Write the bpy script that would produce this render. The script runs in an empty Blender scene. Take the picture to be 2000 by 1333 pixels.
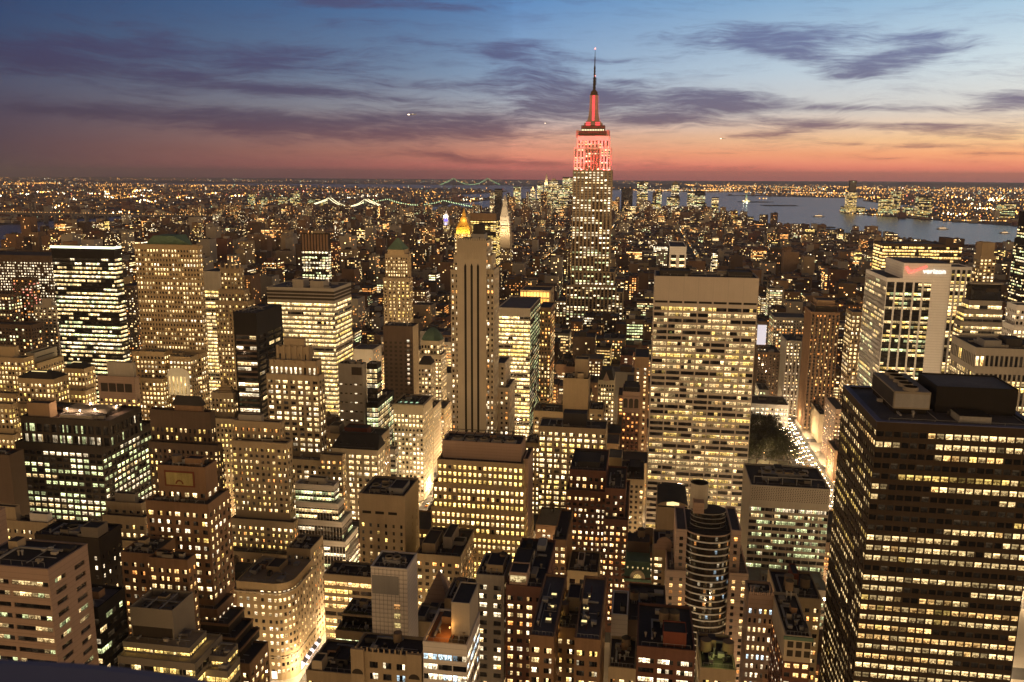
import bpy, math, random
from mathutils import Matrix, Vector
R = math.radians
random.seed(7)
scene = bpy.context.scene
# ------------------------------------------------------------------ camera (observation deck, 259 m up, looking down the avenues)
CF, CYAW, CPIT, CROLL, CZ = 1640.3, 0.15639, 0.1942, -0.0058, 259.0
_fw = Vector((-math.sin(CYAW)*math.cos(CPIT), math.cos(CYAW)*math.cos(CPIT), -math.sin(CPIT)))
_rt = Vector((math.cos(CYAW), math.sin(CYAW), 0)); _up = _rt.cross(_fw)
_c, _s = math.cos(CROLL), math.sin(CROLL)
_ax = _rt*_c - _up*_s; _ay = _rt*_s + _up*_c
cam = bpy.data.cameras.new('camera'); cam_o = bpy.data.objects.new('camera', cam)
scene.collection.objects.link(cam_o); scene.camera = cam_o
cam.sensor_fit = 'HORIZONTAL'; cam.sensor_width = 36; cam.lens = 36*CF/2000
cam.clip_start = 0.1; cam.clip_end = 90000
cam_o.matrix_world = Matrix(((_ax.x, _ay.x, -_fw.x, 0), (_ax.y, _ay.y, -_fw.y, 0), (_ax.z, _ay.z, -_fw.z, CZ), (0, 0, 0, 1)))
scene.view_settings.view_transform = 'Standard'; scene.view_settings.look = 'None'
scene.view_settings.exposure = 0.0; scene.view_settings.gamma = 1.0
scene.cycles.use_denoising = True
scene.cycles.max_bounces = 5; scene.cycles.diffuse_bounces = 2; scene.cycles.glossy_bounces = 3
scene.cycles.transmission_bounces = 2; scene.cycles.volume_bounces = 0; scene.cycles.sample_clamp_indirect = 3.0
scene.cycles.caustics_reflective = False; scene.cycles.caustics_refractive = False

def _ray(px, py):
    u = (px-1000)/CF; w = (666.5-py)/CF
    u, w = u*_c + w*_s, -u*_s + w*_c
    return _rt*u + _up*w + _fw
def at(px, py, Y):                       # photo pixel + distance down the avenues -> point
    d = _ray(px, py); t = Y/d.y
    return Vector((d.x*t, Y, CZ + d.z*t))
def atz(px, py, Z):
    d = _ray(px, py); t = (Z-CZ)/d.z
    return Vector((d.x*t, d.y*t, Z))
def proj(x, y, z):
    P = (x, y, z-CZ)
    u = P[0]*_rt.x+P[1]*_rt.y; w = P[0]*_up.x+P[1]*_up.y+P[2]*_up.z; q = P[0]*_fw.x+P[1]*_fw.y+P[2]*_fw.z
    if q < 1: return None
    u /= q; w /= q
    return 1000+CF*(u*_c-w*_s), 666.5-CF*(u*_s+w*_c)
def lin(r, g, b):
    f = lambda c: (c/255/12.92 if c <= 10 else ((c/255+.055)/1.055)**2.4)
    return (f(r), f(g), f(b), 1)
# ------------------------------------------------------------------ node helpers
class NT:
    def __init__(s, nt): s.n = nt.nodes; s.l = nt.links; s.n.clear()
    def add(s, t, **k):
        o = s.n.new(t)
        for a, v in k.items(): setattr(o, a, v)
        return o
    def put(s, sock, v):
        if isinstance(v, bpy.types.NodeSocket): s.l.new(v, sock)
        elif v is not None: sock.default_value = v
    def m(s, op, a, b=None, c=None, clamp=False):
        o = s.add('ShaderNodeMath', operation=op, use_clamp=clamp)
        for i, v in enumerate((a, b, c)): s.put(o.inputs[i], v)
        return o.outputs[0]
    def mix(s, f, a, b, bt='MIX'):
        o = s.add('ShaderNodeMix', data_type='RGBA', blend_type=bt)
        s.put(o.inputs[0], f); s.put(o.inputs[6], a); s.put(o.inputs[7], b)
        return o.outputs[2]
    def ramp(s, f, stops):
        o = s.add('ShaderNodeValToRGB'); e = o.color_ramp.elements
        while len(e) < len(stops): e.new(.5)
        for i, (p, c) in enumerate(stops):
            e[i].position = p; e[i].color = c
        s.put(o.inputs[0], f); return o.outputs[0]
    def comb(s, x, y, z):
        o = s.add('ShaderNodeCombineXYZ')
        for i, v in enumerate((x, y, z)): s.put(o.inputs[i], v)
        return o.outputs[0]
    def noise(s, v, scale, detail=4, rough=.55, dist=0.0):
        o = s.add('ShaderNodeTexNoise'); s.put(o.inputs['Vector'], v)
        o.inputs['Scale'].default_value = scale; o.inputs['Detail'].default_value = detail
        o.inputs['Roughness'].default_value = rough; o.inputs['Distortion'].default_value = dist
        return o.outputs[0]
    def step(s, a, b, v):
        o = s.add('ShaderNodeMapRange', interpolation_type='SMOOTHSTEP')
        s.put(o.inputs[0], v); o.inputs[1].default_value = a; o.inputs[2].default_value = b
        return o.outputs[0]
# ------------------------------------------------------------------ dusk sky
world = bpy.data.worlds.new('World'); scene.world = world; world.use_nodes = True
w = NT(world.node_tree)
tc = w.add('ShaderNodeTexCoord'); sp = w.add('ShaderNodeSeparateXYZ'); w.put(sp.inputs[0], tc.outputs['Generated'])
el = w.m('MULTIPLY', w.m('ARCSINE', sp.outputs[2]), 57.29578)
az = w.m('MULTIPLY', w.m('ARCTAN2', sp.outputs[0], sp.outputs[1]), 57.29578)
fe = w.m('SQRT', w.m('DIVIDE', w.m('MAXIMUM', el, 0.0), 90.0))
def E(e): return math.sqrt(e/90)
def lb(k, r, g, b): c = lin(r, g, b); return (c[0]*k, c[1]*k, c[2]*k, 1)
left = w.ramp(fe, [(0, lb(1.3,82,62,64)), (E(.7), lb(1.2,84,66,70)), (E(1.7), lb(1.05,88,70,78)), (E(3), lin(86,74,88)), (E(5), lin(80,82,104)), (E(7.5), lin(60,76,108)), (E(11.5), lin(40,68,112)), (E(25), lin(32,36,54)), (1, lin(21,21,29))])
midl = w.ramp(fe, [(0, lb(1.7,176,88,84)), (E(.6), lb(1.6,210,112,98)), (E(1.5), lb(1.25,222,142,114)), (E(2.6), lb(1.1,216,164,142)), (E(4.2), lin(190,190,194)), (E(6.5), lin(148,174,203)), (E(11.5), lin(90,138,192)), (E(25), lin(44,52,74)), (1, lin(22,22,30))])
rite = w.ramp(fe, [(0, lb(1.7,196,112,98)), (E(.6), lb(1.6,234,132,102)), (E(1.5), lb(1.3,248,172,118)), (E(2.3), lb(1.15,252,206,150)), (E(4.2), lin(230,224,214)), (E(6.5), lin(218,231,235)), (E(11.5), lin(148,192,224)), (E(25), lin(66,76,98)), (1, lin(24,24,32))])
sfac = w.m('DIVIDE', w.m('ADD', az, 9.0), 31.0)
sky = w.mix(w.m('SQRT', w.m('MULTIPLY', sfac, -1.0, clamp=True)), midl, left)
sky = w.mix(w.m('MULTIPLY', sfac, 1.0, clamp=True), sky, rite)
nor_glow = w.ramp(fe, [(0, (4.2,2.6,1.2,1)), (E(4), (3.5,2.15,1.0,1)), (E(9), (1.0,.64,.33,1)), (E(22), (.13,.10,.08,1)), (E(45), lin(36,34,40)), (1, lin(22,22,30))])  # warm glow added to the unseen sky behind the camera, lights north-facing walls
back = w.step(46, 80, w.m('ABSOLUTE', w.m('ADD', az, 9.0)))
sky = w.mix(back, sky, nor_glow)
# clouds: long wind-drawn streaks, thick where the blobs below put them
def deg(px, py):
    d = _ray(px, py).normalized(); return math.degrees(math.atan2(d.x, d.y)), math.degrees(math.asin(d.z))
CL = [(260,92,330,26,-.03,.8), (160,135,300,26,.06,.75), (590,122,190,26,-.02,.8), (620,250,420,30,.02,1.0), (900,238,230,24,-.03,.9), (330,215,230,16,.05,.5),
      (1050,140,110,50,.2,.75), (1090,178,140,22,.02,.75), (1090,208,90,14,0,.7), (1340,205,180,26,.03,.95), (1290,232,110,18,0,.9), (1450,190,130,14,.08,.7), (1440,78,170,26,.03,.85), (1600,72,130,22,.04,.75), (1560,110,80,18,.3,.7),
      (1780,108,110,20,-.1,.85), (1660,148,90,12,0,.7), (1820,70,70,12,0,.7), (1500,262,90,9,-.06,.8), (1640,246,170,8,.04,.7), (1900,262,150,10,.06,.7), (1985,195,80,16,0,.6),
      (900,312,160,13,.06,.75), (1060,322,80,12,.03,.65), (1290,330,160,13,.05,.7), (1460,333,90,9,0,.55), (740,5,190,12,0,.6), (560,300,60,7,.05,.4), (1880,316,170,7,.05,.4), (1215,160,45,7,0,.7), (1200,118,80,8,.05,.5), (640,8,120,10,0,.6), (850,13,110,9,.02,.65), (680,48,130,14,.06,.5), (860,86,130,9,.04,.5), (980,110,70,9,.1,.6), (840,165,150,10,.03,.7), (650,178,120,8,0,.6), (1010,85,60,9,0,.5), (1240,140,90,8,.05,.5), (1720,125,90,14,-.1,.6), (1560,235,90,6,0,.5), (1830,245,120,7,.02,.75), (1750,285,200,6,.03,.65), (1690,212,220,7,.03,.65), (1930,300,90,5,0,.6), (1400,300,120,5,.02,.45), (1985,195,90,14,0,.5), (230,45,160,9,.05,.35), (100,215,200,9,.02,.4), (430,165,200,14,.12,.5), (720,190,200,12,.08,.45)]
cover = None
for (px, py, rx, ry, rot, amp) in CL:
    a0, e0 = deg(px, py)
    dx = w.m('SUBTRACT', az, a0); dy = w.m('SUBTRACT', el, e0)
    c_, s_ = math.cos(rot), math.sin(-rot)
    kx, ky = 29/rx, 29/ry
    U = w.m('ADD', w.m('MULTIPLY', dx, c_*kx), w.m('MULTIPLY', dy, s_*kx))
    V = w.m('ADD', w.m('MULTIPLY', dx, -s_*ky), w.m('MULTIPLY', dy, c_*ky))
    g = w.m('EXPONENT', w.m('MULTIPLY', w.m('ADD', w.m('MULTIPLY', U, U), w.m('MULTIPLY', V, V)), -1.0))
    cover = w.m('MULTIPLY', g, amp) if cover is None else w.m('MULTIPLY_ADD', g, amp, cover)
warp = w.noise(w.comb(w.m('MULTIPLY', az, .10), w.m('MULTIPLY', el, .22), 3.3), 1, 3)
el2 = w.m('ADD', el, w.m('MULTIPLY', w.m('SUBTRACT', warp, .5), 2.4))
n1 = w.noise(w.comb(w.m('MULTIPLY', az, .17), w.m('MULTIPLY', el2, 1.25), 0.0), 1, 8, .62, .3)
tilt = w.m('MULTIPLY_ADD', az, .03, el2)
n2 = w.noise(w.comb(w.m('MULTIPLY', az, .42), w.m('MULTIPLY', tilt, 4.2), 7.0), 1, 8, .68, .6)
n3 = w.noise(w.comb(w.m('MULTIPLY', az, 1.1), w.m('MULTIPLY', tilt, 11.0), 2.0), 1, 6, .65, .3)
nn = w.m('ADD', w.m('ADD', w.m('MULTIPLY', n1, .52), w.m('MULTIPLY', n2, .32)), w.m('MULTIPLY', n3, .16))
dens = w.step(.10, .98, w.m('ADD', w.m('MULTIPLY', w.m('MINIMUM', cover, 1.1), .78), w.m('MULTIPLY', w.m('SUBTRACT', nn, .5), 3.0)))
thin = w.m('MULTIPLY', w.step(.47, .66, nn), .34)
dens = w.m('MULTIPLY', w.m('MAXIMUM', dens, thin), w.m('MULTIPLY', w.step(0, 1.2, el), w.m('SUBTRACT', 1.0, back)))
dens = w.m('MULTIPLY', dens, .84)
cL = w.ramp(fe, [(0, lin(96,60,62)), (E(1.6), lin(88,62,72)), (E(3.5), lin(72,62,80)), (E(7), lin(66,62,92)), (1, lin(40,44,70))])
cR = w.ramp(fe, [(0, lin(170,88,82)), (E(.8), lin(158,82,82)), (E(2), lin(140,88,98)), (E(3.5), lin(104,84,112)), (E(6), lin(96,92,132)), (E(8.5), lin(104,112,158)), (1, lin(60,70,100))])
ccol = w.mix(w.m('MULTIPLY_ADD', sfac, .5, .5, clamp=True), cL, cR)
sky = w.mix(dens, sky, ccol)
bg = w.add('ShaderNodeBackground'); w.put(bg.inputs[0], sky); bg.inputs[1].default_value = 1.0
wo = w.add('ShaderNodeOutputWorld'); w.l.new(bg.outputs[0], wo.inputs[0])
world.cycles.sampling_method = 'MANUAL'; world.cycles.sample_map_resolution = 512
# ------------------------------------------------------------------ materials
MAT = {}
def principled(name, rough=.85, metal=0.0, spec=.3):
    m = bpy.data.materials.new(name); m.use_nodes = True; n = NT(m.node_tree)
    p = n.add('ShaderNodeBsdfPrincipled'); o = n.add('ShaderNodeOutputMaterial'); n.l.new(p.outputs[0], o.inputs[0])
    p.inputs['Roughness'].default_value = rough; p.inputs['Metallic'].default_value = metal
    p.inputs['Specular IOR Level'].default_value = spec
    MAT[name] = m; return m, n, p
def pos(n):
    return n.add('ShaderNodeNewGeometry').outputs['Position']
def wallmat(name, rgb, var=.25, rough=.9, metal=0.0, course=0.0):
    m, n, p = principled(name, rough, metal); P = pos(n)
    a = n.noise(P, .11, 5, .6); b = n.noise(P, 1.7, 3, .6)
    mp = n.add('ShaderNodeVectorMath', operation='MULTIPLY'); n.put(mp.inputs[0], P); mp.inputs[1].default_value = (.9, .9, .035)
    st = n.noise(mp.outputs[0], 1.0, 4, .6)                       # rain streaks run down the wall
    f = n.m('ADD', n.m('ADD', n.m('MULTIPLY', a, .5), n.m('MULTIPLY', b, .25)), n.m('MULTIPLY', st, .45))
    f = n.m('MULTIPLY_ADD', n.m('SUBTRACT', f, .6), var*3.4, 1.0)
    if course:
        sx = n.add('ShaderNodeSeparateXYZ'); n.put(sx.inputs[0], P)
        fr = n.m('FRACT', n.m('DIVIDE', sx.outputs[2], course))
        f = n.m('MULTIPLY', f, n.m('MULTIPLY_ADD', n.m('LESS_THAN', fr, .12), -.22, 1.0))
    col = n.mix(1.0, (*rgb, 1), f, 'MULTIPLY')
    # f is a float: goes in as grey
    n.put(p.inputs['Base Color'], col); return m
for nm, c, v, k in [('stone_tan', (.40,.31,.20), .22, 0), ('stone_gold', (.46,.35,.21), .2, 0), ('stone_cream', (.54,.45,.32), .2, 0), ('stone_grey', (.34,.31,.27), .22, 0), ('stone_pink', (.40,.28,.215), .12, 1.8),
        ('brick_red', (.17,.082,.056), .3, 0), ('brick_brown', (.24,.145,.085), .28, 0), ('brick_tan', (.33,.22,.13), .25, 0), ('brick_dark', (.115,.078,.055), .3, 0), ('concrete', (.42,.375,.31), .2, 0), ('stone_rose', (.56,.42,.34), .1, 3.3), ('travertine', (.52,.45,.38), .1, 0),
        ('white_stone', (.82,.80,.78), .08, 2.2), ('tile_grey', (.72,.66,.60), .08, 1.9), ('dark_stone', (.052,.040,.030), .3, 0), ('black_panel', (.018,.015,.013), .25, 0), ('bronze_panel', (.05,.034,.022), .25, 0),
        ('copper_green', (.13,.21,.15), .3, 0), ('slate', (.05,.045,.043), .3, 0), ('tar_roof', (.055,.048,.048), .45, 0), ('grey_roof', (.13,.118,.118), .4, 0), ('rust_red', (.17,.05,.03), .25, 0), ('wood_tank', (.20,.145,.095), .3, .5),
        ('steel_grey', (.30,.29,.28), .2, 0), ('louver', (.27,.235,.19), .1, .55), ('limestone', (.47,.40,.30), .16, 0), ('gold_leaf', (.80,.46,.09), .15, 0), ('marble_white', (.78,.74,.66), .08, 0), ('terracotta_deck', (.33,.15,.07), .3, 0), ('mosaic', (.36,.30,.12), .6, 0), ('ledge_stone', (.12,.135,.24), .25, 0), ('awning', (.035,.033,.037), .2, 0)]:
    wallmat(nm, c, v, course=k)
MAT['gold_leaf'].node_tree.nodes['Principled BSDF'].inputs['Metallic'].default_value = .35
MAT['gold_leaf'].node_tree.nodes['Principled BSDF'].inputs['Roughness'].default_value = .4

def winmat():
    m, n, p = principled('window_glass', .06, 0, .6)
    p.inputs['Base Color'].default_value = (.014, .014, .016, 1)
    a = n.add('ShaderNodeAttribute', attribute_name='wc'); u = n.add('ShaderNodeUVMap', uv_map='UVMap')
    s = n.add('ShaderNodeSeparateXYZ'); n.put(s.inputs[0], u.outputs[0])
    sd = n.m('MULTIPLY', a.outputs['Alpha'], 91.7)
    v = n.comb(n.m('ADD', n.m('MULTIPLY', s.outputs[0], 2.6), sd), n.m('MULTIPLY', s.outputs[1], 2.1), sd)
    no = n.noise(v, 1.0, 3, .6)
    v2 = n.comb(n.m('ADD', n.m('MULTIPLY', s.outputs[0], 8), sd), n.m('MULTIPLY', s.outputs[1], 6), sd)
    no2 = n.noise(v2, 1.0, 2, .6)
    low = n.step(1.0, .30, s.outputs[1])                                         # desks, people, plants in the lower part
    clut = n.m('MULTIPLY', n.step(.44, .53, n.m('ADD', n.m('MULTIPLY', no, .6), n.m('MULTIPLY', no2, .4))), low)
    f = n.m('SUBTRACT', 1.0, n.m('MULTIPLY', clut, .88))
    bl = n.m('MULTIPLY', n.m('FRACT', n.m('MULTIPLY', sd, 3.17)), .75)            # blind let down from the head
    isb = n.m('GREATER_THAN', s.outputs[1], n.m('SUBTRACT', 1.0, bl))
    f = n.m('MULTIPLY', f, n.m('MULTIPLY_ADD', isb, -.34, 1.0))
    du = n.m('ABSOLUTE', n.m('SUBTRACT', s.outputs[0], .5)); dv = n.m('ABSOLUTE', n.m('SUBTRACT', s.outputs[1], .52))
    fr = n.m('MAXIMUM', n.m('MAXIMUM', n.m('LESS_THAN', du, .035), n.m('GREATER_THAN', du, .455)), n.m('MAXIMUM', n.m('LESS_THAN', dv, .025), n.m('GREATER_THAN', dv, .46)))
    f = n.m('MULTIPLY', f, n.m('MULTIPLY_ADD', fr, -.42, 1.0))                      # sash bars
    cl = n.m('MULTIPLY', n.m('GREATER_THAN', n.m('FRACT', n.m('MULTIPLY', sd, 7.7)), .45), n.step(.62, .8, s.outputs[1]))
    f = n.m('MULTIPLY', f, n.m('MULTIPLY_ADD', cl, .8, .82))                        # ceiling lights seen near the head
    tint = n.mix(n.m('MULTIPLY', clut, .5), (1,1,1,1), (1,.62,.3,1))
    col = n.mix(1.0, n.mix(1.0, a.outputs['Color'], f, 'MULTIPLY'), tint, 'MULTIPLY')
    n.put(p.inputs['Emission Color'], col); p.inputs['Emission Strength'].default_value = 1.0
    m.cycles.emission_sampling = 'NONE'; return m
winmat()
def glowmat(name, sampled=False):
    m, n, p = principled(name, .4)
    p.inputs['Base Color'].default_value = (.05, .05, .05, 1)
    a = n.add('ShaderNodeAttribute', attribute_name='wc'); n.put(p.inputs['Emission Color'], a.outputs['Color'])
    p.inputs['Emission Strength'].default_value = 1.0
    m.cycles.emission_sampling = 'AUTO' if sampled else 'NONE'; return m
glowmat('lamp_glow')
def curtainmat():
    m, n, p = principled('dark_glass', .07, 0, .7); P = pos(n)
    n.put(p.inputs['Base Color'], n.mix(n.noise(P, .2, 3), (.012,.011,.011,1), (.03,.026,.022,1))); return m
curtainmat()
def asphalt():
    m, n, p = principled('asphalt', .8); P = pos(n)
    n.put(p.inputs['Base Color'], n.mix(n.noise(P, .3, 5), (.05,.047,.045,1), (.09,.085,.08,1))); return m
asphalt()
def groundmat():
    m, n, p = principled('far_ground', .95); P = pos(n)
    n.put(p.inputs['Base Color'], n.mix(n.noise(P, .004, 6, .7), (.03,.026,.024,1), (.085,.07,.06,1))); return m
groundmat()
def watermat():
    m, n, p = principled('river_water', .24, 0, .2); P = pos(n)
    p.inputs['Base Color'].default_value = (.016, .019, .027, 1)
    mp = n.add('ShaderNodeVectorMath', operation='MULTIPLY'); n.put(mp.inputs[0], P); mp.inputs[1].default_value = (.012, .004, 0)
    bp = n.add('ShaderNodeBump'); bp.inputs['Strength'].default_value = .5; bp.inputs['Distance'].default_value = 6
    n.put(bp.inputs['Height'], n.noise(mp.outputs[0], 1.0, 8, .65)); n.l.new(bp.outputs[0], p.inputs['Normal']); return m
watermat()
def lawnmat():
    m, n, p = principled('park_lawn', .95); P = pos(n)
    n.put(p.inputs['Base Color'], n.mix(n.noise(P, .25, 5), (.016,.02,.01,1), (.06,.05,.03,1))); return m
lawnmat()
def leafmat():
    m, n, p = principled('leaf', .7); P = pos(n)
    n.put(p.inputs['Base Color'], n.mix(n.noise(P, .5, 4), (.016,.022,.008,1), (.06,.055,.018,1))); return m
leafmat()
wallmat('bark', (.07,.05,.035), .3)
wallmat('car_dark', (.03,.03,.035), .2, .25); wallmat('car_yellow', (.6,.34,.03), .1, .3); wallmat('car_white', (.6,.6,.58), .1, .3)
wallmat('bridge_steel', (.16,.15,.15), .15); wallmat('verdigris', (.25,.42,.34), .15)
# ------------------------------------------------------------------ mesh builder
COL = scene.collection
class MB:
    def __init__(s): s.v = []; s.f = []; s.mi = []; s.c = []; s.mats = []
    def mat(s, m):
        if m not in s.mats: s.mats.append(m)
        return s.mats.index(m)
    def face(s, pts, m, col=None):
        i = len(s.v); s.v.extend(pts); s.f.append(tuple(range(i, i+len(pts)))); s.mi.append(s.mat(m)); s.c.append(col or (0, 0, 0, 0))
    def box(s, x0, x1, y0, y1, z0, z1, m, top=None, bottom=False):
        p = [(x0,y0,z0),(x1,y0,z0),(x1,y1,z0),(x0,y1,z0),(x0,y0,z1),(x1,y0,z1),(x1,y1,z1),(x0,y1,z1)]
        q = [(0,1,5,4),(1,2,6,5),(2,3,7,6),(3,0,4,7)]
        for f in q: s.face([p[k] for k in f], m)
        s.face([p[k] for k in (4,5,6,7)], top or m)
        if bottom: s.face([p[k] for k in (3,2,1,0)], m)
    def frus(s, x0, x1, y0, y1, z0, X0, X1, Y0, Y1, z1, m, cap=True):
        p = [(x0,y0,z0),(x1,y0,z0),(x1,y1,z0),(x0,y1,z0),(X0,Y0,z1),(X1,Y0,z1),(X1,Y1,z1),(X0,Y1,z1)]
        for f in [(0,1,5,4),(1,2,6,5),(2,3,7,6),(3,0,4,7)]: s.face([p[k] for k in f], m)
        if cap: s.face([p[k] for k in (4,5,6,7)], m)
    def cyl(s, x, y, prof, m, n=16, cap=True, a0=0.0):            # prof: [(z, r), ...]
        for (za, ra), (zb, rb) in zip(prof, prof[1:]):
            for k in range(n):
                a, b = a0+2*math.pi*k/n, a0+2*math.pi*(k+1)/n
                q = [(x+ra*math.cos(a), y+ra*math.sin(a), za), (x+ra*math.cos(b), y+ra*math.sin(b), za)]
                if rb > .001: q += [(x+rb*math.cos(b), y+rb*math.sin(b), zb), (x+rb*math.cos(a), y+rb*math.sin(a), zb)]
                else: q += [(x, y, zb)]
                s.face(q, m)
        z, r = prof[-1]
        if cap and r > .001: s.face([(x+r*math.cos(2*math.pi*k/n+a0), y+r*math.sin(2*math.pi*k/n+a0), z) for k in range(n)], m)
    def bar(s, a, b, wd, m):
        a, b = Vector(a), Vector(b); d = (b-a).normalized()
        u = d.cross(Vector((0,0,1)))
        if u.length < 1e-4: u = Vector((1,0,0))
        u = u.normalized()*wd/2; v = d.cross(u).normalized()*wd/2
        A = [a+u+v, a-u+v, a-u-v, a+u-v]; B = [b+u+v, b-u+v, b-u-v, b+u-v]
        for k in range(4): s.face([A[k], A[(k+1)%4], B[(k+1)%4], B[k]], m)
        s.face(A[::-1], m); s.face(B, m)
    def build(s, name, parent=None, wins=False, kind=None):
        if not s.f: return None
        me = bpy.data.meshes.new(name); me.from_pydata([tuple(p) for p in s.v], [], s.f)
        for m in s.mats: me.materials.append(MAT[m])
        me.polygons.foreach_set('material_index', s.mi)
        if wins:
            at_ = me.color_attributes.new('wc', 'FLOAT_COLOR', 'CORNER'); uv = me.uv_layers.new(name='UVMap')
            cd = []; ud = []; Q = (0,0, 1,0, 1,1, 0,1)
            for f, c in zip(s.f, s.c):
                cd.extend(c*len(f)); ud.extend(Q[:2*len(f)] if len(f) <= 4 else [.5]*(2*len(f)))
            at_.data.foreach_set('color', cd); uv.data.foreach_set('uv', ud)
        o = bpy.data.objects.new(name, me); COL.objects.link(o)
        if parent: o.parent = parent
        if kind: o['kind'] = kind
        return o
def tag(o, label, cat, group=None, kind=None):
    o['label'] = label; o['category'] = cat
    if group: o['group'] = group
    if kind: o['kind'] = kind
    return o
def thing(name, label, cat, group=None, loc=(0,0,0)):
    o = bpy.data.objects.new(name, None); COL.objects.link(o); o.location = loc
    o.empty_display_size = 1
    return tag(o, label, cat, group)
def struct(mb, name):
    o = mb.build(name); o['kind'] = 'structure'; return o
def lamp(name, loc, col, power, parent, r=1.0):
    l = bpy.data.lights.new(name, 'POINT'); l.energy = power; l.color = col; l.shadow_soft_size = r
    o = bpy.data.objects.new(name, l); COL.objects.link(o); o.location = loc; o.parent = parent; return o
# ------------------------------------------------------------------ building with storeys of lit and dark windows
PAL = {'W': (1,.61,.22), 'C': (1,.72,.33), 'Y': (1,.68,.19), 'G': (.82,.93,.46), 'w': (1,.83,.54), 'O': (1,.40,.10), 'B': (.62,.85,1), 'R': (1,.3,.2)}
ST = {}
def style(name, base=None, **k):
    d = dict(ST[base]) if base else dict(wall='stone_tan', sp=None, core='dark_stone', fh=3.8, bw=3.2, ww=.52, wh=.52, nw=1, lit=.55, run=.0, pal='CCCWw', top=2.5, rel=.35, spd=1.0, roof='tar_roof', str=1.25, dim=.25, par=1.0, ew=True)
    d.update(k); ST[name] = d
class Bld:
    def __init__(s, name, label, cat='building', group=None, seed=None, loc=None):
        s.rng = random.Random(seed if seed is not None else label); s.root = thing(name, label, cat, group)
        s.wall = MB(); s.roof = MB(); s.wins = []; s.extra = []; s.fp = []; s.name = name; s.loc = loc; s.nodress = set()
    def part(s, name, kind=None):
        m = MB(); s.extra.append((name, m, kind)); return m
    def facade(s, ox, oy, ux, uy, nx, ny, width, z0, z1, st, rel):
        """outer plane starts at (ox,oy), runs along (ux,uy); outward normal (nx,ny)"""
        g = s.rng; H = z1-z0-st['top']
        if width < 1.5 or H < 2: return
        nb = max(1, round(width/st['bw'])); bw = width/nb; nf = max(1, int(H/st['fh']+.3)); fh = H/nf if nf < 4 else st['fh']
        nf = int(H/fh+.01)
        hw, hh = bw*st['ww'], fh*st['wh']
        def P(u, d, z): return (ox+ux*u+nx*d, oy+uy*u+ny*d, z)   # d: outward from the outer plane
        flip = (ux*ny-uy*nx) > 0                     # keep faces outward
        def slab(u0, u1, za, zb, dep, m):              # box from the core plane out to -dep
            a, b = -rel-.02, -dep
            q = [P(u0,a,za),P(u1,a,za),P(u1,b,za),P(u0,b,za),P(u0,a,zb),P(u1,a,zb),P(u1,b,zb),P(u0,b,zb)]
            for f in ((2,3,7,6),(4,5,6,7),(0,3,7,4),(1,2,6,5),(0,1,2,3)):
                s.wall.face([q[k] for k in f], m)
        zt = z1-st['top']; vis0 = None
        sp = st['sp'] or st['wall']
        pfl = 0; fcol = 'C'
        lo = nf
        for f in range(nf):
            zc = zt-f*fh-fh*.5; p = proj(*P(width/2, 0, zc))
            if p is None or p[1] > 1400: lo = f; break
        zlow = zt-lo*fh
        if rel:
            if st['ww'] < .999:
                pw = bw-hw
                pe = st.get('pevery', 1)
                for b in range(0, nb+1, 1):
                    if b % pe and b != nb: continue
                    u0, u1 = max(0, b*bw-pw/2), min(width, b*bw+pw/2)
                    if b == 0: u1 = pw/2 if nb > 1 else pw/2
                    slab(u0, u1, z0 if lo == nf else max(z0, zlow-6), zt+.002, 0.0, st['wall'])
            for f in range(lo+1):
                za = zt-f*fh-(fh-hh)/2 if f == 0 else zt-f*fh-(fh-hh)/2
                zb = zt-f*fh+(fh-hh)/2 if f else zt
                if f == nf: za = max(z0, zt-f*fh-.01)
                slab(.006, width-.006, za, zb, .004+rel*(1-st['spd']), sp)
            slab(0, width, zt, z1, .002, st.get('topm') or st['wall'])
            if lo < nf: slab(0, width, z0, zlow-3, .003, st['wall'])
            elif zt-nf*fh-.01 > z0+.05: slab(0, width, z0, zt-nf*fh-.01, .003, st['wall'])
        d = -rel+.05
        nw = st['nw']; gap = .12 if nw > 1 else 0
        for f in range(lo):
            zc = zt-f*fh-fh*.5
            fl = st['lit']*g.uniform(.7, 1.35)
            if g.random() < st.get('dead', .06): fl *= .1
            if g.random() < st.get('full', .0): fl = .97
            k = g.choice(st['pal']); on = g.random() < fl; sk = st['run']
            fs = g.uniform(*st.get('fvar', (.82, 1.18)))
            for b in range(nb):
                if b % st.get('skipe', 999) == st.get('skipo', 998): continue
                for j in range(nw):
                    if not (sk and g.random() < sk): on = g.random() < fl
                    w1 = (hw-gap*(nw-1))/nw
                    u0 = b*bw+(bw-hw)/2+j*(w1+gap)
                    kk = k if g.random() < .7 else g.choice(st['pal'])
                    if on:
                        e = 2.0*st.get('gain', 1.5)*st['str']*fs*math.exp(g.gauss(0, .30)); 
                        if g.random() < st['dim']: e *= g.uniform(.15, .6)
                        c = PAL[kk]; col = (c[0]*e, c[1]*e, c[2]*e, g.random())
                    else:
                        e = g.choice((0, 0, 0, .02, .05)); col = (e, e*.7, e*.4, g.random())
                    q = [P(u0, d, zc-hh/2), P(u0+w1, d, zc-hh/2), P(u0+w1, d, zc+hh/2), P(u0, d, zc+hh/2)]
                    if flip: q = [q[1], q[0], q[3], q[2]]
                    s.wins.append((q, col, on))
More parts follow.
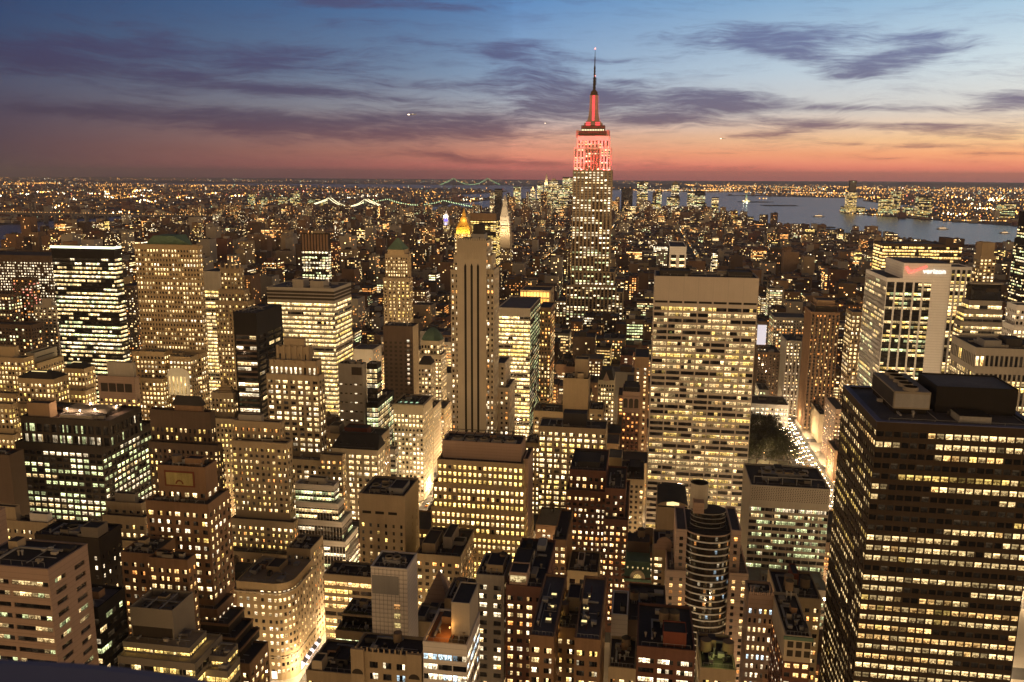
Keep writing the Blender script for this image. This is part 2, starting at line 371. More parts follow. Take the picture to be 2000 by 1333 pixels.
    def tier(s, x0, x1, y0, y1, z0, z1, st, faces='NEW', roof=True, par=True, side=None):
        if isinstance(st, str): st = ST[st]
        sst = ST[side] if side else st
        rel = st['rel']; s.fp.append((x0, x1, y0, y1, z1))
        W = 'W' in faces and x1 < 40 or 'w' in faces; Ea = 'E' in faces and x0 > 10 or 'e' in faces; N = 'N' in faces
        a0 = x0+(rel if Ea else 0); a1 = x1-(rel if W else 0); b0 = y0+(rel if N else 0)
        if rel:
            c = st['core'] if N else st['wall']
            p = [(a0,b0),(a1,b0),(a1,y1),(a0,y1)]
            ms = [c, st['core'] if W else st['wall'], st['wall'], st['core'] if Ea else st['wall']]
            for k in range(4):
                (xa, ya), (xb, yb) = p[k], p[(k+1) % 4]
                s.wall.face([(xa,ya,z0),(xb,yb,z0),(xb,yb,z1),(xa,ya,z1)], ms[k])
        else:
            for (xa, ya), (xb, yb) in zip(*(lambda p: (p, p[1:]+p[:1]))([(a0,b0),(a1,b0),(a1,y1),(a0,y1)])):
                s.wall.face([(xa,ya,z0),(xb,yb,z0),(xb,yb,z1),(xa,ya,z1)], st['wall'])
        if N: s.facade(x0, y0, 1, 0, 0, -1, x1-x0, z0, z1, st, rel)
        if W: s.facade(x1, y0+(rel if N else 0), 0, 1, 1, 0, y1-y0-(rel if N else 0), z0, z1, sst, rel)
        if Ea: s.facade(x0, y0+(rel if N else 0), 0, 1, -1, 0, y1-y0-(rel if N else 0), z0, z1, sst, rel)
        if roof:
            r = s.part('roof'); r.face([(x0+.2,y0+.2,z1+.02),(x1-.2,y0+.2,z1+.02),(x1-.2,y1-.2,z1+.02),(x0+.2,y1-.2,z1+.02)], st['roof'])
            ph = st['par']
            if par and ph:
                t = max(.5, rel+.12); o = .05; m = st.get('parm') or st.get('topm') or st['wall']
                r.box(x0-o, x1+o, y0-o, y0+t, z1, z1+ph, m); r.box(x0-o, x1+o, y1-t, y1+o, z1, z1+ph, m)
                r.box(x0-o+.004, x0+t, y0+t, y1-t, z1, z1+ph-.004, m); r.box(x1-t, x1+o-.004, y0+t, y1-t, z1, z1+ph-.004, m)
    def stack(s, tiers, st):
        """tiers top to bottom: (xl, xr, yt, Yf, Yb[, style]); Yb < 0 = photo x where the far side edge shows. last optional dict: zb, faces"""
        cs = []
        for t in tiers:
            xl, xr, yt, Yf, Yb = t[:5]; o = t[5] if len(t) > 5 and t[5] else {}
            a, b = at(xl, yt, Yf), at(xr, yt, Yf); z1 = (a.z+b.z)/2; x0, x1 = a.x, b.x
            if Yb < 0:
                rr = _ray(-Yb, yt); k = rr.x/rr.y
                xe = x1 if x1 < 30 else x0
                Yb = min(Yf+90, max(Yf+6, xe/k if abs(k) > 1e-6 else Yf+30))
            cs.append((x0, x1, Yf, Yb, z1, o))
        for i, (x0, x1, y0, y1, z1, o) in enumerate(cs):
            z0 = o.get('zb', cs[i+1][4] if i+1 < len(cs) else 0)
            s.tier(x0+.01*i, x1, y0, y1, z0, z1, o.get('st', st), o.get('faces', 'NEW'), True, o.get('par', True), o.get('side'))
        s.cs = cs; return s
    def house(s, fx0, fx1, fy0, fy1, h, m='concrete', t=0, name='penthouse', top=None):
        """box on the roof of tier t, footprint in fractions of it"""
        x0, x1, y0, y1, z = s.fp[t]; p = s.part(name); W, D = x1-x0, y1-y0
        a, b, c, d = x0+fx0*W, x0+fx1*W, y0+fy0*D, y0+fy1*D
        p.box(a, b, c, d, z+.02, z+h, m, top or 'tar_roof')
        for q in ((a, b, c-.08, c+.25), (a, b, d-.25, d+.08)): p.box(*q, z+h, z+h+.45, m)
        for q in ((a-.08, a+.25, c+.25, d-.25), (b-.25, b+.08, c+.25, d-.25)): p.box(*q, z+h, z+h+.45, m)
        return (a, b, c, d, z+h)
    def tank(s, fx, fy, t=0, r=2.6, h=4.5, leg=2.5, cone=True):
        x0, x1, y0, y1, z = s.fp[t]; x, y = x0+fx*(x1-x0), y0+fy*(y1-y0); p = s.part('water_tank')
        for a in range(4):
            cx, cy = x+r*.7*math.cos(a*1.5708+.78), y+r*.7*math.sin(a*1.5708+.78)
            p.box(cx-.15, cx+.15, cy-.15, cy+.15, z+.02, z+leg, 'steel_grey')
        p.cyl(x, y, [(z+leg, r), (z+leg+h, r*.94)], 'wood_tank', 16, cap=not cone)
        if cone: p.cyl(x, y, [(z+leg+h, r*1.05), (z+leg+h+r*.75, 0)], 'slate', 16)
    def fans(s, fx0, fx1, fy, n, t=0, r=1.8, base=1.8, z=None, along='x'):
        x0, x1, y0, y1, zz = s.fp[t]; z = z if z is not None else zz
        xa, xb = x0+fx0*(x1-x0), x0+fx1*(x1-x0); yc = y0+fy*(y1-y0)
        p = s.part('cooling_tower'); p.box(xa, xb, yc-r*1.25, yc+r*1.25, z+.03, z+base, 'steel_grey')
        for k in range(n):
            x = xa+(k+.5)*(xb-xa)/n
            p.cyl(x, yc, [(z+base, r), (z+base+.9, r*.9)], 'louver', 14, cap=False); p.cyl(x, yc, [(z+base+.05, r*.88)]*1+[(z+base+.06, r*.3)], 'black_panel', 14)
    def clutter(s, n, t=0):
        x0, x1, y0, y1, z = s.fp[t]; g = s.rng
        for k in range(n):
            W, D = x1-x0, y1-y0; a, b = g.uniform(.08, .8), g.uniform(.1, .8); ww, dd, h = g.uniform(1.2, W*.18+1.3), g.uniform(1.2, D*.16+1.3), g.uniform(.8, 2.6)
            p = s.part(g.choice(('roof_vent', 'air_unit', 'roof_hatch'))); x, y = x0+a*W, y0+b*D
            xb, yb = min(x+ww, x1-.8), min(y+dd, y1-.8)
            if xb-x < .5 or yb-y < .5: continue
            p.box(x, xb, y, yb, z+.03, z+h, g.choice(('steel_grey', 'louver', 'concrete', 'slate')))
            if g.random() < .5: p.box(x+.1, xb-.1, y+.1, yb-.1, z+h, z+h+.25, 'black_panel')
    def dress(s):
        g = random.Random(s.name+str(len(s.wins)))
        for (x0, x1, y0, y1, z) in s.fp:
            W, D = x1-x0, y1-y0
            if W < 8 or D < 8 or y0 > 700 or (z, x0) in s.nodress: continue
            q = proj((x0+x1)/2, y0, z)
            if not q or q[1] > 1380 or q[0] < -40 or q[0] > 2040: continue
            d = s.part('duct'); ry = y0+D*g.uniform(.55, .85); rx = x0+W*g.uniform(.12, .3)
            d.box(rx, x0+W*g.uniform(.55, .85), ry, ry+.7, z+.35, z+1.0, 'steel_grey'); d.box(rx+.01, rx+.7, y0+D*.2, ry-.01, z+.35, z+.98, 'steel_grey')
            for k in range(g.randint(2, 4)):
                u = s.part('air_unit'); ux, uy, uw = x0+W*g.uniform(.1, .78), y0+D*g.uniform(.12, .8), g.uniform(1.2, 2.4); u.box(ux, ux+uw, uy, uy+uw*g.uniform(.6, 1.1), z+.3, z+g.uniform(1.1, 2.0), g.choice(('steel_grey', 'concrete', 'louver', 'grey_roof')))
            pp = s.part('pipe'); px_ = x0+W*g.uniform(.3, .8); pp.bar((px_, y0+D*.15, z+.4), (px_, y0+D*.85, z+.4), .22, 'rust_red' if g.random() < .3 else 'steel_grey'); pp.bar((px_, y0+D*.4, z+.42), (x0+W*.9, y0+D*.4, z+.42), .2, 'steel_grey')
            for k in range(g.randint(3, 7)):
                v = s.part('roof_vent'); vx, vy = x0+W*g.uniform(.12, .88), y0+D*g.uniform(.12, .5)
                v.cyl(vx, vy, [(z+.03, .28), (z+g.uniform(.7, 1.6), .28), (z+1.7, .5), (z+1.95, .45)], g.choice(('steel_grey', 'slate', 'louver')), 8)
            if g.random() < .6:
                h = s.part('stair_bulkhead'); hx, hy = x0+W*g.uniform(.1, .65), y0+D*g.uniform(.45, .65); h.box(hx, hx+min(3.4, W*.22), hy, hy+min(4, D*.22), z+.03, z+2.9, g.choice(('concrete', 'stone_tan', 'brick_brown')), 'tar_roof')
            t = s.part('roof_railing')
            for k in range(7): t.bar((x0+W*(.08+.14*k), y0+1.4, z+.1), (x0+W*(.08+.14*k), y0+1.4, z+1.9), .07, 'steel_grey')
            t.bar((x0+W*.08, y0+1.4, z+1.9), (x0+W*.92, y0+1.4, z+1.9), .07, 'steel_grey')
    def done(s, maxw=100, minarea=9.0):
        s.dress(); r = s.root
        if s.fp:
            x = sum((f[0]+f[1])/2 for f in s.fp[-1:]); y = sum((f[2]+f[3])/2 for f in s.fp[-1:]); r.location = (x, y, 0)
        else: x, y = (s.loc or (0, 0)); r.location = (x, y, 0)
        for ch in r.children:
            if ch.type == 'LIGHT': ch.location.x -= x; ch.location.y -= y
        def fin(mb, nm, **k):
            if not mb.f: return
            mb.v = [(p[0]-x, p[1]-y, p[2]) for p in mb.v]; return mb.build(nm, r, **k)
        fin(s.wall, 'wall'); fin(s.roof, 'roof')
        for nm, mb, kd in s.extra: fin(mb, nm, wins=True, kind=kd)
        L = []
        for q, col, on in s.wins:
            pp = [proj(*v) for v in q]
            if any(v is None for v in pp): continue
            if max(v[0] for v in pp) < -20 or min(v[0] for v in pp) > 2020 or min(v[1] for v in pp) > 1345: continue
            A = abs(sum(pp[i][0]*pp[(i+1)%4][1]-pp[(i+1)%4][0]*pp[i][1] for i in range(4)))/2*.262
            L.append((A, q, col))
        L.sort(key=lambda t: -t[0])
        n = sum(1 for t in L[:maxw] if t[0] >= minarea)
        if len(L) <= maxw and n > len(L)*.6: n = len(L)
        for A, q, col in L[:n]:
            mb = MB(); mb.face(q, 'window_glass', col); fin(mb, 'window', wins=True)
        if L[n:]:
            mb = MB()
            for A, q, col in L[n:]: mb.face(q, 'window_glass', col)
            fin(mb, 'window', wins=True, kind='stuff')
        FOOT.extend(f[:4] for f in s.fp)
        return s
FOOT = []
# ------------------------------------------------------------------ land, rivers, hills (true map, turned so that the avenues run along Y)
_h = R(209.0); _dn = (math.sin(_h), math.cos(_h)); _rw = (math.sin(_h+math.pi/2), math.cos(_h+math.pi/2))
def ll(lat, lon):
    n = R(lat-40.75905)*6371000; e = R(lon+73.97925)*6371000*math.cos(R(40.75905))
    return e*_rw[0]+n*_rw[1], e*_dn[0]+n*_dn[1]
MANH = [ll(*p) for p in [(40.7720,-73.9440),(40.7560,-73.9600),(40.7475,-73.9680),(40.7430,-73.9712),(40.7350,-73.9745),(40.7290,-73.9718),(40.7190,-73.9735),(40.7105,-73.9770),(40.7095,-73.9850),(40.7085,-73.9985),(40.7050,-74.0040),(40.7010,-74.0120),(40.7010,-74.0160),(40.7050,-74.0180),(40.7180,-74.0165),(40.7260,-74.0115),(40.7390,-74.0105),(40.7480,-74.0090),(40.7570,-74.0050),(40.7660,-73.9990),(40.79,-73.98)]]
BKLN = [ll(*p) for p in [(40.79,-73.93),(40.7600,-73.9520),(40.7480,-73.9580),(40.7380,-73.9625),(40.7300,-73.9620),(40.7210,-73.9640),(40.7120,-73.9690),(40.7050,-73.9755),(40.7005,-73.9800),(40.7045,-73.9870),(40.7030,-73.9960),(40.6950,-74.0010),(40.6850,-74.0100),(40.6750,-74.0180),(40.6680,-74.0150),(40.6560,-74.0200),(40.6430,-74.0330),(40.6330,-74.0390),(40.6090,-74.0380),(40.5950,-74.0000),(40.575,-74.01),(40.560,-73.97),(40.50,-73.93),(40.38,-73.75),(40.36,-73.2),(40.9,-73.4),(40.85,-73.85)]]
NJ = [ll(*p) for p in [(40.80,-73.995),(40.7660,-74.0180),(40.7550,-74.0220),(40.7370,-74.0240),(40.7280,-74.0300),(40.7160,-74.0320),(40.7110,-74.0345),(40.7085,-74.0400),(40.7060,-74.0550),(40.6990,-74.0560),(40.6890,-74.0640),(40.6800,-74.0750),(40.6640,-74.0640),(40.6600,-74.0800),(40.6500,-74.0800),(40.6430,-74.1200),(40.6440,-74.0740),(40.6270,-74.0730),(40.6060,-74.0540),(40.575,-74.085),(40.50,-74.25),(40.42,-74.0),(40.30,-74.0),(40.30,-74.6),(40.9,-74.6),(40.95,-74.0)]]
ISL = [('liberty_island', [(40.6912,-74.0462),(40.6905,-74.0432),(40.6888,-74.0436),(40.6887,-74.0470),(40.6900,-74.0482)]), ('ellis_island', [(40.7003,-74.0412),(40.6998,-74.0375),(40.6978,-74.0385),(40.6985,-74.0425)]),
       ('governors_island', [(40.6935,-74.0175),(40.6920,-74.0120),(40.6880,-74.0150),(40.6835,-74.0245),(40.6860,-74.0270)])]
def inside(p, poly):
    x, y = p; c = False; j = len(poly)-1
    for i in range(len(poly)):
        xi, yi = poly[i]; xj, yj = poly[j]
        if (yi > y) != (yj > y) and x < (xj-xi)*(y-yi)/(yj-yi)+xi: c = not c
        j = i
    return c
import bmesh
def land(name, poly, z, m):
    bm = bmesh.new(); vs = [bm.verts.new((x, y, z)) for x, y in poly]; f = bm.faces.new(vs); f.normal_update()
    if f.normal.z < 0: f.normal_flip()
    es = bmesh.ops.extrude_edge_only(bm, edges=list(bm.edges))
    for v in [g for g in es['geom'] if isinstance(g, bmesh.types.BMVert)]: v.co.z = z-4
    bmesh.ops.triangulate(bm, faces=[f]); bmesh.ops.recalc_face_normals(bm, faces=[])
    me = bpy.data.meshes.new(name); bm.to_mesh(me); bm.free(); me.materials.append(MAT[m])
    o = bpy.data.objects.new(name, me); COL.objects.link(o); o['kind'] = 'structure'; return o
wb = MB(); wb.face([(-42000,-3000,-3),(42000,-3000,-3),(42000,60000,-3),(-42000,60000,-3)], 'river_water'); struct(wb, 'water')
land('ground', MANH, 0, 'asphalt'); land('brooklyn_land', BKLN, 0, 'far_ground'); land('new_jersey_land', NJ, 0, 'far_ground')
land('far_shore_land', [(-42000,23500),(16000,23500),(16000,58000),(-42000,58000)], .5, 'far_ground')
for nm, p in ISL: land(nm, [ll(*q) for q in p], 0, 'far_ground')
def hills(name, pts, seed):                                       # low ridges at the edge of sight
    g = random.Random(seed); mb = MB(); n = len(pts); S = 14
    rows = []
    for i in range((n-1)*S+1):
        k, t = divmod(i, S); t /= S
        a, b = pts[k], pts[min(k+1, n-1)]
        x, y, h, wd = [a[q]+(b[q]-a[q])*t for q in range(4)]; h *= 1+.35*math.sin(i*1.3+seed)*math.sin(i*.37)+g.uniform(-.08,.08)
        rows.append([(x, y-wd, -.5), (x, y-wd*.5, h*.55), (x, y, h), (x, y+wd*.6, h*.5), (x, y+wd, -.5)])
    for a, b in zip(rows, rows[1:]):
        for k in range(4): mb.face([a[k], b[k], b[k+1], a[k+1]], 'far_ground')
    return struct(mb, name)
hills('hills', [(1800,21000,10,900),(1000,20500,70,1600),(-600,20800,95,1800),(-2500,21500,60,1600),(-3300,22500,5,900)], 3)
hills('hills', [(18000,27000,60,2000),(12000,29000,110,2500),(6000,31000,90,2500),(1000,33000,70,2500),(-6000,36000,60,2500)], 5)
hills('hills', [(-9000,26000,30,2000),(-15000,24500,45,2000),(-22000,22000,30,2000)], 8)
# ------------------------------------------------------------------ window styles
style('std')
style('gold', wall='stone_gold', bw=3.3, fh=3.8, ww=.5, wh=.5, lit=.6)
style('pinkband', gain=1.1, wall='stone_pink', bw=12, fh=4.0, ww=.93, wh=.40, nw=6, lit=.55, run=.55, rel=.5, pal='CCGC', str=.9, dim=.45, top=3.2, par=.4)
style('pinkside', 'pinkband', bw=8.5, ww=.55, nw=3, lit=.5)
style('darkglass', wall='black_panel', core='dark_glass', bw=4.2, fh=3.9, ww=.94, wh=.5, nw=2, lit=.38, run=.7, rel=.12, str=.85, dim=.5, pal='CCwG', roof='grey_roof')
style('darkgrid', wall='dark_stone', core='black_panel', bw=4.5, fh=3.85, ww=.76, wh=.58, nw=1, lit=.8, run=.5, rel=.5, pal='GGCGw', str=1.05, dim=.35, top=3.0, roof='brick_dark', par=1.4)
style('darkgrid_crown', 'darkgrid', bw=5.0, fh=5.6, ww=.7, wh=.74, lit=.3, nw=3, top=2.0, str=.6)
style('lincoln', wall='stone_gold', bw=2.6, fh=3.7, ww=.5, wh=.5, lit=.55, rel=.4, spd=.6, run=.3, top=2.0, par=1.2)
style('lincoln_low', 'lincoln', lit=.72, str=1.5, bw=3.0, ww=.55)
style('ribbon_dark', wall='black_panel', core='dark_glass', bw=9, fh=3.9, ww=.97, wh=.46, nw=4, lit=.82, run=.65, rel=.15, pal='CCGCw', str=1.3, top=8, par=.6)
style('ribbon_bright', gain=1.1, wall='concrete', sp='concrete', core='dark_glass', bw=10, fh=4.0, ww=.97, wh=.52, nw=5, lit=.97, run=.6, rel=.25, pal='CYCC', str=1.5, top=12, dim=.12, par=.8, roof='grey_roof')
style('ribbon_white', wall='concrete', core='dark_glass', bw=6, fh=3.7, ww=.93, wh=.55, nw=3, lit=.94, run=.6, rel=.3, pal='CYC', str=1.5, dim=.15)
style('blackglass', wall='black_panel', sp='brick_dark', core='dark_glass', bw=15, fh=3.9, ww=.88, wh=.62, nw=3, lit=.5, run=.75, rel=.5, spd=.7, pal='wwC', str=1.2, top=16, dead=.3, full=.15, par=.3)
style('blackside', 'blackglass', lit=.04, sp='black_panel', dead=.5, full=0)
style('deco', wall='stone_tan', core='dark_stone', bw=5.2, fh=3.8, ww=.62, wh=.55, nw=2, lit=.6, run=.25, rel=.55, spd=.4, pal='wCwCC', str=1.2)
style('masn', wall='stone_tan', bw=3.7, fh=3.8, ww=.50, wh=.48, nw=2, lit=.38, rel=.3, pal='CCwYO', str=1.2)
style('masn_lit', 'masn', lit=.6, str=1.5)
style('french', wall='brick_brown', bw=3.9, fh=3.7, ww=.56, wh=.52, nw=2, lit=.48, rel=.35, spd=.85, pal='wwCCY', str=1.4)
style('roundb', wall='stone_gold', bw=3.6, fh=4.0, ww=.42, wh=.5, nw=1, lit=.6, rel=.3, pal='CCw', str=1.2, roof='stone_tan')
style('mullion', wall='tile_grey', sp='dark_stone', core='dark_glass', bw=1.9, fh=3.7, ww=.86, wh=.52, nw=1, lit=.78, run=.8, rel=.15, pal='wGwC', str=1.15, dead=.15, roof='stone_grey')
style('tan', wall='stone_tan', bw=4.6, fh=4.1, ww=.30, wh=.5, lit=.35, rel=.3, top=14, pal='CCY', skipe=5, skipo=4, roof='tar_roof', par=1.5)
style('tanside', 'tan', lit=.0, skipe=2, skipo=1, bw=11, ww=.08)
style('tile', wall='tile_grey', bw=5.8, fh=3.6, ww=.34, wh=.5, lit=.5, rel=.12, top=8, pal='YYC', skipe=1, skipo=0, par=.4)
style('wide', wall='stone_gold', bw=2.9, fh=3.75, ww=.52, wh=.52, lit=.95, rel=.3, pal='YYCYW', str=1.5, dim=.06, top=1.2, dead=0)
style('brick', wall='brick_red', bw=3.5, fh=3.5, ww=.56, wh=.5, nw=2, lit=.6, rel=.3, pal='CCwWO', str=1.3)
style('brickb', 'brick', wall='brick_brown')
style('brickd', 'brick', wall='brick_dark', lit=.4)
style('cream', wall='stone_cream', bw=3.2, fh=3.9, ww=.55, wh=.55, nw=1, lit=.72, rel=.35, pal='CCw', str=1.4)
style('cream3', 'cream', bw=5.2, nw=3, ww=.62)
style('fivehund', wall='limestone', bw=3.6, fh=3.75, ww=.42, wh=.5, nw=1, lit=.34, rel=.3, pal='wwCwO', str=1.3, top=1.2)
style('esb', gain=1.5, wall='stone_tan', sp='brick_dark', core='dark_stone', bw=6.0, fh=3.75, ww=.54, wh=.56, nw=1, lit=.46, run=.5, rel=.5, spd=.35, pal='wwwCG', str=1.35, top=1.0, dim=.35)
style('esb_red', 'esb', wall='marble_white', sp='brick_dark', spd=.3, bw=5.0, lit=.40, ww=.44, wh=.5, str=1.1)
style('grace', gain=1.1, wall='travertine', core='black_panel', bw=9.8, fh=3.95, ww=.915, wh=.60, nw=4, lit=.61, run=.68, rel=.7, spd=.95, pal='CCYCCYCW', str=.9, dim=.35, top=19, dead=.03, roof='tar_roof', par=.5)
style('verizon', wall='white_stone', sp='black_panel', core='dark_glass', bw=6.6, fh=3.9, ww=.80, wh=.55, nw=2, lit=.55, run=.7, rel=.4, spd=.25, pal='CCYG', str=1.0, dim=.4, top=2.5, roof='tar_roof', par=.8)
style('vside', 'verizon', bw=3.6, ww=.88, nw=1, lit=.42)
style('dots', gain=1.1, wall='concrete', sp='concrete', core='dark_glass', bw=4.0, fh=3.7, ww=.94, wh=.55, nw=4, lit=.62, run=.5, rel=.2, pal='GGwCG', str=.85, dim=.4, top=11, par=1.0)
style('tower1166', gain=1.1, wall='bronze_panel', sp='bronze_panel', core='black_panel', bw=2.85, fh=3.86, ww=.82, wh=.50, nw=1, lit=.80, run=.84, rel=.3, spd=1.0, pal='CCCCCYWC', fvar=(.62,1.3), str=1.0, dim=.28, top=1.6, roof='grey_roof', par=.8, dead=.11)
style('pier', wall='stone_grey', sp='dark_stone', core='dark_glass', bw=2.7, fh=3.9, ww=.62, wh=.72, nw=1, lit=.68, run=.6, rel=.4, spd=.3, pal='YCCW', str=1.15, top=3.5, par=1.2)
style('decobrown', wall='brick_brown', sp='brick_dark', core='dark_stone', bw=4.2, fh=3.6, ww=.5, wh=.5, nw=2, lit=.25, rel=.6, spd=.3, pal='WOCY', str=1.0, top=1.5)
style('ribbonstep', wall='concrete', sp='concrete', core='dark_glass', bw=8, fh=3.9, ww=.96, wh=.5, nw=4, lit=.85, run=.7, rel=.25, pal='CYC', str=1.25, top=2)
style('crown3', wall='bronze_panel', sp='bronze_panel', core='dark_glass', bw=5, fh=3.8, ww=.76, wh=.62, nw=2, lit=.86, run=.5, rel=.35, pal='wCGw', str=1.4, top=1)
style('curve', wall='stone_rose', bw=4.2, fh=3.35, ww=.34, wh=.55, lit=.30, rel=.2, pal='OWCO', str=1.1, top=2)
style('resid', wall='concrete', bw=4.5, fh=3.0, ww=.6, wh=.45, nw=2, lit=.35, rel=.0, pal='wOCC', str=1.3, top=1)
style('dim', wall='brick_dark', bw=3.6, fh=3.5, ww=.5, wh=.5, nw=1, lit=.35, rel=.0, pal='CCwWOG', str=1.2)
style('dimlit', 'dim', wall='stone_grey', lit=.65, bw=3.2)
style('gothic', wall='stone_tan', bw=3.0, fh=3.9, ww=.46, wh=.5, lit=.55, rel=.45, spd=.4, pal='CYC', str=1.2)
style('blank', lit=0, ww=.01, wh=.01, bw=400, fh=400, rel=0)

B = {}
def bld(key, name, label, st, *stacks, roof=None, minarea=9.0, **k):
    b = Bld(name, label, k.pop('cat', 'building'), seed=key, **k)
    for s_ in stacks: b.stack(s_, st)
    if roof: roof(b)
    B[key] = (b, minarea); return b

# ---- bottom left
def _r(b):
    b.clutter(3, 0)
bld('pink', 'office_block', 'pink stone office block with long horizontal window bands at the bottom left corner', 'pinkband', [(-60, 93, 1108, 225, -175, {'side': 'pinkside'})], roof=_r)
bld('pink2', 'office_block', 'taller pink stone slab just showing at the left frame edge above the banded block', 'blank', [(-120, -24, 1010, 262, -12, {'st': dict(ST['blank'], wall='stone_pink')})])
bld('darklow', 'glass_office_building', 'dark glass building with flat black roof squeezed behind the pink banded block', 'darkglass', [(90, 191, 1188, 249, -247)])
def _r(b):                                                       # louvred plant box with open top
    x0, x1, y0, y1, z = b.fp[0]
    p = b.part('louvre_screen')
    for q in ((x0-.2, x1+.2, y0-.2, y0+.15), (x0-.2, x1+.2, y1-.15, y1+.2)): p.box(*q, z-13, z+3, 'louver')
    for q in ((x0-.2, x0+.15, y0+.15, y1-.15), (x1-.15, x1+.2, y0+.15, y1-.15)): p.box(*q, z-13, z+3, 'louver')
    g = b.part('vent_grille'); g.box(x0+.4, x1-.4, y0-.26, y0-.2, z-9.5, z-4.5, 'dark_stone')
    bm = b.part('roof_beam')
    for k in (.33, .66): bm.box(x0+(x1-x0)*k-.2, x0+(x1-x0)*k+.2, y0+.2, y1-.2, z+2.2, z+2.6, 'steel_grey')
    bm.box(x0+.2, x1-.2, (y0+y1)/2-.2, (y0+y1)/2+.2, z+2.2, z+2.58, 'steel_grey')
style('terr', wall='louver', core='dark_glass', bw=5.5, fh=4.4, ww=.95, wh=.50, nw=4, lit=.9, run=.8, rel=.3, pal='YYYC', str=1.2, top=1.2, roof='stone_tan', par=.6)
bld('terrace', 'terraced_building', 'terraced building with ribbed plant box and yellow lit setback floors at bottom left', 'terr',
    [(256, 337, 1203, 262, -379, {'par': False}), (240, 370, 1262, 257, -405), (230, 380, 1292, 253, -437)], [(398, 441, 1284, 263, -466), (396, 444, 1312, 260, -470)], roof=_r)
def _r(b):
    b.fans(.35, .75, .45, 2, 0, 2.4, 1.6); b.house(.72, .98, .05, .5, 5, 'louver'); b.clutter(4, 0)
style('plain', wall='dark_stone', bw=4.2, fh=4.3, ww=.28, wh=.4, lit=.55, rel=.25, pal='wwC', str=1.3, top=6, dead=.2)
style('plainN', 'plain', skipe=1, skipo=0)
bld('greyplain', 'office_building', 'plain dark grey building with round roof fans left of the mosaic tower', 'plain', [(68, 192, 1052, 300, -238)], roof=_r)
# ---- dark tower with lit roof
def _r(b):
    x0, x1, y0, y1, z = b.fp[0]
    b.house(.05, .30, .10, .30, 9, 'brick_tan'); b.house(.42, .78, .08, .20, 2.6, 'concrete')
    p = b.part('skylight'); n = 9; X0, X1 = x0+.34*(x1-x0), x0+.85*(x1-x0); Y0, Y1 = y0+.35*(y1-y0), y0+.78*(y1-y0)
    for k in range(n):
        a, c = Y0+(Y1-Y0)*k/n, Y0+(Y1-Y0)*(k+1)/n
        p.face([(X0,a,z+2), (X1,a,z+2), (X1,(a+c)/2,z+4), (X0,(a+c)/2,z+4)], 'louver'); p.face([(X0,(a+c)/2,z+4), (X1,(a+c)/2,z+4), (X1,c,z+2), (X0,c,z+2)], 'steel_grey')
    p.box(X0, X1, Y0, Y1, z+.05, z+1.95, 'dark_stone')
    b.clutter(7, 0)
    for fx, fy in ((.42,.30),(.52,.72),(.72,.34),(.86,.62),(.60,.22)):
        q = b.part('roof_light'); X, Y = x0+fx*(x1-x0), y0+fy*(y1-y0); q.cyl(X, Y, [(z+.1,.08),(z+5,.08)], 'steel_grey', 6)
        q.face([(X-.5,Y-.5,z+5.1),(X+.5,Y-.5,z+5.1),(X+.5,Y+.5,z+5.1),(X-.5,Y+.5,z+5.1)], 'lamp_glow', (9,7,4.5,0)); q.face([(X-.5,Y-.52,z+4.4),(X+.5,Y-.52,z+4.4),(X+.5,Y-.52,z+5.1),(X-.5,Y-.52,z+5.1)], 'lamp_glow', (9,7,4.5,0))
        lamp('roof_lamp_light', (X, Y-.9, z+4.4), (1,.66,.42), 2200, b.root, .3)
bld('dark590', 'dark_office_tower', 'black gridded office tower with skylight and bright lamps on its roof at left', 'darkgrid',
    [(40, 212, 822, 452, -278, {'st': 'darkgrid_crown'}), (30, 198, 872, 449, -306)], roof=_r)
# ---- cream cluster far left
def _r(b):
    for t in (0,): b.house(.1, .8, .3, .75, 3.5, 'stone_gold', t)
style('clus', wall='stone_gold', bw=3.3, fh=4.0, ww=.52, wh=.55, lit=.72, rel=.3, pal='CYCY', str=1.35, roof='slate', par=.8)
def _m(b):                                                       # low mansard of slate with a light strip
    for i in (0,):
        x0, x1, y0, y1, z = b.fp[i]; p = b.part('mansard_roof'); p.frus(x0-.3, x1+.3, y0-.3, y1+.3, z+1.3, x0+7, x1-7, y0+7, y1-7, z+5.5, 'slate')
        q = b.part('roof_skylight'); q.box(x0+(x1-x0)*.25, x1-(x1-x0)*.3, y0+6, y0+8, z+4.0, z+5.6, 'slate'); q.face([(x0+(x1-x0)*.26,y0+5.9,z+4.3),(x1-(x1-x0)*.31,y0+5.9,z+4.3),(x1-(x1-x0)*.31,y0+5.9,z+5.4),(x0+(x1-x0)*.26,y0+5.9,z+5.4)], 'lamp_glow', (1.5,1.15,.5,0))
bld('clus1', 'masonry_office_building', 'golden masonry building with slate mansard and rows of lit windows far left', 'clus', [(34, 104, 742, 560, -134), (30, 106, 792, 556, -136), (28, 108, 820, 552, -136)], roof=_m)
bld('clus2', 'masonry_office_building', 'golden masonry wing with slate hipped roof left of the blank top tan tower', 'clus', [(124, 164, 722, 625, -186), (122, 166, 765, 621, -188)], roof=_m)
bld('clus3', 'masonry_office_building', 'bright cream building behind the slate mansard block at the left edge', 'clus', [(-40, 46, 700, 610, -66, {'zb': 0})], roof=lambda b: (b.house(.4, .75, .3, .7, 9, 'stone_gold'), b.house(.0, .22, .2, .7, 6, 'stone_gold')))
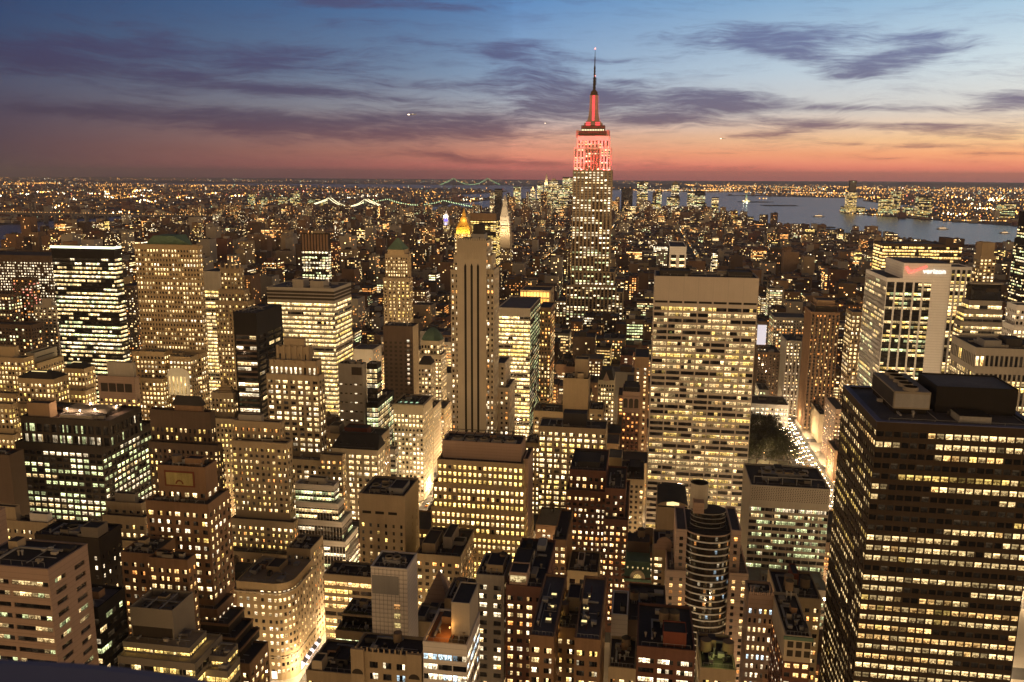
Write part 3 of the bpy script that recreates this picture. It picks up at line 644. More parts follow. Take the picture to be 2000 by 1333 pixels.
bld('clus4', 'office_building', 'dark roofed plant block with two light strips behind the golden masonry buildings', 'clus', [(50, 66, 692, 640, -112, {'st': dict(ST['blank'], wall='concrete')}), (60, 72, 712, 632, -125)], roof=lambda b: [b.part('roof_light_strip').box(b.fp[0][1]+.1, b.fp[0][1]+.3, b.fp[0][2]+3, b.fp[0][3]-4, b.fp[0][4]-4-5*k, b.fp[0][4]-3-5*k, 'lamp_glow') for k in range(2)] and None)
bld('clus5', 'masonry_office_building', 'low cream building at the left frame edge with a lit red white sign band', 'clus', [(-50, 22, 790, 520, -34), (-55, 26, 850, 515, -40)])
bld('clus6', 'masonry_office_building', 'small golden building between the slate mansard and the left frame edge', 'clus', [(-30, 32, 770, 575, -46)])
def _r(b):
    x0, x1, y0, y1, z = b.fp[0]; p = b.part('arched_recess')
    for k in range(4):
        a = x0+2+(x1-x0-4)*k/4+.5; c = x0+2+(x1-x0-4)*(k+1)/4-.5
        p.box(a, c, y0-.25, y0-.05, z-11, z-4.5, 'dark_stone')
    b.house(.25, .95, .3, .9, 11, 'concrete')
bld('tantop', 'masonry_office_building', 'tan building with blank parapet and arched dark openings left of the green roofed tower', 'std', [(190, 262, 738, 560, -268, {'st': dict(ST['wide'], wall='stone_pink', top=16, lit=.55, bw=4)})], roof=_r)
# ---- green roofed tower
def _r(b):
    x0, x1, y0, y1, z = b.fp[0]; p = b.part('hip_roof'); dx = (x1-x0)*.2
    p.frus(x0+dx*.8, x1-dx*.6, y0+4, y1-4, z+1, x0+dx*1.9, x1-dx*1.6, y0+14, y1-12, z+8.5, 'copper_green')
    c = b.part('cornice'); c.box(x0-.8, x1+.8, y0-.8, y0-.06, z-1.6, z+.6, 'stone_gold', bottom=True); c.box(x1+.06, x1+.8, y0-.06, y1, z-1.6, z+.6, 'stone_gold', bottom=True); c.box(x0-.5, x1+.5, y0-.5, y0-.06, z-27, z-26, 'stone_gold', bottom=True)
    q = b.part('entrance_arch')                                  # floodlit arched front at the foot
    e = at(372, 738, 592); e2 = at(330, 738, 592); q.box(e2.x, e.x, 590.2, 591, e.z-14, e.z+4, 'marble_white')
    n = 8; c0 = (e.x+e2.x)/2; rr = (e.x-e2.x)/2
    q.face([(c0+rr*math.cos(math.pi*k/n), 590.15, e.z+4+rr*.45*math.sin(math.pi*k/n)) for k in range(n+1)], 'marble_white')
    gw = b.part('tall_window')
    for k in range(5): X = e2.x+1+(e.x-e2.x-2)*k/5; gw.face([(X,590.1,e.z-13),(X+1.2,590.1,e.z-13),(X+1.2,590.1,e.z+1),(X,590.1,e.z+1)], 'window_glass', (1.6,1.05,.4,.1*k))
    lamp('flood_light', (c0, 580, e.z-8), (1,.72,.32), 2600, b.root, 1)
bld('lincoln', 'tall_masonry_tower', 'tall golden stone tower with green hipped copper roof and many lit windows', 'lincoln',
    [(262, 386, 481, 612, -391), (258, 392, 692, 606, -405, {'st': 'lincoln_low'})],
    [(272, 320, 690, 594, 606, {'st': 'lincoln_low'}), (268, 318, 742, 590, 606, {'st': 'lincoln_low'})], [(330, 372, 700, 594, 606, {'st': 'lincoln_low'})], roof=_r)
# ---- dark ribbon tower with white crown
def _r(b):
    x0, x1, y0, y1, z = b.fp[0]; p = b.part('roof_light_band')
    p.box(x0-.6, x1+.6, y0-.6, y0-.2, z+.2, z+2.2, 'lamp_glow'); p.box(x1+.2, x1+.6, y0-.2, y1, z+.2, z+2.2, 'lamp_glow')
    p.c = [(2.6, 2.7, 1.8, 0)]*len(p.c)
bld('ribbon_dark', 'dark_glass_tower', 'black faceted tower with bright ribbon floors and glowing white band round its roof', 'ribbon_dark', [(100, 222, 486, 694, -236)], roof=_r)
# ---- other left towers
bld('lf1', 'apartment_tower', 'grey tower with white dotted windows left of the glowing banded tower', 'resid', [(-60, 98, 500, 820, 870, {'st': dict(ST['resid'], wall='brick_dark', lit=.6, pal='ww', bw=3.4, top=6)})])
bld('lf2', 'apartment_tower', 'slim concrete apartment tower with small windows left of the black ribbon tower', 'resid', [(66, 108, 598, 760, -112, {'st': dict(ST['resid'], lit=.25)})], roof=lambda b: b.house(.35, .8, .2, .8, 7, 'concrete'))
bld('lf3', 'apartment_tower', 'dark balconied apartment tower with red lit windows at the far left', 'resid', [(22, 62, 545, 800, -76, {'st': dict(ST['resid'], wall='brick_dark', lit=.45, pal='OwR')})])
bld('lf4', 'office_building', 'low dark office at far left with dashes of white window light', 'dimlit', [(-60, 20, 575, 780, -42, {'st': dict(ST['dim'], lit=.6)})])
bld('lf5', 'office_building', 'squat dark building below the left apartment towers', 'dim', [(-60, 60, 635, 720, -85)])
bld('lf6', 'apartment_tower', 'narrow dark tower with red windows tucked against the black ribbon tower', 'resid', [(232, 262, 560, 900, 940, {'st': dict(ST['resid'], wall='brick_dark', lit=.3)})])
bld('goth1', 'glass_office_building', 'bright ribbon windowed slab between the green roofed tower and the gothic tower', 'ribbon_white', [(388, 428, 532, 774, 810, {'st': dict(ST['ribbon_white'], top=18)})])
def _r(b):
    x0, x1, y0, y1, z = b.fp[0]; p = b.part('pinnacle')
    for k in range(5):
        x = x0+(x1-x0)*k/4; p.frus(x-.9, x+.9, y0-.4, y0+1.4, z+.5, x-.1, x+.1, y0+.3, y0+.5, z+6, 'stone_gold')
bld('goth2', 'gothic_masonry_tower', 'golden gothic tower with pinnacled crown and buttressed shaft', 'gothic', [(430, 468, 527, 694, -476), (426, 477, 568, 692, -487), (420, 484, 590, 690, -498)], roof=_r)
bld('blackg', 'black_glass_tower', 'black glass tower with two white lit columns of floors and a blank dark side', 'blackglass', [(455, 500, 612, 560, -551, {'side': 'blackside'})])
# ---- bright ribbon office
def _r(b):
    b.house(.36, .52, .10, .40, 7, 'concrete'); b.house(.62, .82, .1, .4, 6, 'concrete'); b.clutter(5, 0)
    x0, x1, y0, y1, z = b.fp[0]; p = b.part('louvre_band')
    for k in range(3): p.box(x0-.15, x1+.15, y0-.2, y0-.03, z-10+3*k, z-8+3*k, 'dark_stone'); p.box(x1+.03, x1+.2, y0, y1, z-10+3*k, z-8+3*k, 'dark_stone')
bld('ribbon', 'bright_office_slab', 'brightly lit ribbon windowed office slab with two white roof boxes', 'ribbon_bright', [(521, 652, 564, 694, -686)], roof=_r)
# ---- art deco crown
def _r(b):
    x0, x1, y0, y1, z = b.fp[0]; p = b.part('crown_fin')
    for k in range(6):
        x = x0+.6+(x1-x0-1.2)*k/5; p.box(x-.9, x+.9, y0-.7, y0+.6, z-11, z+2.6, 'stone_tan')
    for k in range(4):
        y = y0+.6+(y1-y0-1.2)*k/3; p.box(x1-.6, x1+.7, max(y-.9, y0+.65), y+.9, z-11, z+2.6, 'stone_tan')
    q = b.part('crown_medallion'); X0, X1, Y0, Y1, Z = b.fp[1]
    for k in range(5):
        x = X0+2.2+(X1-X0-4.4)*k/4; n = 10
        q.face([(x+1.6*math.cos(2*math.pi*i/n), Y0-.75, Z-.2+1.6*math.sin(2*math.pi*i/n)) for i in range(n)], 'stone_tan')
        for i in range(n):
            a, c = 2*math.pi*i/n, 2*math.pi*(i+1)/n
            q.face([(x+1.6*math.cos(a), Y0-.75, Z-.2+1.6*math.sin(a)), (x+1.6*math.cos(c), Y0-.75, Z-.2+1.6*math.sin(c)), (x+1.6*math.cos(c), Y0-.06, Z-.2+1.6*math.sin(c)), (x+1.6*math.cos(a), Y0-.06, Z-.2+1.6*math.sin(a))], 'stone_tan')
    b.house(.2, .85, .2, .8, 7, 'stone_tan')
style('decocrown', 'deco', fh=9, wh=.75, ww=.45, nw=1, lit=.35, bw=3.6, pal='OWw', top=3, par=1.5)
bld('deco', 'art_deco_tower', 'art deco tower with finned stepped crown and round medallions below it', 'deco', [(541, 602, 682, 548, -608, {'st': 'decocrown'}), (526, 618, 708, 544, -628, {'st': 'decocrown'}), (520, 622, 735, 541, -634), (522, 632, 900, 532, -644)], roof=_r)
# ---- masonry tower by the deco one
def _r(b):
    b.house(.1, .6, .15, .7, 4, 'stone_grey')
    for t in (0, 1):
        x0, x1, y0, y1, z = b.fp[t]; c = b.part('cornice'); c.box(x0-.7, x1+.7, y0-.7, y0-.06, z-.8, z+.9, 'stone_tan', bottom=True); c.box(x1+.06, x1+.7, y0-.06, y1, z-.8, z+.9, 'stone_tan', bottom=True)
    b.clutter(3, 1)
bld('masn', 'masonry_tower', 'stepped tan masonry tower with corniced penthouse in front of the deco tower', 'masn',
    [(456, 546, 826, 458, -550), (452, 560, 866, 452, -570), (450, 574, 1020, 447, -582, {'st': 'masn_lit'}), (446, 590, 1085, 440, -612, {'st': 'masn_lit'})], roof=_r)
# ---- brick tower with mosaic
def _r(b):
    x0, x1, y0, y1, z = b.fp[0]; p = b.part('mosaic_panel'); a, c = x0+(x1-x0)*.18, x0+(x1-x0)*.74
    p.box(a-.7, c+.7, y0-.28, y0-.06, z-8.2, z-1.2, 'rust_red', bottom=True); p.box(a, c, y0-.4, y0-.28, z-7.5, z-2, 'mosaic', bottom=True)
    n = 9; cx = (a+c)/2
    for i in range(n):
        t0, t1 = math.pi*i/n, math.pi*(i+1)/n
        p.face([(cx+1.9*math.cos(t0), y0-.45, z-7+1.9*math.sin(t0)), (cx+1.9*math.cos(t1), y0-.45, z-7+1.9*math.sin(t1)), (cx+1.2*math.cos(t1), y0-.45, z-7+1.2*math.sin(t1)), (cx+1.2*math.cos(t0), y0-.45, z-7+1.2*math.sin(t0))], 'rust_red')
    b.tank(.3, .5, 0, 2.2, 3, 1, False); b.house(.5, .85, .35, .8, 3, 'brick_brown'); b.clutter(4, 0)
bld('french', 'brick_tower', 'brown brick tower with green and red mosaic panel under its roof', 'french',
    [(307, 400, 915, 314, -424, {'st': dict(ST['french'], top=10)}), (285, 406, 986, 308, -450), (297, 424, 1190, 304, -458), (300, 446, 1218, 301, -480), (310, 460, 1244, 298, -497), (320, 469, 1267, 295, -510), (330, 487, 1294, 291, -526)], roof=_r)
bld('lowbrick1', 'brick_building', 'brown brick block with small roof clutter at the foot of the mosaic tower', 'brickb', [(236, 300, 1085, 290, 306), ], roof=lambda b: b.clutter(4, 0))
bld('lowbrick2', 'brick_building', 'brown brick block with slanted corner parapet in front of the mosaic tower', 'brickb', [(290, 366, 1096, 284, -376)], roof=lambda b: (b.clutter(5, 0), b.house(.1, .5, .4, .8, 2, 'brick_brown')))
bld('mid1', 'masonry_office_building', 'stepped tan building with louvred cooling box between black tower and mosaic tower', 'masn_lit', [(206, 276, 985, 372, -284), (200, 282, 1012, 368, -292), (198, 286, 1060, 364, -296)], roof=lambda b: (b.house(.25, .8, .15, .7, 5, 'louver'), b.clutter(3, 0)))
bld('mid0', 'office_building', 'long low building with white roof box at the left edge behind the banded block', 'masn', [(-60, 92, 1020, 330, -98)], roof=lambda b: (b.house(.35, .6, .1, .6, 7, 'stone_tan'), b.house(.75, .98, .3, .8, 4, 'marble_white'), b.clutter(4, 0)))
bld('mid00', 'office_building', 'dark blank party wall building left of the gridded black tower foot', 'blank', [(-60, 18, 890, 420, -47, {'st': dict(ST['blank'], wall='brick_dark')})])
bld('ped1', 'masonry_office_building', 'dark brown building with gabled slate roof house and tall piers', 'gothic', [(292, 410, 806, 455, -420, {'st': dict(ST['gothic'], wall='brick_dark', lit=.5, top=9)}), (290, 425, 870, 450, -432, {'st': dict(ST['gothic'], wall='brick_dark')})],
    roof=lambda b: (lambda q: b.part('gable_roof').frus(q[0]-1, q[1]+1, q[2]-1, q[3]+1, q[4]+.5, q[0]+1, q[1]-1, (q[2]+q[3])/2-.2, (q[2]+q[3])/2+.2, q[4]+6, 'slate'))(b.house(.40, .85, .2, .7, 4, 'brick_brown')))
bld('ped2', 'masonry_office_building', 'stone building with stepped pyramid roof left of the black glass tower', 'gothic', [(412, 456, 770, 560, -468, {'st': dict(ST['gothic'], top=3)}), (405, 460, 820, 556, -472)],
    roof=lambda b: [b.part('stepped_roof').box(b.fp[0][0]+3+k*1.4, b.fp[0][1]-2-k*1.4, b.fp[0][2]+2+k*1.4, b.fp[0][3]-2-k*1.4, b.fp[0][4]+1.9*k+.1, b.fp[0][4]+1.9*(k+1)+.1, 'stone_gold') for k in range(5)])
def rounded():
    b = Bld('rounded_corner_building', 'cream stone office building with rounded corner, cornice and shop lights at the avenue', 'building', seed='round'); st = dict(ST['roundb']); st['rel'] = .3
    Y0 = 372; a = at(462, 1148, Y0); c = at(560, 1154, Y0); x0, x1, z = a.x, -172.5, 53.5; Y1 = 403; rr = 9; n = 6; m = 'stone_gold'
    b.fp.append((x0, x1, Y0, Y1, z)); b.facade(x0, Y0, 1, 0, 0, -1, x1-rr-x0, 0, z, st, .3); pts = [(x0, Y1), (x0, Y0)]
    arc = [(x1-rr+rr*math.sin(t*math.pi/2/n), Y0+rr-rr*math.cos(t*math.pi/2/n)) for t in range(n+1)]
    for (ax, ay), (bx, by) in zip(arc, arc[1:]):
        L = math.hypot(bx-ax, by-ay); ux, uy = (bx-ax)/L, (by-ay)/L; b.facade(ax, ay, ux, uy, uy, -ux, L, 0, z, dict(st, bw=2.4, ww=.55), .3)
    b.facade(x1, Y0+rr, 0, 1, 1, 0, Y1-Y0-rr, 0, z, st, .3)
    inner = [(x0, Y1), (x0, Y0+.3)]+[(x1-rr+(rr-.3)*math.sin(t*math.pi/2/n), Y0+rr-(rr-.3)*math.cos(t*math.pi/2/n)) for t in range(n+1)]+[(x1-.3, Y1)]
    for p, q in zip(inner, inner[1:]+inner[:1]): b.wall.face([(*p, 0), (*q, 0), (*q, z), (*p, z)], 'dark_stone')
    rim = [(x0, Y1), (x0, Y0)]+arc+[(x1, Y1)]
    r = b.part('roof'); r.face([(p[0], p[1], z+.02) for p in inner], 'stone_tan')
    def band(nm, za, zb, out, m_):
        k = b.part(nm); cx, cy = (x0+x1)/2-6, (Y0+Y1)/2+6
        o = []
        for i, p in enumerate(rim):
            if i == 0: d = (-1, 0)
            elif i == 1: d = (-.7, -1)
            elif i == len(rim)-1: d = (1, 0)
            else: t = (i-2)/n*math.pi/2; d = (math.sin(t), -math.cos(t))
            o.append((p[0]+d[0]*out, p[1]+d[1]*out))
        for i in range(len(rim)-1):
            p, q, P, Q = rim[i], rim[i+1], o[i], o[i+1]
            k.face([(*P,za),(*Q,za),(*Q,zb),(*P,zb)], m_); k.face([(*P,zb),(*Q,zb),(*q,zb),(*p,zb)], m_); k.face([(*p,za),(*q,za),(*Q,za),(*P,za)], m_); k.face([(*q,za),(*p,za),(*p,zb),(*q,zb)], m_)
    band('cornice', z-4.6, z-3.8, 1.1, 'stone_cream'); band('parapet', z, z+1.0, .15, 'stone_gold'); band('string_course', 13, 13.6, .5, 'stone_cream')
    s_ = b.part('shop_window')
    for i in range(9): y = Y0+rr+1+i*3.0; s_.face([(x1+.06,y,.8),(x1+.06,y+2.3,.8),(x1+.06,y+2.3,5.2),(x1+.06,y,5.2)], 'lamp_glow', (2.2,1.9,2.0,0))
    for i in range(4): X = x1-rr-3-i*4; s_.face([(X,Y0-.06,.8),(X+3,Y0-.06,.8),(X+3,Y0-.06,5),(X,Y0-.06,5)], 'lamp_glow', (2.4,2,1.6,0))
    aw = b.part('awning')
    for i in range(4): y = Y0+rr+2+i*6.5; aw.face([(x1+.1,y,5.4),(x1+.1,y+4,5.4),(x1+2,y+4,4.0),(x1+2,y,4.0)], 'awning')
    b.house(.35, .6, .45, .8, 2.6, 'stone_gold'); b.house(.1, .22, .3, .6, 2, 'steel_grey'); b.clutter(4, 0); B['round'] = (b, 9.0)
rounded()
bld('roundwing', 'masonry_office_building', 'brown building along the avenue behind the rounded corner block', 'masn', [(560, 606, 1075, 405, -632)], roof=lambda b: b.clutter(4, 0))
# ---- stepped glass building with mullions
bld('stepglass', 'stepped_glass_building', 'stepped building of pale mullions and green lit floors beside the masonry tower', 'mullion',
    [(576, 652, 950, 462, -662), (577, 660, 985, 458, -672), (578, 668, 1020, 455, -688), (579, 674, 1058, 452, -700)], roof=lambda b: (b.house(.3, .75, .3, .8, 4, 'concrete'), b.clutter(3, 0)))
# ---- mansard by the avenue
def _m2(b):
    x0, x1, y0, y1, z = b.fp[0]; p = b.part('mansard_roof'); p.frus(x0-.3, x1+.3, y0-.3, y1+.3, z+.9, x0+3, x1-3, y0+14, y1-4, z+9, 'slate')
    for k in range(5):
        q = b.part('dormer'); x = x0+5+(x1-x0-10)*k/4; q.box(x-.7, x+.7, y0+4, y0+6, z+2, z+4.2, 'slate')
bld('mansard', 'masonry_office_building', 'stone building with big dark slate roof and lit attic gallery', 'cream', [(648, 738, 880, 535, -752, {'st': dict(ST['cream3'], lit=.8, fh=4.2)})], roof=_m2)
bld('mansard2', 'masonry_office_building', 'small stone block with flat roof left of the slate roofed building', 'masn_lit', [(625, 668, 892, 520, -675)], )
def _g(b):
    x0, x1, y0, y1, z = b.fp[0]; p = b.part('vent_grille'); p.box(x0+(x1-x0)*.55, x0+(x1-x0)*.96, y0-.2, y0-.06, z-8, z-2, 'dark_stone')
    b.clutter(6, 0)
bld('grayslab', 'blank_slab_tower', 'grey blank walled slab with a roof grille and one column of lit slots', 'tile', [(660, 708, 712, 585, -715, {'st': dict(ST['tile'], fh=7, bw=3.6, ww=.5, wh=.14, lit=.6, pal='w', skipe=3, skipo=1, wall='stone_grey', top=12), 'faces': 'N'})], roof=_g)
bld('grayglass', 'glass_office_building', 'glass floors with pale curtains attached right of the grey blank slab', 'darkglass', [(716, 736, 714, 592, -745, {'st': dict(ST['darkglass'], lit=.7, wh=.7, str=.7)}), (716, 738, 790, 588, -770, {'st': dict(ST['darkglass'], lit=.75, wh=.75, pal='GwC', str=.7)})])
bld('redbox', 'low_building', 'low roof with a red painted box and grey crates below the blank slab', 'masn', [(640, 745, 852, 560, 580)], roof=lambda b: (b.house(.30, .72, .1, .6, 5, 'rust_red'), b.house(.02, .2, .1, .6, 6, 'louver')))
bld('darkslab', 'dark_slab_tower', 'dark brown windowless slab with one column of lit windows', 'tile', [(748, 806, 638, 660, -817, {'st': dict(ST['tile'], wall='brick_dark', bw=4.6, ww=.5, wh=.5, skipe=1, skipo=0, top=12), 'side': 'tanside'})],
    roof=lambda b: [b.part('window_bay').face([(b.fp[0][1]-5.2, b.fp[0][2]-.1, b.fp[0][4]-13-4*k), (b.fp[0][1]-3, b.fp[0][2]-.1, b.fp[0][4]-13-4*k), (b.fp[0][1]-3, b.fp[0][2]-.1, b.fp[0][4]-11-4*k), (b.fp[0][1]-5.2, b.fp[0][2]-.1, b.fp[0][4]-11-4*k)], 'window_glass', random.choice(((1.4,1.1,.7,.3),(1,.6,.3,.7),(1.2,1.1,.8,.1),(.2,.15,.08,.5)))) for k in range(10)])
# ---- copper domed
def _d(b):
    x0, x1, y0, y1, z = b.fp[0]; cx, cy = (x0+x1)/2, (y0+y1)/2; w_ = (x1-x0)/2
    b.part('copper_roof').cyl(cx, cy, [(z+.5, w_*1.2), (z+5, w_*1.0), (z+10, w_*.55), (z+12, w_*.25)], 'copper_green', 8, True, .39)
bld('copper', 'stone_tower', 'pale stone tower with octagonal green copper roof beside the dark slab', 'cream', [(822, 858, 668, 774, -868, {'st': dict(ST['cream'], lit=.5, str=1.6)}), (818, 862, 695, 770, -872, {'st': dict(ST['cream'], lit=.8, str=1.6)})], roof=_d)
bld('copper2', 'stone_tower', 'narrow stone building with slate hipped roof in front of the copper topped tower', 'cream', [(816, 842, 715, 720, -850, {'st': dict(ST['cream'], lit=.6)}), (812, 846, 800, 700, -862)], roof=lambda b: b.part('hip_roof').frus(b.fp[0][0], b.fp[0][1], b.fp[0][2], b.fp[0][3], b.fp[0][4]+.6, b.fp[0][0]+3, b.fp[0][1]-3, b.fp[0][2]+4, b.fp[0][3]-4, b.fp[0][4]+7, 'slate'))
def _c7(b):
    x0, x1, y0, y1, z = b.fp[0]; c = b.part('cornice'); c.box(x0-1.2, x1+1.2, y0-1.2, y0-.06, z-1.5, z+.7, 'stone_cream', bottom=True); c.box(x1+.06, x1+1.2, y0-.06, y1, z-1.5, z+.7, 'stone_cream', bottom=True)
    for k in range(4):
        q = b.part('roof_skylight'); xx = x0+3+(x1-x0-6)*k/4
        q.box(xx, xx+2.4, y0+4, y0+8, z+.05, z+.8, 'steel_grey'); q.face([(xx+.2,y0+4.2,z+.83),(xx+2.2,y0+4.2,z+.83),(xx+2.2,y0+7.8,z+.83),(xx+.2,y0+7.8,z+.83)], 'lamp_glow', (.5,.8,.5,0))
    b.clutter(4, 0)
bld('cream770', 'masonry_office_building', 'cream corniced building with skylights on the avenue left of the striped tower', 'cream', [(768, 826, 792, 625, -845, {'st': dict(ST['cream'], lit=.75, top=7, nw=1, bw=2.9)}), ], roof=_c7)
bld('cream771', 'masonry_office_building', 'grey fronted building between the slate roof and the cream corniced block', 'darkglass', [(752, 772, 880, 590, -778, {'st': dict(ST['darkglass'], lit=.3, wall='stone_grey')})])
bld('av1', 'masonry_office_building', 'narrow brown building along the avenue right of the cream corniced block', 'gothic', [(826, 846, 838, 700, -858, {'st': dict(ST['gothic'], wall='brick_brown', lit=.3)})])
bld('av2', 'masonry_office_building', 'golden building with curved roof at the avenue edge left of the striped tower', 'masn_lit', [(842, 868, 800, 745, -882)])
def _g4(b):
    x0, x1, y0, y1, z = b.fp[0]; p = b.part('pyramid_roof'); cx, cy = (x0+x1)/2, (y0+y1)/2; w_ = (x1-x0)*.36
    p.box(cx-w_, cx+w_, cy-w_, cy+w_, z+.05, z+6, 'stone_gold'); p.frus(cx-w_-.6, cx+w_+.6, cy-w_-.6, cy+w_+.6, z+6, cx-.8, cx+.8, cy-.8, cy+.8, z+19, 'copper_green')
bld('green', 'masonry_tower', 'slender golden tower with green pyramid roof left of the striped tower', 'gothic', [(752, 796, 498, 935, -803), (748, 800, 545, 932, -806, {'st': dict(ST['gothic'], nw=2, bw=5)})], roof=_g4)
def _p3(b):
    x0, x1, y0, y1, z = b.fp[0]; p = b.part('fluted_crown'); n = 9
    for k in range(n):
        a, c = x0+(x1-x0)*k/n, x0+(x1-x0)*(k+1)/n; m_ = (a+c)/2
        p.face([(a,y0-.1,z-24),(m_,y0-1.2,z-24),(m_,y0-1.2,z),(a,y0-.1,z)], 'bronze_panel'); p.face([(m_,y0-1.2,z-24),(c,y0-.1,z-24),(c,y0-.1,z),(m_,y0-1.2,z)], 'brick_brown')
bld('park3', 'brown_crowned_tower', 'bright windowed tower under a tall fluted brown crown in the middle distance', 'crown3', [(587, 640, 458, 1180, -645, {'st': dict(ST['crown3'], top=25)})], roof=_p3)
# ---- striped central tower
def _r(b):
    x0, x1, y0, y1, z = b.fp[0]; W = x1-x0
    p = b.part('stripe'); pier = b.part('pinnacle')
    for k in (.285, .50, .715):
        X = x0+W*k; p.box(X-.75, X+.75, y0-.06, y0-.02, 20, z-17.5, 'black_panel'); p.face([(X-.75,y0-.06,z-17.5),(X+.75,y0-.06,z-17.5),(X,y0-.06,z-15.5)], 'black_panel')
        pier.frus(X-1.3, X+1.3, y0-.7, y0, z-12.5, X-.15, X+.15, y0-.2, y0, z-6.5, 'limestone')
    f = b.part('fluted_parapet'); n = 17
    for k in range(n):
        a = x0+W*(k+.2)/n; f.box(a, a+W/n*.6, y0-.35, y0-.06, z-9, z+1.4, 'limestone', bottom=True)
    q = b.house(.42, .86, .25, .8, 3.5, 'steel_grey', name='plant_frame'); h = b.part('roof_tank'); h.cyl((q[0]+q[1])/2, (q[2]+q[3])/2, [(q[4]+.5, 4.2), (q[4]+6, 4.2), (q[4]+7, 3.4)], 'slate', 20)
bld('fivehund', 'striped_stone_tower', 'tall limestone tower with three dark vertical stripes up its blank front', 'blank',
    [(892, 950, 470, 560, -962, {'st': dict(ST['blank'], wall='limestone'), 'side': 'fivehund', 'par': False, 'zb': 0})],
    [(886, 896, 500, 566, 590, {'st': dict(ST['fivehund'], bw=3.2, lit=.6, top=4)}), (880, 896, 530, 564, 590, {'st': dict(ST['fivehund'], bw=2.4, lit=.45, nw=1)})],
    [(950, 960, 502, 566, -968, {'st': dict(ST['fivehund'], bw=3.2, lit=.6, top=4)}), (950, 965, 530, 564, -975, {'st': dict(ST['fivehund'], bw=2.4, lit=.4)})],
    [(966, 986, 712, 585, -996, {'st': dict(ST['fivehund'], lit=.55)}), (966, 994, 760, 580, -1006, {'st': dict(ST['fivehund'], lit=.5)})], roof=_r)
bld('ribb975', 'bright_office_slab', 'bright ribbon windowed slab with a dark blank end right of the striped tower', 'ribbon_white', [(972, 1036, 604, 720, -1056, {'st': dict(ST['ribbon_white'], roof='grey_roof', top=6), 'side': 'darkgrid'})])
bld('brn1056', 'masonry_tower', 'brown masonry tower with orange lit edge behind the bright ribbon slab', 'gothic', [(1052, 1076, 603, 790, -1084, {'st': dict(ST['gothic'], wall='brick_brown', lit=.6, pal='OYC', rel=0)})])
def _o(b):
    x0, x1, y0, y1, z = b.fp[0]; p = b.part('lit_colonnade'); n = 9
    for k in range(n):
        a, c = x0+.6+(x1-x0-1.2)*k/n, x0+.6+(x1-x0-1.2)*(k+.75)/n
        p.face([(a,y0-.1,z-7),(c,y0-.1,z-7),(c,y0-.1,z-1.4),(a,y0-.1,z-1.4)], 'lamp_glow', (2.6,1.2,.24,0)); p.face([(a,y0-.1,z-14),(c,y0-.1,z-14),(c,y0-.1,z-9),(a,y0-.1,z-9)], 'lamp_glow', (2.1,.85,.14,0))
    lamp('flood_light', ((x0+x1)/2, y0-10, z-6), (1,.55,.18), 9000, b.root, 1)
bld('orangeT', 'floodlit_building', 'building with glowing orange floodlit upper terraces left of the red topped tower', 'std', [(1016, 1075, 569, 960, 1000, {'st': dict(ST['std'], rel=0, top=16)})], roof=_o)
# ---- wide grid building
def _r(b):
    x0, x1, y0, y1, z = b.fp[0]
    for k in range(5):
        b.fans(.10+.17*k, .24+.17*k, .3, 1, 0, 2.6, 1.2)
    f = b.part('roof_frame')
    for k in range(9): a = x0+1+(x1-x0-2)*k/8; f.bar((a, y0+1, z+3.4), (a, y1-2, z+3.4), .35, 'slate')
    for yy in (y0+1, y1-2): f.bar((x0+1, yy, z+3.4), (x1-1, yy, z+3.4), .35, 'slate')
bld('wide', 'wide_masonry_building', 'wide stepped building with a dense grid of small yellow windows and big blank plant block', 'wide',
    [(864, 1018, 868, 460, 478, {'st': dict(ST['blank'], wall='stone_pink', par=1.2)}), (854, 1022, 905, 454, 480), (846, 1024, 950, 453, 482), (842, 1026, 998, 452, 484), (838, 1027, 1046, 451, 486)],
    [(1022, 1032, 900, 460, 482, {'st': dict(ST['blank'], wall='stone_pink')})], roof=_r)
def _r(b):
    b.fans(.12, .55, .45, 2, 0, 2.3, 1.6); b.house(.6, .9, .2, .7, 3, 'steel_grey'); b.clutter(5, 0)
    x0, x1, y0, y1, z = b.fp[0]; p = b.part('louvre_slot')
    for k in (.08, .36, .64): p.box(x0+(x1-x0)*k, x0+(x1-x0)*(k+.19), y0-.05, y0-.02, z-9.5, z-8, 'black_panel')
bld('tan', 'tan_office_tower', 'tan tower with tall blank top and cooling fans in its sunken roof', 'tan', [(700, 790, 972, 405, -818, {'side': 'tanside'})], roof=_r)
def _r(b):
    b.fans(.25, .7, .5, 2, 0, 1.8, 1.2); x0, x1, y0, y1, z = b.fp[0]
    p = b.part('window_bay'); g = b.part('louvre_panel'); W = x1-x0
    g.box(x0+.4, x0+W*.76, y0-.1, y0-.02, z-11, z-3, 'steel_grey')
    for k in range(7):
        zz = z-15-k*4.1; e = (1.5,1.15,.45) if k else (.7,.35,.12)
        p.face([(x0+W*.62,y0-.08,zz-2.2),(x0+W*.79,y0-.08,zz-2.2),(x0+W*.79,y0-.08,zz),(x0+W*.62,y0-.08,zz)], 'window_glass', (*e, k*.137+.1))
        if k > 3: p.face([(x0+W*.24,y0-.08,zz-2.2),(x0+W*.40,y0-.08,zz-2.2),(x0+W*.40,y0-.08,zz),(x0+W*.24,y0-.08,zz)], 'window_glass', (0,0,0,.2))
    j = b.part('tile_joint')
    for k in range(1, 9): j.box(x0+W*k/9-.05, x0+W*k/9+.05, y0-.03, y0-.005, 20, z-.1, 'dark_stone')
    for k in range(28): j.box(x0, x1, y0-.028, y0-.004, z-.5-k*1.9, z-.4-k*1.9, 'dark_stone')
bld('tile', 'grey_tiled_tower', 'grey tiled slab with a single column of yellow windows near the front', 'blank', [(724, 795, 1112, 300, -815, {'st': dict(ST['blank'], wall='tile_grey', roof='tar_roof', par=.6)})], roof=_r)
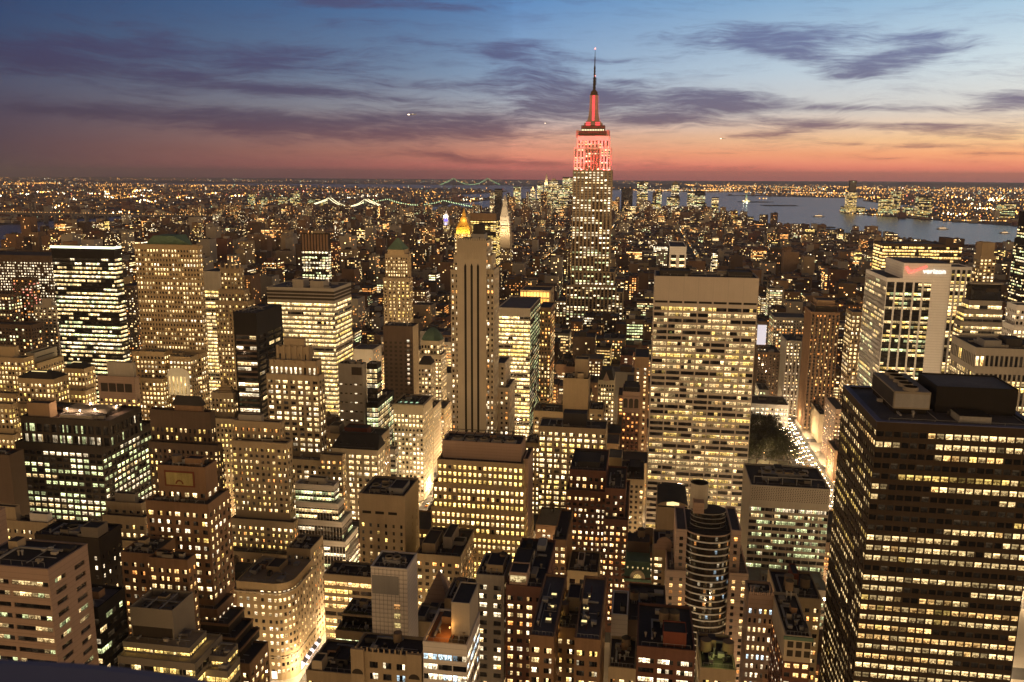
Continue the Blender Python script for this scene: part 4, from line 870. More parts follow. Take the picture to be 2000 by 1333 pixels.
bld('litlow', 'glass_office_building', 'low glass fronted building lit on every floor left of the grey tiled slab', 'ribbon_white', [(632, 726, 1128, 372, -745, {'st': dict(ST['ribbon_white'], pal='YCYW', fh=4.1, str=1.4, top=2, roof='slate', wall='stone_tan')})], roof=lambda b: b.clutter(2, 0))
style('green', wall='stone_tan', core='dark_glass', bw=5, fh=3.8, ww=.92, wh=.5, nw=3, lit=.55, run=.7, rel=.2, pal='YGC', str=1.0)
bld('stepgreen', 'terraced_building', 'low terraced glass building with planted setbacks at the foot of the tiled slab', 'green', [(668, 728, 1205, 335, 350), (655, 730, 1238, 328, 350), (640, 732, 1280, 320, 350)],
    roof=lambda b: [b.part('shrub_row').cyl(b.fp[t][0]+1.5+k*1.9, b.fp[t][2]+1.6, [(b.fp[t][4]+.1, .9), (b.fp[t][4]+1.2, 1.0), (b.fp[t][4]+2.0, .3)], 'leaf', 7) for t in (0, 1) for k in range(int((b.fp[t][1]-b.fp[t][0]-2)/1.9))])
def _r(b):
    x0, x1, y0, y1, z = b.fp[0]; p = b.part('pyramid_roof'); a, c, d, e = x0+.5, x1-.5, y0+.5, y1-.5
    p.box(a, c, d, e, z+.05, z+3.2, 'stone_pink'); p.frus(a-.2, c+.2, d-.2, e+.2, z+3.2, (a+c)/2-.4, (a+c)/2+.4, (d+e)/2-.4, (d+e)/2+.4, z+16, 'stone_pink')
bld('pyr', 'pyramid_roofed_building', 'small building capped by a steep pink stone pyramid', 'masn', [(824, 876, 1196, 340, 356)], roof=_r)
bld('pyr2', 'low_building', 'low roof with skylights in front of the pink pyramid', 'blank', [(806, 880, 1220, 322, 338, {'st': dict(ST['blank'], wall='stone_tan', roof='grey_roof')})], roof=lambda b: (b.house(.05, .3, .1, .7, 2, 'concrete'), b.house(.55, .9, .3, .9, 2.5, 'concrete'), b.clutter(5, 0)))
bld('pyr3', 'masonry_building', 'tan party wall block with a water tank right of the pink pyramid', 'blank', [(868, 915, 1175, 330, 350, {'st': dict(ST['blank'], wall='stone_tan', roof='slate')})], roof=lambda b: (b.tank(.5, .5, 0, 2.1, 4, 1.6, False), b.clutter(2, 0)))
bld('behindtile', 'masonry_building', 'stone building with roof houses between the tan tower and the yellow grid building', 'masn_lit', [(812, 900, 1088, 395, 430)], roof=lambda b: (b.house(.1, .4, .1, .6, 5, 'stone_tan'), b.house(.5, .7, .3, .8, 6, 'concrete'), b.clutter(5, 0)))
# ---- bottom centre row
def _r(b):
    x0, x1, y0, y1, z = b.fp[0]; p = b.part('pinnacle'); W = x1-x0
    for k in range(12):
        a = x0+W*(k+.5)/12; p.box(a-.25, a+.25, y0-.1, y0+.3, z+1, z+2.6, 'stone_tan')
    b.tank(.55, .75, 0, 1.6, 3.2, .6, False); b.clutter(2, 0)
    t = b.part('corner_turret')
    for a, c in ((x0-.5, x0+W*.17), (x0+W*.80, x1+.5)):
        t.box(a, c, y0-1.2, y0-.05, z-40, z+2.2, 'stone_tan')
        for i in range(8):
            u, v = math.pi*i/8, math.pi*(i+1)/8; m_ = (a+c)/2
            t.face([(m_, y0-1.25, z-7), (m_+2*math.cos(u), y0-1.25, z-7+2*math.sin(u)), (m_+2*math.cos(v), y0-1.25, z-7+2*math.sin(v))], 'dark_stone')
bld('gothlow', 'gothic_masonry_building', 'stone building with gothic corner turrets and crenellated parapet at bottom centre', 'cream3', [(690, 822, 1282, 250, 262, {'st': dict(ST['cream3'], wall='stone_tan', lit=.55, pal='BwwC', top=1.6, fh=4.3)})], roof=_r)
bld('lowroof', 'low_building', 'low dark roofs with a small cream box beside the avenue at the bottom', 'masn', [(598, 690, 1318, 268, 290)], roof=lambda b: (b.house(.1, .32, .05, .3, 4, 'stone_cream'), b.house(.45, .75, .3, .7, 2, 'slate'), b.clutter(3, 0)))
def _r(b):
    x0, x1, y0, y1, z = b.fp[0]; b.house(.55, .97, .30, .97, 12, 'concrete'); p = b.part('terrace_floor'); p.box(x0+.8, x0+(x1-x0)*.54, y0+.8, y1-.8, z+.05, z+.12, 'terracotta_deck')
    g = b.part('wall_lamp'); X = x0+(x1-x0)*.545; g.box(X-.35, X-.05, y0+5, y0+5.4, z+3.5, z+4, 'lamp_glow'); g.c = [(4,2,.5,0)]*len(g.c)
    lamp('wall_lamp_light', (X-.9, y0+5, z+4), (1,.45,.10), 700, b.root, .3)
bld('orange', 'terrace_building', 'building with an orange lit roof terrace beside a blank concrete lift tower', 'ribbon_white', [(826, 912, 1262, 248, 270, {'st': dict(ST['ribbon_white'], wall='tile_grey', pal='Bww', lit=.8, top=2.5)})], roof=_r)
bld('narrow', 'masonry_building', 'narrow grey stone building with a grey roof house left of the brick slab', 'std', [(930, 985, 1128, 300, -1000, {'st': dict(ST['std'], wall='stone_grey', nw=2, bw=4.6, pal='wCwO', lit=.45)})], roof=lambda b: (b.house(.3, .9, .2, .8, 3, 'stone_tan'), b.clutter(4, 0), b.tank(.75, .7, 0, 1.5, 3, 1)))
def _r(b):
    b.house(.08, .55, .02, .22, 5.5, 'stone_pink'); b.house(.05, .5, .3, .6, 4, 'slate'); b.clutter(8, 0)
    x0, x1, y0, y1, z = b.fp[0]; p = b.part('lantern_window'); W = x1-x0; Y = y0+(y1-y0)*.02-.1
    p.face([(x0+W*.10,Y,z+2),(x0+W*.53,Y,z+2),(x0+W*.53,Y,z+4.6),(x0+W*.10,Y,z+4.6)], 'window_glass', (1.4,1.1,.55,.4))
bld('brick985', 'brick_office_building', 'red brown brick slab with rows of paired lit windows and a white lit penthouse', 'brick', [(988, 1062, 1150, 290, -1084)], roof=_r)
bld('brickside', 'brick_office_building', 'narrow brick building with small red roof garden behind the brick slab', 'brickb', [(1080, 1106, 1058, 400, 440, {'st': dict(ST['brickb'], lit=.8)})], roof=lambda b: b.clutter(4, 0))
# ---- U shaped with skylights
def _r(b):
    for t in (1, 2):
        x0, x1, y0, y1, z = b.fp[t]
        for k in (.25, .45, .65):
            p = b.part('skylight'); xx = x0+(x1-x0)*(.62 if t == 1 else .28); yy = y0+(y1-y0)*k
            p.box(xx-1.1, xx+1.1, yy-.9, yy+.9, z+.05, z+1, 'steel_grey'); p.face([(xx-.9,yy-.7,z+1.03),(xx+.9,yy-.7,z+1.03),(xx+.9,yy+.7,z+1.03),(xx-.9,yy+.7,z+1.03)], 'lamp_glow', (1.5,1.15,.45,0))
    b.tank(.35, .35, 0, 2.0, 4.2, 1.2, False); b.house(.45, .95, .5, .9, 5, 'stone_tan', 0)
style('ustyle', wall='brick_brown', bw=4.6, fh=3.7, ww=.6, wh=.52, nw=3, lit=.55, rel=.3, pal='wwCY', str=1.2, roof='grey_roof', par=1.1)
bld('ushape', 'brick_apartment_building', 'U shaped brick building with blue grey roofs and glowing square skylights', 'ustyle', [(1078, 1128, 1232, 272, 300)], [(1034, 1082, 1248, 255, 300)], [(1122, 1172, 1254, 255, 300)], roof=_r)
def _r(b):
    b.tank(.48, .55, 0, 1.9, 3.6, 2); b.tank(.66, .55, 0, 1.9, 3.6, 2); b.house(.45, .85, .1, .35, 5, 'rust_red'); b.clutter(3, 0)
bld('tankbrick', 'brick_building', 'low red brick building with two wooden water tanks and a red roof shed', 'brick', [(1244, 1358, 1272, 262, 292, {'st': dict(ST['brick'], bw=6.2, nw=4, ww=.8, pal='wwC')})], roof=_r)
bld('lowtan1', 'low_building', 'small tan roof between the skylit brick building and the water tank building', 'masn', [(1188, 1242, 1310, 262, 282)], roof=lambda b: (b.tank(.6, .7, 0, 1.6, 3, 1.2), b.clutter(2, 0)))
bld('whitewall', 'party_wall_building', 'white party wall stub among dark low roofs at bottom centre', 'blank', [(1194, 1226, 1205, 310, 330, {'st': dict(ST['blank'], wall='tile_grey')}), ], roof=lambda b: b.clutter(2, 0))
bld('darkroofs', 'low_building', 'dark flat roofed building left of the curved glass tower foot', 'blank', [(1226, 1302, 1218, 318, 350, {'st': dict(ST['blank'], wall='brick_dark')})], roof=lambda b: (b.tank(.15, .5, 0, 1.8, 3.4, 2), b.clutter(5, 0)))
bld('lanterns', 'low_building', 'low yard building with two tanks and a green yellow glow below the curved tower', 'masn', [(1368, 1438, 1312, 258, 280)], roof=lambda b: (b.tank(.2, .5, 0, 2, 3.8, 1, False), b.tank(.85, .5, 0, 2, 3.8, 1, False), lamp('yard_light', ((b.fp[0][0]+b.fp[0][1])/2, b.fp[0][2]+4, b.fp[0][4]+3), (.8,.85,.2), 500, b.root, .3)))
# ---- middle row
bld('brk1105', 'brick_office_building', 'red brick office building with two stepped roof blocks in the centre', 'brick', [(1112, 1184, 922, 470, 510, {'st': dict(ST['brick'], lit=.62)}), (1106, 1186, 962, 466, 512)], [(1182, 1222, 958, 452, 490, {'st': dict(ST['brick'], lit=.4)}), (1178, 1226, 1018, 448, 512)], roof=lambda b: (b.house(.2, .8, .2, .7, 3, 'slate'), b.clutter(3, 0), b.clutter(3, 2)))
bld('ornate', 'ornate_masonry_building', 'low cream ornamented building with arched lit windows in the centre', 'cream', [(1108, 1168, 1120, 400, 425, {'st': dict(ST['cream'], wall='stone_gold', bw=5, fh=4.6, lit=.5)})], roof=lambda b: (b.house(.3, .5, .3, .7, 3, 'tile_grey'), b.clutter(5, 0)))
def _r(b):
    x0, x1, y0, y1, z = b.fp[0]; W = x1-x0; p = b.part('mansard_roof'); p.frus(x0-.2, x1+.2, y0-.2, y1, z+.8, x0+.4, x1-.4, y0+3.2, y1, z+7.5, 'copper_green')
    g = b.part('gable'); c = (x0+x1)/2; n = 10; rr = W*.30
    for i in range(n):
        u, v = math.pi*i/n, math.pi*(i+1)/n
        g.face([(c, y0-.4, z), (c+rr*math.cos(u), y0-.4, z+rr*1.1*math.sin(u)), (c+rr*math.cos(v), y0-.4, z+rr*1.1*math.sin(v))], 'stone_cream')
        g.face([(c+rr*math.cos(u), y0-.4, z+rr*1.1*math.sin(u)), (c+rr*math.cos(u), y0+2, z+rr*1.1*math.sin(u)), (c+rr*math.cos(v), y0+2, z+rr*1.1*math.sin(v)), (c+rr*math.cos(v), y0-.4, z+rr*1.1*math.sin(v))], 'stone_cream')
    aw = b.part('arched_window')
    for i in range(6):
        u, v = math.pi*i/6, math.pi*(i+1)/6
        aw.face([(c, y0-.5, z+.3), (c+rr*.55*math.cos(u), y0-.5, z+.3+rr*.6*math.sin(u)), (c+rr*.55*math.cos(v), y0-.5, z+.3+rr*.6*math.sin(v))], 'window_glass', (1.3,.9,.3,.3))
    co = b.part('cornice'); co.box(x0-.6, x1+.6, y0-.9, y0-.06, z-1.6, z-.2, 'copper_green', bottom=True)
    for k in range(5):
        d = b.part('dormer'); X = x0+W*(.1+.2*k); d.box(X-.5, X+.5, y0+1.6, y0+3, z+3.6, z+5.6, 'copper_green'); d.face([(X-.35,y0+1.55,z+3.9),(X+.35,y0+1.55,z+3.9),(X+.35,y0+1.55,z+5.3),(X-.35,y0+1.55,z+5.3)], 'window_glass', (1.0,.75,.3,.6))
    b.house(.05, .95, .55, .98, 13, 'brick_dark'); b.tank(.6, .8, 0, 2, 3.6, 14)
bld('mansgreen', 'ornate_brick_building', 'red brick clubhouse with green mansard roof and arched cream gable', 'brick', [(1220, 1270, 1130, 395, 420, {'st': dict(ST['brick'], nw=1, bw=4, ww=.34, lit=.5, top=3, pal='OWC')})], roof=_r)
def _r(b):
    x0, x1, y0, y1, z = b.fp[0]; g = b.part('gable'); c = (x0+x1)/2; rr = (x1-x0)*.36
    g.box(x0, x1, y0-.3, y0+.5, z+1, z+4, 'stone_pink')
    for i in range(10):
        u, v = math.pi*i/10, math.pi*(i+1)/10
        g.face([(c, y0-.3, z+4), (c+rr*math.cos(u), y0-.3, z+4+rr*math.sin(u)), (c+rr*math.cos(v), y0-.3, z+4+rr*math.sin(v))], 'stone_pink'); g.face([(c+rr*math.cos(u), y0-.3, z+4+rr*math.sin(u)), (c+rr*math.cos(u), y0+.6, z+4+rr*math.sin(u)), (c+rr*math.cos(v), y0+.6, z+4+rr*math.sin(v)), (c+rr*math.cos(v), y0-.3, z+4+rr*math.sin(v))], 'stone_pink')
bld('gable', 'masonry_building', 'narrow stone building with a rounded baroque gable left of the curved glass tower', 'brickb', [(1276, 1318, 1078, 405, 430, {'st': dict(ST['brickb'], wall='stone_tan', nw=2, bw=5, ww=.7, lit=.7)})], roof=_r)
def _r(b):
    b.house(.42, .95, .35, .9, 16, 'stone_tan'); b.house(.55, .8, .05, .3, 5, 'stone_tan'); b.clutter(3, 0)
bld('tan1040', 'masonry_tower', 'tan masonry tower with a tall blank rear block in the centre', 'std', [(1100, 1150, 742, 694, 716, {'st': dict(ST['blank'], wall='stone_gold')})], [(1042, 1104, 806, 690, 716, {'st': dict(ST['std'], wall='stone_gold', nw=2, bw=5.2, ww=.6, lit=.5, top=4)})], [(1150, 1178, 802, 691, 716, {'st': dict(ST['std'], wall='stone_gold', nw=2, bw=5.2, lit=.3)})], [(1028, 1084, 872, 640, 662, {'st': dict(ST['gold'], lit=.92, str=1.5, pal='YC')})], roof=_r)
def _r(b):
    x0, x1, y0, y1, z = b.fp[0]; b.house(.35, .7, .3, .8, 9, 'slate'); b.clutter(6, 0)
    f = b.part('pipe_rack')
    for k in range(4): f.bar((x0+12+k*4, y0+8, z+.5), (x0+12+k*4, y0+8, z+5), .3, 'steel_grey')
    f.bar((x0+12, y0+8, z+5), (x0+24, y0+8, z+5), .3, 'steel_grey')
bld('cream1050', 'cream_office_building', 'cream office block with glowing top floor gallery and many bright windows', 'cream3', [(1052, 1184, 838, 570, 592, {'st': dict(ST['cream3'], wall='stone_tan', lit=.78, fh=4.0, str=1.5, pal='CCYw')})], roof=_r)
bld('cream1030', 'cream_office_building', 'very bright cream wing at the left of the glowing gallery block', 'gold', [(1026, 1056, 868, 590, 612, {'st': dict(ST['gold'], lit=.95, str=1.8)})])
bld('tan1185', 'masonry_office_building', 'tan stone building with cluttered roof between the cream office and the white ribbed tower', 'std', [(1182, 1258, 938, 560, 600, {'st': dict(ST['std'], wall='stone_tan', lit=.12)})], roof=lambda b: (b.house(.05, .4, .4, .9, 10, 'stone_gold'), b.clutter(9, 0), b.house(.6, .9, .4, .8, 4, 'slate')))
def _r(b):
    x0, x1, y0, y1, z = b.fp[0]; p = b.part('gable'); c = x0+(x1-x0)*.5; p.face([(c-3.4,y0-.2,z+.5),(c+3.4,y0-.2,z+.5),(c,y0-.2,z+9)], 'stone_pink'); p.face([(c-3.4,y0-.2,z+.5),(c,y0-.2,z+9),(c,y1-3,z+9),(c-3.4,y1-3,z+.5)], 'slate'); p.face([(c+3.4,y0-.2,z+.5),(c+3.4,y1-3,z+.5),(c,y1-3,z+9),(c,y0-.2,z+9)], 'slate')
    q = b.part('steep_roof'); q.frus(x0+.3, x1-.3, y0+.8, y1-.6, z+.9, x0+3, x1-3, y0+6, y1-6, z+10, 'slate')
bld('gablered', 'masonry_building', 'slim pale building with steep slate roof and pointed gable behind the tan tower', 'cream', [(1168, 1200, 745, 800, 830, {'st': dict(ST['cream'], bw=2.6, fh=4.2, lit=.6)})], roof=_r)
def _r(b):
    x0, x1, y0, y1, z = b.fp[0]; p = b.part('arched_loggia'); W = x1-x0
    for k in range(3):
        a, c = x0+W*(.07+.31*k), x0+W*(.31+.31*k); p.box(a, c, y0-.12, y0-.05, z-13, z-6.5, 'dark_stone'); m_ = (a+c)/2; rr = (c-a)/2
        p.face([(m_+rr*math.cos(math.pi*i/8), y0-.12, z-6.5+rr*math.sin(math.pi*i/8)) for i in range(9)], 'dark_stone')
    c = b.part('cornice'); c.box(x0-.7, x1+.7, y0-.8, y0-.06, z-4, z-3, 'stone_pink', bottom=True); c.box(x0-.5, x1+.5, y0-.6, y0-.06, z-15, z-14.4, 'stone_pink', bottom=True)
    b.house(.1, .9, .1, .8, 4, 'slate'); b.clutter(3, 0)
bld('loggia', 'slender_brick_building', 'slender red brick building with three tall dark arches under a pink cornice', 'brick', [(1216, 1250, 768, 690, 720, {'st': dict(ST['brick'], bw=4, nw=1, ww=.45, lit=.45, top=17, topm='stone_pink', pal='OWO')})], roof=_r)
bld('thintan', 'masonry_tower', 'plain tan slab with a column of lit windows left of the white ribbed tower', 'blank', [(1240, 1268, 700, 720, 760, {'st': dict(ST['std'], wall='brick_tan', bw=6, ww=.3, lit=.7, top=8)})])
# ---- white ribbed tower
def _r(b):
    x0, x1, y0, y1, z = b.fp[0]; b.house(.05, .35, .25, .7, 3, 'slate'); b.house(.72, .95, .25, .7, 3, 'slate'); b.clutter(6, 0)
    p = b.part('louvre_slot'); W = x1-x0
    for k in range(7): p.box(x0+W*k/7+.6, x0+W*(k+1)/7-.6, y0-.07, y0-.03, z-17.2, z-15.8, 'black_panel')
    j = b.part('panel_joint')
    for k in range(1, 7): j.box(x0+W*k/7-.06, x0+W*k/7+.06, y0-.05, y0-.02, z-15.6, z-.2, 'stone_grey')
bld('grace', 'white_ribbed_tower', 'broad travertine slab tower of seven window bays with blank white top', 'grace', [(1279, 1483, 543, 560, 596, {'faces': 'N'})], roof=_r)
# ---- curved glass tower
def _r(b):
    x0, x1, y0, y1, z = b.fp[0]
curved = None
b = Bld('curved_tower', 'apartment tower with bowed dark glass front pink stone wings and a round drum on top', 'building', seed='curved', loc=(28, 385))
def bowed():
    Y0 = 384; a = at(1338, 1050, Y0); c = at(1431, 1050, Y0); cx = (a.x+c.x)/2; rr = (c.x-a.x)/2*.93
    zt = at(1390, 1048, Y0-4).z; zd = at(1390, 1010, Y0).z
    core = b.part('bowed_glass'); n = 22; fh = 3.35
    def ring(rx, ry, cy, z0, z1, m, mb, a0=math.pi, a1=2*math.pi, cap=None):
        for k in range(n):
            u, v = a0+(a1-a0)*k/n, a0+(a1-a0)*(k+1)/n
            p = [(cx+rx*math.cos(u), cy+ry*math.sin(u)), (cx+rx*math.cos(v), cy+ry*math.sin(v))]
            mb.face([(*p[0],z0),(*p[1],z0),(*p[1],z1),(*p[0],z1)], m)
        if cap: mb.face([(cx+rx*math.cos(a0+(a1-a0)*k/n), cy+ry*math.sin(a0+(a1-a0)*k/n), z1) for k in range(n+1)], cap)
    ring(rr, 7, Y0+4, 0, zt, 'dark_glass', core, cap='tar_roof')
    bal = b.part('balcony_band')
    nf = int(zt/fh)
    for f in range(nf):
        z = zt-f*fh; p = proj(cx, Y0, z)
        if p[1] > 1400: break
        ring(rr+.35, 7.35, Y0+4, z-.75, z-.1, 'white_stone' if f else 'stone_rose', bal, cap='stone_rose')
        g = b.rng
        for k in range(n):
            if g.random() < .13:
                u, v = math.pi+math.pi*k/n, math.pi+math.pi*(k+.8)/n; e = g.uniform(.5,1.3); c_ = PAL[g.choice('OWCwB')]
                q = [(cx+(rr+.05)*math.cos(u), Y0+4+7.05*math.sin(u)), (cx+(rr+.05)*math.cos(v), Y0+4+7.05*math.sin(v))]
                b.wins.append(([(*q[0],z-2.9),(*q[1],z-2.9),(*q[1],z-1.0),(*q[0],z-1.0)], (c_[0]*e,c_[1]*e,c_[2]*e,g.random()), True))
    dr = b.part('glass_drum'); rd = rr*.80
    ring(rd, rd*.75, Y0+10, zt, zd, 'dark_glass', dr, 0, 2*math.pi, cap='tar_roof')
    db = b.part('drum_band')
    for k in range(4): ring(rd+.3, rd*.75+.3, Y0+10, zt+.4+(zd-zt-.6)*k/3.2, zt+.9+(zd-zt-.6)*k/3.2, 'steel_grey', db, 0, 2*math.pi)
    ch = b.part('drum_chimney'); hz = at(1367, 945, Y0+10).z; chx = at(1367, 945, Y0+10).x
    ch.cyl(chx, Y0+12, [(zd-1, 4.3), (hz, 4.3)], 'concrete', 24, cap=False); ch.cyl(chx, Y0+12, [(hz, 4.3), (hz+.01, 3.6), (hz-5, 3.6)], 'slate', 24, cap=True)
    pt = b.part('penthouse'); pt.box(chx-3, chx+2, Y0+3, Y0+10, zd, at(1355, 982, Y0+3).z, 'stone_pink')
    wst = dict(ST['curve'], bw=5, roof='grey_roof', lit=.3); wlo = dict(ST['curve'], roof='grey_roof', lit=.4)
    b.stack([(1321, 1342, 1038, Y0+.5, Y0+30, {'st': wst}), (1302, 1340, 1118, Y0-1, Y0+32, {'st': wlo})], 'curve')
    b.stack([(1428, 1448, 1040, Y0+.5, Y0+30, {'st': wst}), (1424, 1462, 1124, Y0-1, Y0+32, {'st': wlo})], 'curve')
    b.tier(cx-rr, cx+rr, Y0+4.2, Y0+28, 0, zt-.05, dict(ST['blank'], wall='stone_pink'), faces='', par=False)
bowed(); B['curved'] = (b, 9.0)
def _r(b):
    x0, x1, y0, y1, z = b.fp[0]; p = b.part('arched_roof'); n = 10; c = (x0+x1)/2; w_ = (x1-x0)/2
    for i in range(n):
        u, v = math.pi*i/n, math.pi*(i+1)/n
        q = [(c+w_*math.cos(t), z+.9+w_*.32*math.sin(t)) for t in (u, v)]
        p.face([(q[0][0],y0,q[0][1]),(q[0][0],y1,q[0][1]),(q[1][0],y1,q[1][1]),(q[1][0],y0,q[1][1])], 'slate'); p.face([(c,y0-.08,z+.9),(q[0][0],y0-.08,q[0][1]),(q[1][0],y0-.08,q[1][1])], 'stone_tan')
    l = b.part('arched_window'); l.face([(c-3.4,y0-.15,z+1.2),(c+3.4,y0-.15,z+1.2),(c+3.4,y0-.15,z+3),(c,y0-.15,z+3.6),(c-3.4,y0-.15,z+3)], 'lamp_glow', (1.5,1.15,.5,0))
bld('archroof', 'low_masonry_building', 'tan building with a shallow arched gable behind the curved glass tower', 'blank', [(1284, 1344, 992, 450, 480, {'st': dict(ST['blank'], wall='stone_tan'), 'par': False})], roof=_r)
def _r(b):
    x0, x1, y0, y1, z = b.fp[0]; p = b.part('perforated_screen'); p.box(x0-.05, x1+.05, y0-.25, y0-.06, z-8, z+1, 'concrete')
    for r_ in range(8):
        for k in range(32): a = x0+.6+(x1-x0-1.2)*(k+.25*(r_ % 2))/32; p.face([(a,y0-.27,z-7.4+r_),(a+.5,y0-.27,z-7.4+r_),(a+.5,y0-.27,z-6.95+r_),(a,y0-.27,z-6.95+r_)], 'dark_stone')
    b.fans(.2, .8, .55, 4, 0, 2.2, 2); b.clutter(9, 0); f = b.part('roof_frame')
    for k in range(6): a = x0+2+(x1-x0-4)*k/5; f.bar((a,y0+3,z+1),(a,y0+3,z+5),.3,'steel_grey')
    f.bar((x0+2,y0+3,z+5),(x1-2,y0+3,z+5),.35,'steel_grey'); f.bar((x0+2,y1-3,z+5),(x1-2,y1-3,z+5),.35,'steel_grey')
bld('dots', 'curtain_wall_building', 'glass curtain wall building with perforated parapet and greenish lights beside the huge dark tower', 'dots', [(1466, 1622, 955, 452, 488, {'faces': 'N'})], roof=_r)
bld('dots2', 'curtain_wall_building', 'lower glass annexe at the foot of the curtain wall building', 'dots', [(1464, 1618, 1152, 428, 450, {'st': dict(ST['dots'], top=2, roof='steel_grey')})], roof=lambda b: b.clutter(6, 0))
# ---- bottom right
def _r(b):
    x0, x1, y0, y1, z = b.fp[0]; p = b.part('pinnacle')
    for k in range(13):
        a = x0+(x1-x0)*(k+.5)/13; p.box(a-.28, a+.28, y0-.15, y0+.25, z+.8, z+2.2, 'stone_pink')
    for a in (x0+.6, x0+1.8, x1-1.8, x1-.6): p.frus(a-.35, a+.35, y0-.3, y0+.4, z-2, a-.06, a+.06, y0, y0+.1, z+5, 'stone_pink')
bld('gothR', 'gothic_masonry_building', 'narrow pale gothic building with spiky parapet at bottom right', 'gothic', [(1462, 1512, 1168, 310, 322, {'st': dict(ST['gothic'], wall='stone_pink', bw=2.0, nw=1, lit=.55, pal='YCwwB', fh=3.9, top=4)})], roof=_r)
bld('tanksR', 'masonry_building', 'brown building with green cornice and cream top storey beside the dark right tower', 'brick', [(1533, 1586, 1248, 282, 314, {'st': dict(ST['brick'], bw=3.6, nw=1, ww=.62, lit=.65, top=9, topm='stone_cream', pal='OWww')})],
    roof=lambda b: ([b.part('attic_window').box(b.fp[0][0]+1+k*2.9, b.fp[0][0]+3+k*2.9, b.fp[0][2]-.1, b.fp[0][2]-.02, b.fp[0][4]-r_*3.4-3.6, b.fp[0][4]-r_*3.4-1.2, 'dark_stone') for k in range(3) for r_ in range(2)], b.part('cornice').box(b.fp[0][0]-.5, b.fp[0][1]+.5, b.fp[0][2]-.7, b.fp[0][2]-.06, b.fp[0][4]-.4, b.fp[0][4]+.8, 'copper_green', bottom=True), b.clutter(5, 0), b.tank(.62, .9, 0, 1.6, 3.6, 4)))
bld('tanksR2', 'masonry_building', 'building with two wooden roof tanks behind the green corniced one at bottom right', 'masn', [(1516, 1605, 1172, 335, 360)], roof=lambda b: (b.tank(.35, .4, 0, 2.1, 4.6, 1.2, False), b.tank(.72, .4, 0, 2.1, 4, 1.2), b.house(.45, .6, .5, .9, 5, 'rust_red'), b.clutter(3, 0)))
# ---- big dark tower at right
def _r(b):
    x0, x1, y0, y1, z = b.fp[0]; W, D = x1-x0, y1-y0
    b.house(.46, .97, .36, .78, 9.5, 'black_panel', top='grey_roof')
    p = b.part('cooling_tower'); X0, X1, Y0, Y1 = x0+W*.17, x0+W*.40, y0+D*.28, y0+D*.86
    p.box(X0, X1, Y0, Y1, z+2, z+8.4, 'louver'); p.box(X0+.3, X1-.3, Y0-.05, Y0, z+2.6, z+7.6, 'steel_grey'); p.box(X0+.5, X1-.5, Y0+.5, Y1-.5, z+.05, z+2, 'black_panel')
    p.box(X0-.15, X0-.02, Y0+1, Y1-1, z+2.4, z+7.8, 'slate')
    fn = b.part('fan_shroud')
    for k in range(5):
        yy = Y0+(k+.5)*(Y1-Y0)/5; fn.cyl((X0+X1)/2, yy, [(z+8.4, 2.7), (z+9.7, 2.45)], 'louver', 20, cap=False); fn.cyl((X0+X1)/2, yy, [(z+9.7, 2.45), (z+9.72, 2.2), (z+8.5, 2.3)], 'black_panel', 20)
    k = b.part('window_washing_track'); k.box(x0+2.2, x1-2.2, y0+2.2, y0+2.5, z+.05, z+.35, 'steel_grey'); k.box(x0+2.2, x0+2.5, y0+2.5, y1-2.5, z+.05, z+.35, 'steel_grey'); k.box(x1-2.5, x1-2.2, y0+2.5, y1-2.5, z+.05, z+.35, 'steel_grey')
    cp = b.part('parapet_cap'); m = 'ledge_stone'
    cp.box(x0-.2, x1+.2, y0-.2, y0+1.9, z+.82, z+1.0, m); cp.box(x0-.2, x0+1.9, y0+1.9, y1-1.9, z+.82, z+1.0, m); cp.box(x1-1.9, x1+.2, y0+1.9, y1-1.9, z+.82, z+1.0, m); cp.box(x0-.2, x1+.2, y1-1.9, y1+.2, z+.82, z+1.0, m)
    b.clutter(10, 0)
style('t1166side', 'tower1166', lit=.62, dim=.5, run=.6)
bld('t1166', 'dark_office_tower', 'huge dark bronze office tower with long rows of square lit windows at right', 'tower1166', [(1712, 2040, 836, 298, -1640, {'side': 't1166side'})], roof=_r, minarea=5)
